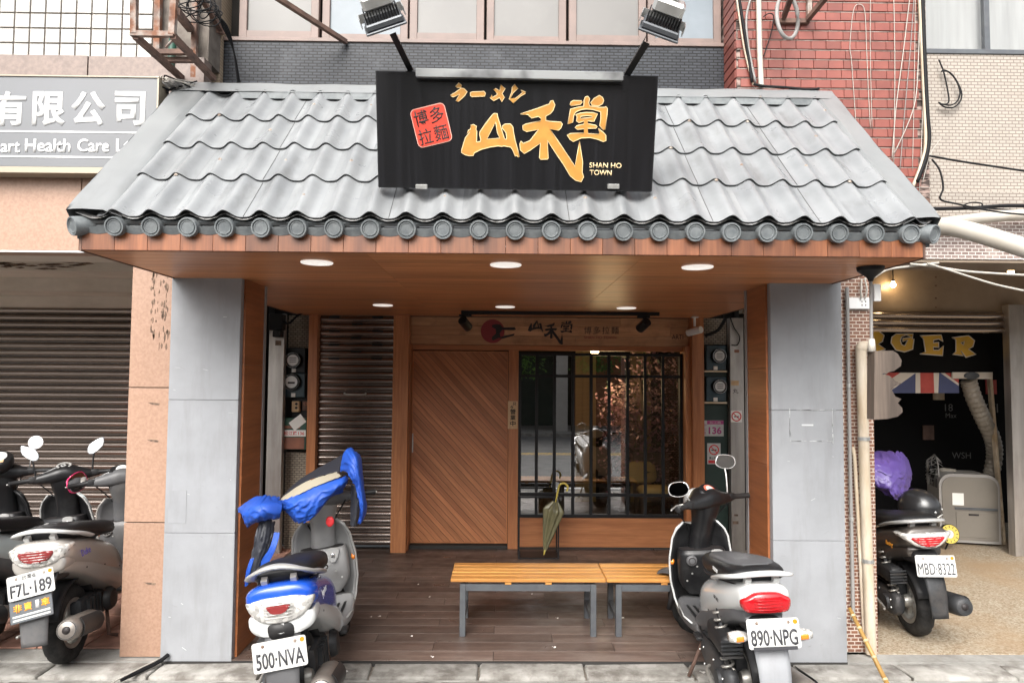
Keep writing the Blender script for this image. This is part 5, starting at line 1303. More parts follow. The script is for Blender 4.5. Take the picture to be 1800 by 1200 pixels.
# black cone lamp canopy with conduit
cl = thing('cone_lamp', 'black cone fitting under the soffit corner with a conduit hanging down', 'lamp', (X_(1530, 466, 3.735), 3.735, ZS))
MB().lathe([(.0,-.085),(.012,-.08),(.02,-.06),(.068,-.022),(.072,-.001),(0,-.0005)], n=28).build('canopy', 'black_metal', cl, 40)
x2 = X_(1532, 600, 3.735)-cl.location.x
MB().tube(catmull([(0,0,-.08),(.0,.0,-.2),(x2,.0,-.35),(x2,.0,-.45)], 6), .009, 8).build('conduit', 'wire_grey', cl, True)
MB().tube([(x2,.0,-.40),(x2,.0,-.47)], [.016,.022], 12).build('coupling', 'pvc', cl, True)
# outlet box, switch plate, bulbs on the lintel
ob_ = thing('outlet_box', 'white double outlet box on the brown mosaic pillar', 'outlet', pt(1510, 533, 4.53))
MB().box(-.078, .078, 0, .03, -.038, .038, .004).build('case', 'white_paint', ob_)
for x in (.02, .045):
    for z in (-.012, .012): MB().box(x-.003, x+.003, -.001, .0005, z-.006, z+.006).build('socket', 'ink', ob_)
fine_wire('cable', [(.01,-.01,.03), (.005,-.02,.08), (.02,.0,.16)], .006, 'wire_white', ob_); fine_wire('cable', [(.035,-.01,.03), (.045,-.02,.09), (.04,.0,.17)], .006, 'wire_white', ob_)
wp = tag(box('wall_plate', X_(1533,515,4.96), X_(1545,515,4.96), 4.93, 4.96, Z_(1538,530,4.96), Z_(1538,500,4.96), 'white_paint', None, .003), 'blank white plate beside the outlet box under the beam', 'plate')
for px, py, Y, lb_ in ((1570, 501, 7.05, 'small glowing bulb low on the brown lintel'), (1777, 478, 6.2, 'small glowing bulb under the beam beside white cables')):
    bl_ = thing('bulb_lamp', lb_, 'lamp', pt(px, py, Y))
    MB().lathe([(0,-.03),(.022,-.018),(.028,.005),(.015,.03),(.012,.045)], n=14).build('bulb', 'bulb_warm', bl_, True); MB().lathe([(0,.06),(.015,.058),(.016,.04),(.012,.04)], n=12).build('holder', 'wire_black', bl_, 40)
    tube('stem', [(0,0,.058), (0,0,.35)], .006, 'wire_black', bl_)
    ld = bpy.data.lights.new('bulb_light', 'POINT'); ld.energy = 0.9; ld.color = (1,.72,.4); ld.shadow_soft_size = .03
    link('bulb_light', ld, bl_, (0, -.06, 0))
# pipes by the pillar
def pipe(nm, label, cat, pts_, r_, m, k=0, clips=()):
    p_ = thing(nm, label, cat, Vector(pts_[0]))
    rel = [Vector(v)-p_.location for v in pts_]
    MB().tube(catmull(rel, k) if k else rel, r_, 14).build('pipe', m, p_, 60)
    for t in clips:
        a = rel[0].lerp(rel[-1], t); MB().tube([a-Vector((0,0,.012)), a+Vector((0,0,.012))], r_+.004, 12).build('clip', 'alu', p_)
    return p_
dpp = pipe('down_pipe', 'stained cream downpipe on the brown mosaic pillar', 'pipe', [pt(1531,1148,4.50), pt(1521,870,4.50), pt(1513,612,4.50)], .034, 'old_pipe', 0, (.3,.7))
e = pt(1513,612,4.50)-dpp.location; MB().tube(catmull([e+Vector((0,0,-.01)), e+Vector((.01,0,.012)), e+Vector((.05,.02,.015)), e+Vector((.08,.05,.012))], 4), .035, 12).build('elbow', 'old_pipe', dpp, True)
pipe('conduit', 'thin grey conduit rising along the edge of the grey column', 'pipe', [pt(1500,1090,4.53), pt(1494,800,4.53), pt(1489,505,4.53)], .012, 'wire_grey', 0, (.3, .7))
pipe('conduit', 'thin brown pipe bent at the top beside the cream downpipe', 'pipe', [pt(1519,1110,4.53), pt(1508,900,4.53), pt(1502,800,4.53), pt(1499,785,4.54)], .012, 'old_pipe')
bm = thing('bamboo_pole', 'yellow bamboo pole leaning at the foot of the downpipe', 'pole', pt(1565, 1212, 3.98))
a = Vector((0,0,0)); c_ = pt(1493, 1068, 4.30)-bm.location
MB().tube([a, c_], [.014, .012], 10).build('cane', 'bamboo', bm, True)
for t in (.12, .38, .58, .74, .9):
    q = a.lerp(c_, t); d = (c_-a).normalized(); MB().tube([q-d*.006, q+d*.006], .0160, 10).build('node_ring', 'bamboo_node', bm)
dc = thing('drain_cover', 'steel drain cover set in the gutter by the bamboo pole', 'drain cover', (X_(1600, 1195, 3.93), 3.86, -.024))
MB().box(-.30, .30, -.20, .20, 0, .012, .003).build('plate', 'steel_brushed', dc)
for x in (-.2, -.02, .16): MB().box(x-.07, x+.07, .06, .075, .0125, .0135).build('slot', 'ink', dc)
mh = thing('drain_cover', 'rusty reddish cover in the gutter before the grey column', 'drain cover', (X_(300, 1200, 3.93), 3.84, -.024))
MB().box(-.17, .17, -.18, .14, 0, .01, .004).build('plate', 'red_paving', mh); MB().tube([(-.1,.08,.012),(.1,.08,.012)], .01, 8).build('bar', 'rust', mh)
bc = thing('cable_bundle', 'taped black cable with white wires coming out of the grey column foot', 'cable', pt(294, 1157, 4.40))
MB().tube(catmull([(0,.01,.02),(-.03,-.05,.0),(-.08,-.16,-.006),(-.13,-.28,-.006)],6), .013, 8).build('cable', 'wire_black', bc, True); fine_wire('wire', [(-.03,-.05,.018),(-.09,-.18,.01),(-.15,-.36,.005),(-.17,-.42,.0)], .004, 'wire_white', bc)
# white drain pipes at the eave corner
pipe('drain_pipe', 'fat white plastic drain pipe sloping away below the eave corner', 'pipe', [pt(1646, 398, 3.95), pt(1700, 405, 3.8), pt(1830, 445, 3.55)], .052, 'pvc', 6)
pipe('drain_pipe', 'thinner white drain pipe running level above the fat one', 'pipe', [pt(1645, 393, 4.5), pt(1690, 388, 4.52), pt(1760, 380, 4.55), pt(1840, 376, 4.55)], .038, 'pvc', 6)
# ---------------------------------------------------------------- cables
def wires(nm, cat, group, items):
    for lb_, pts_, Y, r_, m in items:
        tag(fine_wire(nm, [pt(x, y, Y) for x, y in pts_], r_, m, k=5), lb_, cat, group)
wires('wire', 'wire', 'wires on the red tiles', [
  ('pale wire hanging in a loop on the red tiles', [(1505,225),(1497,110),(1494,80),(1500,20),(1510,8),(1520,20),(1523,80),(1526,150),(1530,225)], YR-.012, 0.0022, 'wire_white'),
  ('pale wire running straight down the red tiles beside the loop', [(1530,-10),(1530,100),(1533,225)], YR-.014, 0.0019, 'wire_white'),
  ('pale vertical wire in the middle of the red tiles', [(1571,-10),(1573,120),(1571,290)], YR-.012, 0.0025, 'wire_white'),
  ('pale wire slanting across the red tiles towards the roof edge', [(1600,-10),(1588,90),(1575,190),(1568,280)], YR-.016, 0.0031, 'wire_white'),
  ('dark thin wire slanting down the red tiles', [(1607,-10),(1600,90),(1590,200),(1582,300)], YR-.014, 0.0025, 'wire_grey'),
  ('pale wire dropping to the white cable tangle', [(1609,-10),(1607,150),(1604,300)], YR-.013, 0.0019, 'wire_white'),
  ('pale wire bending sharply towards the roof corner', [(1617,-10),(1614,110),(1606,190),(1572,270)], YR-.02, 0.0031, 'wire_white'),
  ('pale wire nearest the fat black cable', [(1622,-10),(1623,150),(1616,345)], YR-.013, 0.0025, 'wire_white'),
  ('short pale wire crossing under the black cable', [(1653,245),(1635,272),(1622,320)], YR-.02, 0.0025, 'wire_white')])
wires('cable', 'cable', 'cables at the edge of the red tiles', [
  ('fat black cable running down the edge of the red tiles', [(1621,-10),(1625,100),(1630,200),(1633,240),(1628,275),(1612,320)], YR-.03, .014, 'wire_black'),
  ('grey beige conduit beside the fat black cable', [(1616,-10),(1622,120),(1627,240),(1622,280),(1604,330)], YR-.022, .012, 'old_pipe'),
  ('black cable strung from the red tiles across the cream wall', [(1634,274),(1690,284),(1810,302)], 4.5, .007, 'wire_black'),
  ('black cable coil tied on the cream mosaic wall', [(1650,105),(1658,124),(1664,150),(1668,178),(1658,184),(1650,180),(1660,188),(1676,189),(1688,178),(1690,162),(1680,140),(1666,126),(1655,126),(1662,124),(1676,134),(1687,158),(1684,176),(1672,185),(1656,183)], 4.71, .005, 'wire_black'),
  ('black cable dangling below the red tiled bay', [(1638,280),(1652,300),(1658,330),(1653,350),(1680,358),(1750,372),(1810,378)], 4.42, .006, 'wire_black'),
  ('thick black cables lying along the foot of the cream wall', [(1640,367),(1700,366),(1760,362),(1815,362)], 4.60, .013, 'wire_black'),
  ('loop of black cable on top of the horizontal cables', [(1695,360),(1708,356),(1726,358),(1722,367),(1705,368),(1695,362),(1730,366),(1810,370)], 4.55, .005, 'wire_black'),
  ('white cable drooping under the beam from the soffit edge', [(1600,464),(1640,468),(1690,476),(1740,480),(1810,484)], 4.5, .008, 'wire_white'),
  ('second white cable parting downwards under the beam', [(1630,463),(1660,472),(1700,485),(1750,500),(1800,511)], 4.48, .007, 'wire_white'),
  ('white cable running up to the soffit edge from the pillar', [(1536,488),(1560,474),(1600,468),(1650,462)], 4.52, .008, 'wire_white')])
# white conduit and cable bundle on the bay corner
pipe('conduit', 'straight white conduit on the red tiles', 'pipe', [pt(1338, 152, YR-.03), pt(1335, 80, YR-.03), pt(1333, -20, YR-.03)], .018, 'pvc')
wires('cable', 'cable', 'cables on the corner of the red tiles', [
  ('black cable tied beside the white conduit', [(1298,-10),(1306,40),(1314,90),(1322,145)], YR-.03, .010, 'wire_black'),
  ('grey cable tied to the black one on the tile corner', [(1322,-10),(1312,30),(1315,80),(1328,145)], YR-.03, .008, 'wire_grey'),
  ('beige cable along the tile corner', [(1294,-10),(1301,40),(1309,90),(1324,150)], YR-.025, .006, 'old_pipe'),
  ('tangle of black cables lying on the top flashing', [(1325,148),(1345,152),(1380,154),(1420,158),(1440,156)], 4.5, .009, 'wire_black'),
  ('thin black wire curling from the white conduit', [(1342,100),(1355,60),(1360,30),(1352,24),(1342,30)], YR-.03, .004, 'wire_black')])
# rusty bracket and cable coil on the red tiles
rk = thing('steel_bracket', 'rusty steel bracket bolted to the red tiles', 'bracket', pt(1395, 40, YR-.01))
def rel(px, py, Y): return pt(px, py, Y)-rk.location
MB().bar(rel(1362,38,YR-.02), rel(1422,38,YR-.02), .03).build('foot_bar', 'rust_dark', rk)
MB().bar(rel(1378,30,YR-.04), rel(1400,-30,4.2), .03).build('arm', 'rust_dark', rk); MB().bar(rel(1420,34,YR-.04), rel(1465,-20,4.25), .03).build('arm', 'rust_dark', rk); MB().bar(rel(1422,34,YR-.02), rel(1422,-40,YR-.02), .03).build('upright', 'rust', rk)
tag(MB().tube([pt(1384+25*math.cos(a)*.75, 30+38*math.sin(a)+6*math.cos(a), 4.38+.03*math.sin(a*2)) for a in [k*.2618 for k in range(24)]], .013, 8, closed=True).build('cable', 'wire_grey', None, True), 'grey ring of cable hung on the rusty bracket', 'cable', 'cable coils')
# ================================================================ rusty frame at the left, with cables
rf = thing('rusty_frame', 'rusty steel angle frame bracketed out from the wall above the grey sign', 'frame', pt(285, 60, 4.4))
def rl(px, py, Y): return pt(px, py, Y)-rf.location
Yn, Yf_ = 3.95, 4.52
for a, c_, m_, w_ in (((236,-30,Yn),(236,60,Yn),'rust',.035), ((308,-30,Yn),(303,62,Yn),'rust',.035), ((230,60,Yn),(306,61,Yn),'rust',.03), ((279,-30,Yf_),(277,92,Yf_),'rust',.04), ((344,-30,Yf_),(341,138,Yf_),'rust',.035),
        ((238,64,Yn),(322,140,Yf_),'rust_dark',.034), ((304,64,Yn),(375,138,Yf_),'rust_dark',.034), ((275,92,4.30),(338,92,4.30),'rust_dark',.03), ((283,106,4.34),(343,106,4.34),'rust_dark',.03),
        ((310,20,Yn),(335,52,Yf_),'rust_dark',.04), ((350,-10,4.3),(388,52,4.7),'rust_dark',.03), ((358,50,4.6),(392,56,4.75),'rust_dark',.04), ((292,83,4.2),(306,68,4.1),'rust',.012)):
    MB().bar(rl(*a), rl(*c_), w_).build('angle_bar', m_, rf)
pipe('drain_pipe', 'pale green plastic pipe end behind the rusty frame', 'pipe', [pt(300, 122, 4.5), pt(305, 60, 4.5)], .025, 'green_box')
pipe('conduit', 'white vertical conduit behind the rusty frame', 'pipe', [pt(352, 140, 4.68), pt(352, 0, 4.68), pt(352,-40,4.68)], .02, 'pvc')
random.seed(9)
cb = thing('cable_bundle', 'tangled bundle of black cables coiled on the rusty frame', 'cable', pt(350, 22, 4.35))
for k in range(9):
    rx, rz = random.uniform(.05,.12), random.uniform(.05,.10); cx, cz, cy = random.uniform(-.05,.08), random.uniform(-.03,.05), random.uniform(-.06,.06); th = random.uniform(-.4,.4)
    MB().tube([(cx+rx*math.cos(a)*math.cos(th)-rz*math.sin(a)*math.sin(th), cy+.04*math.sin(a+k), cz+rx*math.cos(a)*math.sin(th)+rz*math.sin(a)*math.cos(th)) for a in [j*.35 for j in range(18)]], .004, 5, closed=True).build('cable', 'wire_black', cb, True)
for k in range(4):
    fine_wire('cable', [(.1,0,.05-.02*k), (.13+.01*k,.05,-.06), (.15,.2,-.16), (.16,.3,-.35-.05*k)], .005, 'wire_black', cb)
jt = thing('cable_bundle', 'ragged knot of cables and sealant at the corner of the awning', 'cable', pt(292, 148, 4.38))
for k in range(8):
    fine_wire('cable', [(random.gauss(0,.03),random.uniform(-.05,.05),random.gauss(0,.03)) for _ in range(4)]+[(random.uniform(.05,.2),.1,random.uniform(-.03,.08))], .005, random.choice(('wire_black','wire_grey','wire_white')), jt)
MB().tube(catmull([(-.05,.05,-.03),(0,.02,.0),(.06,.06,.02),(.12,.1,.0)],5), [.03+.012*math.sin(k*1.7) for k in range(16)], 9).build('sealant', 'mortar_dirty', jt, True)
br_ = thing('brace_bar', 'rusty diagonal brace crossing the upper windows', 'brace', pt(608, 74, 4.78))
MB().bar((0,0,0), pt(480,-8,4.2)-br_.location, .03).build('bar', 'rust_dark', br_)
from mathutils import noise
# ================================================================ scooters  (local: x right, y forward, z up; rear axle over the origin)
def tyre_mesh(r_=.235, hw=.052):
    m_ = MB(); n = 96; prof = []
    for k in range(15):
        a = -math.pi*.92+2*math.pi*.92*k/14
        prof.append((.185+ (.050)*math.copysign(abs(math.cos(a))**.75, math.cos(a)) + (r_-.235), hw*math.copysign(abs(math.sin(a))**.8, math.sin(a))))
    rings = []
    for j in range(n):
        a = 2*math.pi*j/n; row = []
        for i, (rr_, x) in enumerate(prof):
            g_ = -.005 if (3 <= i <= 11 and (j + abs(i-7)) % 6 < 2 and i != 7) else 0
            row.append(m_.b.verts.new((x, (rr_+g_)*math.cos(a), (rr_+g_)*math.sin(a))))
        rings.append(row)
    for j in range(n):
        A_, B_ = rings[j], rings[(j+1) % n]
        for i in range(len(prof)-1): m_.b.faces.new((A_[i], A_[i+1], B_[i+1], B_[i]))
    return m_.mesh('tyre', 'tyre', 40)
def rim_mesh():
    m_ = MB().lathe([(.125,-.04),(.146,-.046),(.150,-.046),(.150,-.040),(.138,-.03),(.132,0),(.138,.03),(.150,.040),(.150,.046),(.146,.046),(.125,.04),(.12,.0),(.125,-.04)], ax='x', n=40)
    m_.lathe([(0,-.06),(.035,-.06),(.045,-.04),(.045,.04),(.035,.06),(0,.06)], ax='x', n=20)
    for k in range(5):
        a = 2*math.pi*k/5; d = Vector((0, math.cos(a), math.sin(a))); e = Vector((0, math.cos(a+.25), math.sin(a+.25)))
        m_.bar(d*.03, e*.135, .035, .03, up=(1,0,0), bev=.004)
    return m_.mesh('rim', 'rim_silver', 35)
TYRE, RIM = tyre_mesh(), rim_mesh()
def rings_from(outline, ys, scales, c=(0,0), wrap=1.4):
    out = []
    for y, s_ in zip(ys, scales):
        out.append([Vector((c[0]+x*s_, y+wrap*(x*s_)**2, c[1]+z*s_)) for x, z in outline])
    return out
def smooth_outline(pts_, k=4):
    n = len(pts_); P = [Vector((p[0], p[1], 0)) for p in pts_]; out = []
    for i in range(n):
        p0, p1, p2, p3 = P[i-1], P[i], P[(i+1) % n], P[(i+2) % n]
        for j in range(k):
            t = j/k; q = 0.5*((2*p1)+(p2-p0)*t+(2*p0-5*p1+4*p2-p3)*t*t+(3*p1-p0-3*p2+p3)*t**3); out.append((q.x, q.y))
    return out
def spline1(keys, t):
    for (a, va), (b_, vb) in zip(keys, keys[1:]):
        if t <= b_: 
            f = (t-a)/(b_-a); f = f*f*(3-2*f); return va+(vb-va)*f
    return keys[-1][1]
def tk(keys):
    return [(x, y*.80 if y < 0 else y, z+.045-.085*(y+.37), a, b_) for x, y, z, a, b_ in keys]
def scooter(label, loc, yaw, lean, steer, o):
    s = thing('scooter', label, 'scooter', loc, (0, R(lean), R(yaw)), group='parked scooters')
    s.rotation_mode = 'YXZ'
    B, LO, IN, OUT = o['body'], o.get('lower', 'scooter_grey'), o.get('inner', 'scooter_black'), o.get('outer', o['body'])
    tw = o.get('tw', .14); pz = o.get('pz', .5)
    # wheels
    rw = link('rear_wheel', None, s, (0, 0, .235)); link('tyre', TYRE, rw); link('rim', RIM, rw)
    fw = link('front_wheel', None, s, (0, 1.22, .225), (0, 0, R(steer))); t_ = link('tyre', TYRE, fw); t_.scale = (.92,.957,.957); link('rim', RIM, fw).scale = (.92,.957,.957)
    st = link('steering', None, s, (0, .98, 0), (0, 0, R(steer)))
    def T(mb): return mb.xf(Matrix.Translation((0, -.98, 0)))
    # front fender and fork
    T(MB().grid(lambda u, v: ((v-.5)*.13*(1-.35*abs(u-.5)), 1.22+.262*math.cos(R(42+88*u))-.03*abs(v-.5)*math.cos(R(42+88*u)), .225+.262*math.sin(R(42+88*u))-.05*abs(v-.5)), 16, 6)).build('front_fender', LO, st, True, solid=.006)
    for x in (-.075, .075): T(MB().tube([(x, 1.22, .225), (x*.9, 1.12, .52)], [.018, .022], 10)).build('fork', 'engine_grey', st, True)
    # body
    tail = hull(tk([(0,-.372,.700,tw*.80,.050),(0,-.345,.700,tw*.95,.068),(0,-.27,.692,tw*1.05,.080),(0,-.12,.672,max(tw,.15)*1.04,.095),(0,.06,.640,.168,.110),(0,.24,.592,.166,.120),(0,.40,.545,.150,.130),(0,.53,.49,.125,.135),(0,.62,.44,.10,.11)]), n=2.7, k=5, cnt=32)
    MB().loft(tail).build('tail_cowl', B, s, True)
    MB().loft(hull(tk([(0,-.30,.600,tw*.72,.045),(0,-.16,.590,.135,.055),(0,.05,.545,.152,.07),(0,.28,.46,.155,.09),(0,.48,.39,.15,.10),(0,.64,.33,.14,.08)]), n=3, k=4)).build('side_cover', LO, s, True)
    MB().loft(hull([(0,.52,.305,.15,.045),(0,.68,.285,.172,.04),(0,.86,.285,.176,.04),(0,1.0,.31,.16,.05)], n=4, k=4)).build('floorboard', o.get('floor', 'scooter_grey'), s, True)
    for k in range(7): MB().box(-.12+.04*k-.008, -.12+.04*k+.008, .60, .92, .3235, .3275).build('foot_rib', 'black_plastic', s)
    # seat, two-piece look
    MB().loft(hull(tk([(0,-.29,.795,.085,.022),(0,-.24,.80,.135,.040),(0,-.08,.798,.158,.055),(0,.10,.785,.158,.058),(0,.26,.768,.146,.058),(0,.42,.758,.122,.055),(0,.55,.745,.090,.045),(0,.61,.725,.055,.030)]), n=2.7, k=5, cnt=28)).build('seat', 'seat_vinyl', s, True)
    if o.get('seat_top'):
        MB().loft(hull(tk([(0,-.22,.826,.09,.018),(0,-.08,.836,.125,.026),(0,.10,.824,.125,.028),(0,.26,.808,.115,.026),(0,.40,.795,.09,.024),(0,.48,.782,.055,.016)]), n=2.6, k=5)).build('seat_panel', o['seat_top'], s, True)
    # grab rail
    rl_ = catmull([(-.155,.02,.775),(-.158,-.12,.800),(-.145,-.26,.818),(-.10,-.345,.828),(0,-.375,.832),(.10,-.345,.828),(.145,-.26,.818),(.158,-.12,.800),(.155,.02,.775)], 5)
    rl_ = [Vector((p.x, p.y*.80 if p.y < 0 else p.y, p.z+.022-.085*(p.y+.37)+o.get('arch', 0)*max(0, 1-(abs(p.x)/.15)**2))) for p in rl_]
    gm = MB(); rings = []
    for i, p in enumerate(rl_):
        t = (rl_[min(i+1, len(rl_)-1)]-rl_[max(i-1, 0)]).normalized(); sd = t.cross(Vector((0,0,1))).normalized(); fl_ = .034 if o.get('fat_rail') else .024
        rings.append([p+sd*fl_*math.cos(a)*.9+Vector((0,0,1))*.013*math.sin(a) for a in [2*math.pi*k/10 for k in range(10)]])
    gm.loft(rings).build('grab_rail', o.get('rail', 'scooter_silver'), s, True)
    MB().bar((-.07,-.22,.78), (-.07,-.255,.835), .03).build('rail_stay', o.get('rail', 'scooter_silver'), s); MB().bar((.07,-.22,.78), (.07,-.255,.835), .03).build('rail_stay', o.get('rail', 'scooter_silver'), s)
    # tail lamp
    lamp = link('tail_lamp', None, s, (0, 0, 0))
    zl = o.get('lz', .675)
    for outl, m_, d in o['lens']:
        so = smooth_outline(outl)
        MB().loft(rings_from(so, (-.23, -.298-d, -.314-d, -.322-d), (1, 1, .95, .80), (0, zl+.04))).build('lens', m_, lamp, 50)
    if o.get('bumper'):
        so = smooth_outline(o['bumper']); MB().loft(rings_from(so, (-.18, -.298, -.311, -.316), (1, 1, .97, .85), (0, zl+.04))).build('lower_panel', o.get('bumper_mat', B), s, 50)
    # mudguard and number plate
    gd = MB()
    def gpt(u, v):
        z = .64-(.64-.235)*u; y = -.24-.115*math.sin(min(1, u*1.5)*math.pi/2)-.02*u; x = (v-.5)*2*(o.get('gw', .088)-.02*u)
        return Vector((x, y+1.2*x*x, z))
    gd.grid(gpt, 14, 6).build('mudguard', o.get('guard', 'scooter_grey'), s, True, solid=.01)
    MB().loft(hull([(0,-.13,.60,.10,.06),(0,-.23,.60,.09,.05),(0,-.315,.595,.06,.04)], n=3, k=3)).build('tail_underside', 'black_plastic', s, True)
    pl_ = link('number_plate', None, s, (o.get('px', 0), -.375, pz+.03), (R(-o.get('ptilt', 12)), R(o.get('proll', 0)), 0))
    me = curve_mesh('plate', [rrect(.250, .136, .012)], .003); me.materials.append(MATS['plate_white']); link('plate', me, pl_, (0, 0, 0), FRONT)
    text('digits', o['plate'], (0, -.003, -.018), o.get('pw', .222), .073, 'plate_ink', pl_, bold=o.get('pb', .018), depth=.0012)
    for x in (-.075, .075): MB().lathe([(0,-.004),(.006,-.003),(.008,0)], (x, -.002, .048), 'y', 10).build('bolt', 'screw_rust', pl_)
    if o.get('province'): text('digits', '台灣省', (-.005, -.003, .048), .075, .026, 'plate_ink', pl_, depth=.001)
    MB().lathe([(0,-.0028),(.011,-.0025),(.011,-.001)], (.108, 0, .050), 'y', 12).build('sticker', 'lens_orange', pl_)
    if o.get('frame_text'): MB().box(-.105,.105,-.004,-.0018,-.074,-.058,.002).build('dealer_strip', 'plate_ink', pl_)
    if o.get('ad'):
        adp = link('advert_plate', None, s, (o.get('px', 0), -.385, pz-.105), (R(-14), R(o.get('proll', 0)), 0))
        MB().box(-.115, .115, 0, .004, -.062, .062, .003).build('board', 'dark_grey_metal', adp)
        for k, c_ in enumerate('非賣'): text('digits', c_, (-.07+.055*k, -.002, .018), .045, .045, 'orange_print', adp, bold=.03, depth=.001)
        text('digits', '1', (.035, -.002, .018), .02, .045, 'plate_white', adp, bold=.03, depth=.001); text('digits', '車', (.078, -.002, .018), .045, .045, 'orange_print', adp, bold=.03, depth=.001)
        for k in range(2): MB().box(-.10, .10, -.0015, -.0003, -.030-.02*k, -.020-.02*k).build('small_print', 'plate_white', adp)
    for sgn in (-1, 1):
        if o.get('signals'):
            sg_ = link('turn_signal', None, s, (sgn*.155, -.32, o.get('sz', .53)+.03))
            MB().loft(hull([(-.045*1,0,0,.03,.02),(0,0,0,.036,.028),(.045,0,0,.022,.018)], axis='x', n=2.3, k=4, cnt=16)).build('lens', 'lens_clear', sg_, True)
            MB().loft(hull([(-.018,-.033,0,.006,.014),(.018,-.033,0,.006,.012)], axis='x', cnt=12)).build('lens', 'lens_orange', sg_, True)
            MB().bar((-sgn*.04, .02, 0), (-sgn*.09, .06, .02), .02).build('stalk', 'black_plastic', sg_)
    # engine, drive case, silencer, springs
    MB().box(-.075, .075, .04, .40, .17, .36, .03, 2).build('engine', 'engine_grey', s, 40)
    MB().loft(hull([(-.125,-.10,.235,.030,.055),(-.13,-.05,.235,.045,.085),(-.13,.08,.24,.048,.085),(-.13,.24,.25,.046,.075),(-.125,.38,.265,.045,.085),(-.12,.46,.27,.025,.06)], n=2.6, k=4)).build('drive_case', 'engine_grey', s, True)
    MB().lathe([(.0,-.012),(.05,-.01),(.055,.0),(.06,.02)], (-.18, .0, .235), 'x', 24).build('case_cover', 'engine_grey', s, 40)
    MB().box(-.185, -.085, -.13, .18, .385, .505, .035, 3).build('air_box', 'black_plastic', s, 40)
    for k in range(5): MB().box(-.19, -.08, -.138+.0*k, -.128, .395+.02*k, .405+.02*k).build('air_box_rib', 'engine_grey', s)
    for k in range(4): MB().box(.076, .10, .10+.05*k, .12+.05*k, .20, .34).build('cooling_rib', 'engine_grey', s)
    MB().lathe([(.0,.035),(.06,.03),(.075,.01),(.078,-.01)], (.115, .34, .27), 'x', 24).build('fan_cover', 'black_plastic', s, 40)
    a, c_ = Vector((.165, -.36, .30)), Vector((.155, .06, .235)); d = (c_-a).normalized()
    MB().tube([a, a+d*.012, a+d*.05, a+d*.3, c_], [.045, .058, .066, .066, .04], 22).build('silencer', o.get('exh', 'exhaust'), s, 50)
    MB().tube([a-d*.004, a+d*.02], [.022, .024], 14).build('silencer_mouth', 'ink', s, True)
    MB().tube([a+d*.002, a+d*.003], [.038, .052], 20, cap=False).build('silencer_end', 'engine_grey', s, True)
    MB().loft([[Vector((.165+.075*math.cos(b_), y_, .30-(y_+.36)*.155+.075*math.sin(b_))) for b_ in [R(-50+100*k/8) for k in range(9)]] + [Vector((.165+.070*math.cos(b_), y_, .30-(y_+.36)*.155+.070*math.sin(b_))) for b_ in [R(50-100*k/8) for k in range(9)]] for y_ in (-.30,-.2,-.05)]).build('heat_shield', 'black_plastic', s, 50)
    fine_wire('exhaust_pipe', [(.15,.06,.235),(.12,.2,.17),(.05,.36,.16)], .018, 'exhaust', s)
    hx_ = [Vector((-.140+.030*math.cos(t*.7), -.07+.0018*t+.030*math.sin(t*.7)*.8, .31+.0038*t)) for t in range(72)]
    MB().tube(hx_, .0075, 6).build('spring', 'rim_silver' if not o.get('dark_spring') else 'black_plastic', s, True); MB().tube([(-.140,-.08,.25),(-.140,.07,.61)], .014, 8).build('damper', 'engine_grey', s, True)
    MB().grid(lambda u, v: ((v-.5)*.14, .262*math.cos(R(25+135*u)), .235+.262*math.sin(R(25+135*u))), 12, 3).build('inner_guard', 'black_plastic', s, True, solid=.006)
    for x in (-.10, .10): MB().tube([(x*.7,.40,.18),(x,.34,.03),(x*1.5,.36,.012)], .012, 8).build('stand_leg', 'rust_dark', s, True)
    MB().tube([(-.13,.5,.24),(-.22,.52,.03)], .011, 8).build('side_stand', 'rust_dark', s, True)
    # small fittings
    for k in range(7):
        a_ = 2*math.pi*k/7; MB().lathe([(0,.005),(.006,.004),(.007,0)], n=8).xf(Matrix.Translation((-.176, .14+.24*math.cos(a_), .245+.06*math.sin(a_))) @ Matrix.Rotation(R(-90), 4, 'Y')).build('case_bolt', 'alu', s)
    MB().tube(catmull([(-.19,.12,.26),(-.215,.08,.25),(-.22,-.06,.22),(-.235,-.10,.215)], 5), .009, 8).build('kick_lever', 'rim_silver', s, True)
    for sgn in (-1, 1):
        MB().box(min(sgn*.16, sgn*.20), max(sgn*.16, sgn*.20), .34, .44, .305, .325, .005).build('foot_peg', 'black_plastic', s, 40)
        MB().tube(catmull([(sgn*.10,-.20,.785),(sgn*.152,-.05,.772),(sgn*.156,.12,.745),(sgn*.14,.28,.712),(sgn*.11,.44,.685),(sgn*.07,.56,.66)], 5), .0035, 6).build('seat_piping', o.get('pipe', 'ink'), s, True)
        MB().tube([(sgn*.165,.60,.315),(sgn*.178,.75,.305),(sgn*.17,.93,.318)], .006, 8).build('floor_trim', o.get('rim_line', OUT), s, True)
    fine_wire('rear_cable', [(-.12,-.02,.33),(-.16,.12,.37),(-.17,.34,.36),(-.13,.55,.33)], .005, 'wire_black', s)
    MB().lathe([(0,-.006),(.010,-.006),(.012,0)], (.0, -.236, .79), 'y', 12).build('seat_lock', 'alu', s, True)
    MB().box(-.03, .03, -.372, -.362, .275, .295, .002).build('rear_reflector', 'lens_dark_red', s)
    for k in range(5):
        zr_ = zl+.04-.03+.015*k; MB().tube([(x_, -.3225-.012+1.4*x_*x_, zr_) for x_ in (-.07,-.04,0,.04,.07)], .0016, 5).build('lens_rib', o['lens'][0][1], lamp, True)
    # leg shield
    wk = [(.26,.140),(.34,.168),(.48,.192),(.62,.196),(.73,.182),(.80,.150),(.83,.105)]; yk = [(.26,1.03),(.38,1.045),(.52,1.02),(.70,.975),(.83,.95)]
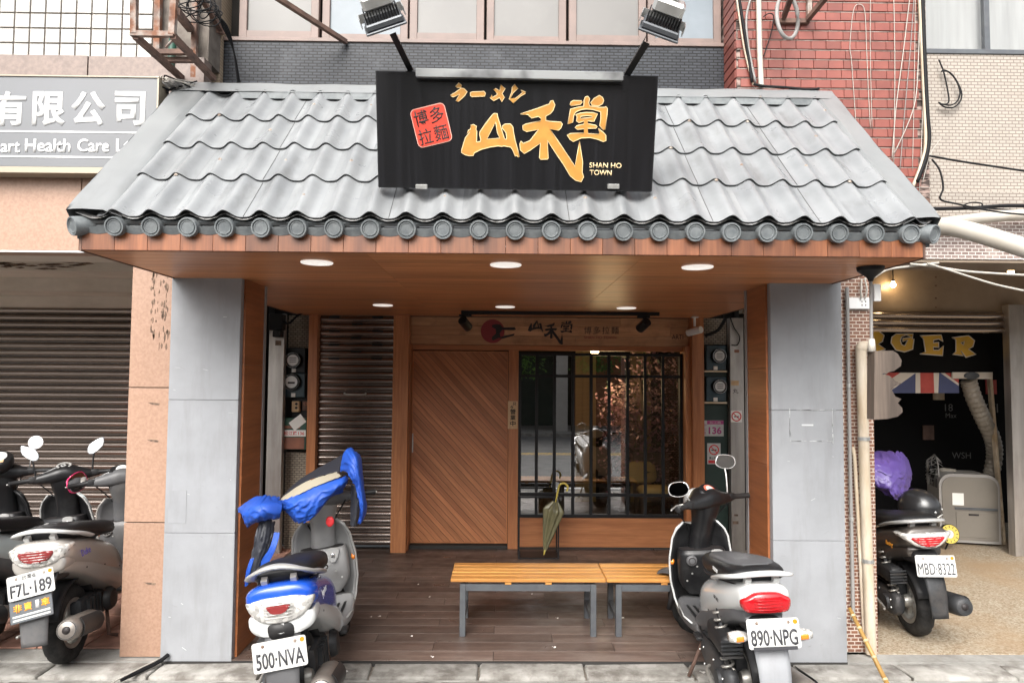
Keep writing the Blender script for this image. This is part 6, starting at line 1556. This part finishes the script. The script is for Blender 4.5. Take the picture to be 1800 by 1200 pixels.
    def shield(off, wd, bul):
        def f(u, v):
            z = .26+.57*v; x = (u*2-1)*(spline1(wk, z)+wd)
            q_ = (u*2-1)**2
            return Vector((x, spline1(yk, z)+off+bul*(1-q_)-.035*q_*q_, z+.03*q_*(v > .8)*(v-.8)*5))
        return f
    MB().grid(shield(0, 0, .04), 20, 18).build('leg_shield', IN, s, True, solid=.008)
    MB().grid(shield(.022, .008, .10), 20, 18).build('front_cowl', OUT, s, True, solid=.008)
    MB().tube([shield(.004, .010, .04)(u, v) for u, v in [(0, k/14) for k in range(15)]+[(k/14, 1) for k in range(1, 14)]+[(1, 1-k/14) for k in range(15)]], .007, 8).build('shield_rim', o.get('rim_line', OUT), s, True)
    MB().loft(hull([(0,.965,.38,.09,.03),(0,.955,.46,.150,.055),(0,.935,.56,.162,.075),(0,.925,.65,.158,.078),(0,.93,.685,.148,.068)], axis='z', n=3.4, k=4)).build('glove_box', IN, s, 50)
    MB().loft([super_ring((0,.932,.6855), .14, .05, 3.2, 'z'), super_ring((0,.932,.6865), .13, .042, 3.2, 'z')]).build('pocket_mouth', 'ink', s)
    kp = smooth_outline([(.045,.055),(.12,.05),(.10,-.02),(.075,-.035),(.05,-.01)], 3)
    MB().loft([[Vector((x, .842-.0*z, .635+z)) for x, z in kp], [Vector((x*.97+.002, .834, .635+z*.95)) for x, z in kp]]).build('key_plate', 'scooter_silver', s, 40)
    MB().lathe([(0,-.012),(.014,-.012),(.016,-.002)], (.08,.836,.65), 'y', 14).build('key_lock', 'chrome', s, True)
    if o.get('cap', 1): MB().lathe([(0,-.014),(.026,-.014),(.034,-.008),(.036,0)], (-.085,.850,.625), 'y', 22).build('fuel_cap', 'scooter_silver' if B != 'scooter_white' else 'scooter_grey', s, 40); MB().lathe([(.018,-.015),(.024,-.015),(.024,-.012)], (-.085,.850,.625), 'y', 22).build('fuel_cap_ring', 'ink', s)
    for x in (-.187, .187): MB().loft(hull([(x,.985,.57,.010,.012),(x,.98,.59,.014,.02),(x,.985,.61,.010,.012)], axis='z', cnt=12, k=3)).build('side_reflector', 'lens_orange', s, True)
    for sgn in (-1, 1):
        fine_wire('brake_cable', [(sgn*.19,.88,.985), (sgn*.15,.93,.93), (sgn*.075,.96,.82), (sgn*.05,.985,.68)], .0045, 'wire_black', s)
        for yy, zz_ in ((-.05,.58),(.20,.53),(.42,.46)): MB().lathe([(0,.003),(.005,.0025),(.006,0)], n=8).xf(Matrix.Translation((sgn*.158, yy, zz_)) @ Matrix.Rotation(R(90*sgn), 4, 'Y')).build('screw', 'ink', s)
        for k in range(3): MB().lathe([(0,-.003),(.006,-.002),(.007,0)], (sgn*(.05+.035*k), .856, .585-.045*k), 'y', 8).build('screw', 'alu', s)
    # steering head
    T(MB().loft(hull([(0,.985,.62,.085,.06),(0,.968,.72,.078,.060),(0,.935,.84,.078,.064),(0,.912,.92,.092,.075),(0,.902,.99,.105,.085)], axis='z', n=2.6, k=4))).build('head_column', IN, st, True)
    T(MB().loft(hull([(-.235,.862,1.000,.020,.020),(-.19,.870,1.000,.034,.030),(-.12,.885,1.005,.062,.048),(-.05,.900,1.015,.095,.066),(0,.905,1.02,.102,.070),(.05,.900,1.015,.095,.066),(.12,.885,1.005,.062,.048),(.19,.870,1.000,.034,.030),(.235,.862,1.000,.020,.020)], axis='x', n=2.4, k=5))).build('handlebar_cover', o.get('bar', IN), st, True)
    T(MB().loft(hull([(-.13,.955,1.005,.02,.03),(-.06,.975,1.01,.04,.058),(0,.98,1.01,.048,.065),(.06,.975,1.01,.04,.058),(.13,.955,1.005,.02,.03)], axis='x', n=2.4, k=4))).build('headlamp_cowl', OUT, st, True)
    nz = Vector((0,-.55,.835)); c0 = Vector((0,.862,1.078)); Md = Matrix.Translation(c0) @ nz.to_track_quat('Z','Y').to_matrix().to_4x4()
    dk = o.get('dash', 'dial')
    if dk == 'dial':
        T(MB().lathe([(.0,.004),(.062,.003),(.07,-.012)], n=28).xf(Matrix.Diagonal((1.25,.85,1,1))).xf(Md)).build('dash_glass', 'meter_black', st, 40)
        T(MB().lathe([(.0,.007),(.040,.006),(.040,.003)], n=24).xf(Md)).build('dial', o.get('dialm', 'dial_white'), st, 40); T(MB().lathe([(.0,.009),(.026,.0085),(.026,.006)], n=24).xf(Md)).build('dial_centre', 'dial_white', st, 40)
    elif dk == 'logo':
        T(MB().lathe([(.030,.004),(.030,.010),(.042,.010),(.042,.004)], n=26).xf(Matrix.Diagonal((1.2,.9,1,1))).xf(Md)).build('emblem_ring', 'scooter_silver', st, 40)
        T(MB().tube([(.018*math.cos(R(60+240*k/10)), .014*math.sin(R(60+240*k/10)), .009) for k in range(11)]+[(.015,-.002,.009),(.0,-.002,.009)], .005, 6).xf(Md)).build('emblem_mark', 'scooter_silver', st, True)
    elif dk == 'round':
        T(MB().lathe([(.0,.03),(.08,.028),(.095,.01),(.098,-.04),(.07,-.09),(0,-.11)], n=28).xf(Matrix.Translation((0,-.02,.06))).xf(Md)).build('gauge_pod', 'helmet_black', st, True)
        T(MB().lathe([(.0,.034),(.058,.0325),(.058,.028)], n=28).xf(Matrix.Translation((0,-.02,.06))).xf(Matrix.Identity(4)).xf(Md)).build('dial', 'dial_white', st, 40)
        T(MB().box(-.045,.045,-.075,-.045,.029,.032).xf(Matrix.Translation((0,-.02,.06))).xf(Md)).build('sticker', 'tag_wood', st)
    for sgn in (-1, 1):
        g0, g1 = Vector((sgn*.215,.860,1.003)), Vector((sgn*.345,.825,.998)); dd = (g1-g0).normalized()
        T(MB().tube([g0, g0+dd*.012, g0+dd*.02, g1-dd*.008, g1, g1+dd*.004], [.022,.022,.0175,.0175,.020,.014], 14)).build('grip', 'black_plastic' if not o.get('grip') else o['grip'], st, 40)
        T(MB().tube(catmull([g0+Vector((-sgn*.02,.03,0)), g0+Vector((sgn*.03,.06,-.005)), g1+Vector((0,.05,-.006)), g1+Vector((sgn*.02,.035,-.006))], 4), .006, 7)).build('brake_lever', 'alu', st, True)
        T(MB().box(sgn*.20-.025, sgn*.20+.025, .835, .875, .985, 1.028, .008, 2)).build('switch_box', 'black_plastic', st, 40)
        mk = o.get('mirror')
        if mk:
            shape, stem_m, back_m, hi, out_, tilt = mk; MS = o.get('ms', 1.0)
            hi2 = hi if isinstance(hi, (int, float)) else hi[0 if sgn < 0 else 1]
            out2 = out_ if isinstance(out_, (int, float)) else out_[0 if sgn < 0 else 1]
            b0 = Vector((sgn*.185,.868,1.025)); b1 = b0+Vector((sgn*out2*.55,.015,hi2*.55)); b2 = b0+Vector((sgn*out2,.035,hi2-.035))
            T(MB().tube(catmull([b0,b1,b2], 5), .0062, 8)).build('mirror_stem', stem_m, st, True)
            if shape == 'round': ol = [(.052*math.cos(R(20*k)), .052*math.sin(R(20*k))) for k in range(18)]
            elif shape == 'diamond': ol = smooth_outline([(-.058*sgn,-.045),(-.04*sgn,.02),(.045*sgn,.065),(.06*sgn,.05),(.05*sgn,-.005),(-.02*sgn,-.062)], 2)
            else: ol = smooth_outline([(-.065,-.02),(-.055,.035),(.0,.048),(.055,.035),(.066,-.015),(.03,-.045),(-.03,-.045)], 3)
            Mm = Matrix.Translation(b2+Vector((sgn*.01,0,.045))) @ Matrix.Rotation(R(o.get('mz', 0)), 4, 'Z') @ Matrix.Rotation(R(-9), 4, 'X') @ Matrix.Rotation(R(tilt*sgn), 4, 'Y')
            T(MB().loft([[Vector((x*k*MS, y, z*k*MS)) for x, z in ol] for y, k in ((-.004,1),(.004,1.02),(.018,.85),(.026,.45))]).xf(Mm)).build('mirror_shell', back_m, st, 50)
            T(MB().loft([[Vector((x*k*MS, y, z*k*MS)) for x, z in ol] for y, k in ((-.0048,.93),(-.0055,.9))]).xf(Mm)).build('mirror_glass', 'mirror', st)
    for nm, tx, x, y, z, w_, m_, sd_ in o.get('badges', ()):
        tm = text_mesh(tx, .001, .01, w_, None).copy(); tm.materials.clear(); tm.materials.append(MATS[m_])
        link(nm, tm, s, (x, y, z), (R(90-8), 0, R(90*sd_)))
    return s
RED890 = [(-.122,.004),(-.09,.030),(-.045,.048),(.045,.048),(.09,.030),(.122,.004),(.108,-.042),(.06,-.05),(-.06,-.05),(-.108,-.042)]
WIDE = [(-.165,.035),(-.10,.055),(.0,.058),(.10,.055),(.165,.035),(.13,-.03),(.06,-.062),(-.06,-.062),(-.13,-.03)]
def inset(ol, k, dz=0): return [(x*k, z*k+dz) for x, z in ol]
scooter('white and black scooter with a red tail lamp, plate 890-NPG', (1.345, 3.69, -.026), -1.5, -3, 34, dict(body='scooter_white', lower='scooter_grey', inner='scooter_black', outer='scooter_white', tw=.128, pz=.575, lz=.690,
    lens=[(RED890, 'lens_red', .012)], seat_top='seat_grey', rail='scooter_white', fat_rail=True, arch=.012, plate='890·NPG', frame_text=1, signals=1, sz=.545, guard='grey_panel', rim_line='scooter_white', dialm='dial_red',
    mz=-46, mirror=('oval', 'alu', 'scooter_silver', (.07, .20), (.05, .03), 6), badges=[('badge','SUZUKI',-.168,-.02,.815,.085,'dial_white',-1), ('badge','GSR NEX',-.180,-.05,.675,.09,'ink',-1)]))
scooter('silver and blue scooter under a raincoat, plate 500-NVA', (-1.02, 3.69, -.026), 5.5, -7, 22, dict(body='scooter_blue', lower='scooter_white', inner='scooter_lightgrey', floor='scooter_lightgrey', outer='scooter_white', tw=.165, pz=.478, lz=.655,
    lens=[(WIDE, 'lens_clear', .006), (inset(WIDE, .36, .008), 'lens_dark_red', .016)], bumper=[(-.15,-.03),(-.08,-.058),(.08,-.058),(.15,-.03),(.155,-.09),(.09,-.125),(-.09,-.125),(-.155,-.09)], bumper_mat='scooter_white',
    rail='scooter_silver', fat_rail=True, arch=.045, plate='500·NVA', proll=-2, ptilt=8, guard='scooter_grey', rim_line='scooter_silver', bar='scooter_grey', dash='dial', exh='exhaust',
    badges=[('badge','Jupiter',.186,-.12,.70,.13,'dial_white',1)]))
scooter('champagne scooter with a black advert plate under its number plate', (-2.705, 4.40, -.002), 8, -5, 18, dict(body='scooter_champagne', lower='scooter_champagne', inner='scooter_grey', outer='scooter_champagne', tw=.158, pz=.560, lz=.690,
    lens=[(WIDE, 'lens_clear', .006), (inset(WIDE, .62, .0), 'lens_dark_red', .014)], bumper=[(-.14,-.03),(-.08,-.058),(.08,-.058),(.14,-.03),(.14,-.08),(.09,-.11),(-.09,-.11),(-.14,-.08)],
    rail='scooter_white', fat_rail=True, arch=.02, plate='F7L·189', province=1, ad=1, proll=-9, guard='scooter_grey', bar='scooter_grey', dash='dial', mz=52, ms=1.4, mirror=('oval', 'wire_black', 'pink_plastic', -.02, .10, 20),
    badges=[('badge','Duke',.172,-.08,.685,.12,'badge_purple',1)]))
scooter('pale blue scooter with a black emblem dashboard before the wide shutter', (-3.34, 4.50, -.002), 0, -6, 28, dict(body='scooter_ice', lower='scooter_grey', inner='scooter_black', outer='scooter_ice', tw=.14, pz=.55,
    lens=[(RED890, 'lens_red', .01)], rail='scooter_ice', plate='K5R·206', dash='logo', rim_line='scooter_silver', mz=-8, mirror=('diamond', 'wire_black', 'dark_grey_metal', .17, .02, 0)))
scooter('black scooter with a round gauge pod and chrome bars, farthest along the shutter', (-3.92, 4.60, -.002), 0, -4, 22, dict(body='scooter_black', lower='scooter_grey', inner='scooter_black', outer='scooter_black', tw=.14, pz=.55,
    lens=[(RED890, 'lens_red', .01)], rail='chrome', plate='8', dash='round', mz=-4, mirror=('round', 'chrome', 'chrome', .19, .03, 0)))
WEDGE = [(-.17,.040),(-.06,.050),(.06,.050),(.17,.040),(.10,-.025),(.04,-.05),(-.04,-.05),(-.10,-.025)]
scooter('gunmetal scooter with plate MBD-8322 on the pebble floor', (2.92, 4.88, 0.0), -5, -4, 0, dict(body='scooter_gunmetal', lower='scooter_gunmetal', inner='scooter_black', outer='scooter_gunmetal', tw=.150, pz=.545, lz=.685,
    lens=[(WEDGE, 'lens_clear', .004), (inset(WEDGE, .66, -.008), 'lens_red', .014)], rail='scooter_silver', plate='MBD·8322', pw=.232, pb=.0, proll=3, gw=.07, guard='engine_grey', exh='engine_grey', dash='dial',
    badges=[('badge','Racing',-.172,-.12,.665,.10,'orange_print',-1)]))
# ---------------------------------------------------------------- cloth things
def cloth(nm, label, cat, base, patches):
    """patches: (name, material, grid of photo points with depth rows, thickness)"""
    t = thing(nm, label, cat, base)
    for pn, m_, rows, amp in patches:
        G = [[pt(*q)-t.location for q in r_] for r_ in rows]
        # spline in both directions
        R1 = [catmull(r_, 12) for r_ in G]; cols = [catmull([r_[j] for r_ in R1], 12) for j in range(len(R1[0]))]
        nu, nv = len(cols)-1, len(cols[0])-1
        mb = MB(); ph = random.uniform(0, 60)
        def f(u, v):
            i, j = int(round(u*nu)), int(round(v*nv)); p = cols[i][j]
            q = Vector((p.x*9+ph, p.y*5, p.z*9)); q2 = Vector((p.x*22+p.z*9+ph, p.y*8, p.z*22-p.x*7))
            s1 = u*5.5+v*1.6+1.6*noise.noise(q); s2 = v*4.5-u*2.2+2.2*noise.noise(q*1.3+Vector((7,3,1)))
            rd = (1-abs(math.sin(s1*math.pi)))**2.2; r2 = (1-abs(math.sin(s2*math.pi)))**3
            w_ = amp*(2.0*noise.noise(q)-1.9*rd-1.3*r2+.9*noise.noise(q2))
            return p+Vector((.35*w_, w_, w_*.6))
        mb.grid(f, nu, nv).build(pn, m_, t, True, solid=.0025)
    return t
random.seed(4)
cloth('raincoat', 'blue raincoat with a cream stripe draped over the scooter handlebars', 'raincoat', pt(560, 880, 4.45), [
  ('body', 'rain_blue', [[(488,880,4.28),(520,868,4.25),(560,850,4.25),(600,838,4.3),(612,835,4.35)], [(492,890,4.24),(525,882,4.2),(565,868,4.2),(600,850,4.26),(612,845,4.34)], [(505,903,4.24),(530,905,4.2),(560,890,4.2),(590,862,4.27),(606,856,4.36)], [(518,915,4.28),(535,917,4.24),(555,905,4.24),(580,875,4.32),(604,864,4.38)]], .006),
  ('cream_stripe', 'rain_cream', [[(496,874,4.32),(530,850,4.3),(560,838,4.3),(592,829,4.34)], [(490,884,4.27),(525,868,4.23),(560,852,4.23),(600,836,4.28)]], .003),
  ('collar', 'rain_dark', [[(490,880,4.45),(520,848,4.45),(560,822,4.45),(603,798,4.5)], [(494,876,4.33),(530,850,4.32),(562,836,4.31),(597,828,4.35)]], .004),
  ('sleeve', 'rain_blue', [[(492,872,4.3),(470,870,4.28),(445,874,4.3),(418,893,4.34)], [(494,886,4.16),(470,884,4.12),(448,890,4.12),(422,902,4.2)], [(492,908,4.16),(470,908,4.12),(450,913,4.12),(432,921,4.2)], [(490,906,4.34),(468,910,4.34),(448,914,4.34),(436,924,4.34)], [(492,878,4.4),(470,876,4.4),(446,880,4.4),(420,896,4.38)]], .006),
  ('hanging_sleeve', 'rain_blue', [[(598,828,4.34),(602,800,4.34),(615,787,4.36),(632,798,4.4)], [(612,832,4.26),(618,812,4.24),(626,804,4.26),(636,812,4.36)], [(625,858,4.24),(630,846,4.22),(636,842,4.26),(640,850,4.36)], [(633,895,4.26),(638,890,4.24),(642,888,4.28),(645,890,4.36)], [(630,918,4.3),(634,919,4.28),(638,914,4.3),(642,905,4.36)]], .005),
  ('sleeve_lining', 'rain_dark', [[(618,850,4.40),(626,852,4.36),(634,850,4.40)], [(616,890,4.40),(626,892,4.36),(634,890,4.40)], [(616,920,4.42),(622,924,4.38),(631,920,4.42)]], .004),
  ('tail_lining', 'rain_dark', [[(456,912,4.22),(470,912,4.2),(484,918,4.24)], [(446,960,4.20),(460,962,4.17),(476,960,4.22)], [(436,1010,4.20),(448,1012,4.18),(460,1000,4.22)], [(432,1030,4.22),(440,1024,4.20),(452,1010,4.24)]], .006),
  ('tail_edge', 'rain_blue', [[(482,935,4.19),(492,936,4.19)], [(474,962,4.17),(484,966,4.17)], [(458,988,4.18),(468,996,4.18)], [(457,1002,4.20),(462,1006,4.20)]], .002),
  ('tail_edge', 'rain_blue', [[(440,982,4.17),(447,980,4.17)], [(433,1005,4.17),(440,1004,4.17)], [(431,1030,4.2),(436,1028,4.2)]], .002)])
tag(MB().loft([super_ring((0,0,z), a, .012, 2.5, 'z', 14) for z, a in ((-.03,.012),(-.012,.026),(.012,.026),(.03,.014))]).build('red_fob', 'prohibit_red', None, True, loc=pt(580, 916, 4.36)), 'small red tag hanging from the ignition below the raincoat', 'tag')
cloth('purple_cloth', 'purple rain cover thrown over the scooter on the pebble floor', 'cover', pt(1565, 830, 5.6), [
  ('cover', 'purple_cloth', [[(1500,800,5.75),(1535,793,5.7),(1565,792,5.7),(1585,795,5.75),(1597,808,5.85)], [(1500,815,5.5),(1535,808,5.45),(1567,810,5.42),(1590,818,5.5),(1602,830,5.7)], [(1500,832,5.4),(1538,832,5.33),(1570,838,5.3),(1592,842,5.4),(1600,850,5.6)], [(1505,842,5.4),(1545,852,5.3),(1570,862,5.27),(1588,866,5.38),(1594,862,5.55)], [(1530,848,5.5),(1560,868,5.36),(1578,878,5.34),(1584,878,5.42),(1588,870,5.55)]], .010)])
hm = thing('helmet', 'glossy black open-face helmet resting on the scooter tail', 'helmet', pt(1616, 902, 4.98), (R(6), R(-8), R(20)))
def hmf(u, v):
    a = 2*math.pi*u; e = R(-18+108*v); rr_ = .125
    return Vector((rr_*math.cos(a)*math.cos(e)*1.0, rr_*1.15*math.sin(a)*math.cos(e), .045+rr_*1.05*math.sin(e)))
MB().grid(hmf, 40, 16).build('shell', 'helmet_black', hm, True, solid=.006)
MB().tube([hmf(k/40, 0) for k in range(40)], .006, 8, closed=True).build('edge_trim', 'dark_grey_metal', hm, True)
for a in (R(-60), R(-100), R(-20)): MB().lathe([(0,.006),(.008,.004),(.009,0)], n=12).xf(Matrix.Translation((.128*math.cos(a), .146*math.sin(a), .055)) @ Vector((math.cos(a), math.sin(a), 0)).to_track_quat('Z','Y').to_matrix().to_4x4()).build('stud', 'alu', hm, True)
fine_wire('chin_strap', [(.05,-.13,.02),(.02,-.16,.035),(-.04,-.15,.01),(-.08,-.12,-.01)], .006, 'rim_silver', hm)
# ================================================================ scraps on the floor
random.seed(31)
for k, (px, py) in enumerate(((652,1084),(667,1083),(723,1118),(735,1027),(755,1049),(1094,1086),(974,1137),(979,1086),(1210,1182),(1235,1181),(610,1180),(760,1154),(935,1044))):
    d = CM @ Vector(((px-900)/1200, (600-py)/1200, -1)); zf_ = 0.001 if py < 1157 else -.009; t = (zf_-CAM_H)/d.z
    s_ = random.uniform(.008, .02)
    o = MB().grid(lambda u, v: ((u-.5)*s_*1.8, (v-.5)*s_, .003*math.sin(u*6+v*3)+.003), 4, 3).build('paper_scrap', 'paper', None, True, loc=(d.x*t, d.y*t, zf_))
    o.rotation_euler.z = random.uniform(0, 6); tag(o, ('tiny scrap of white paper on the dark plank floor' if py < 1157 else 'tiny scrap of white paper on the kerb stones'), 'litter', 'paper scraps on the planks' if py < 1157 else 'paper scraps on the kerb')
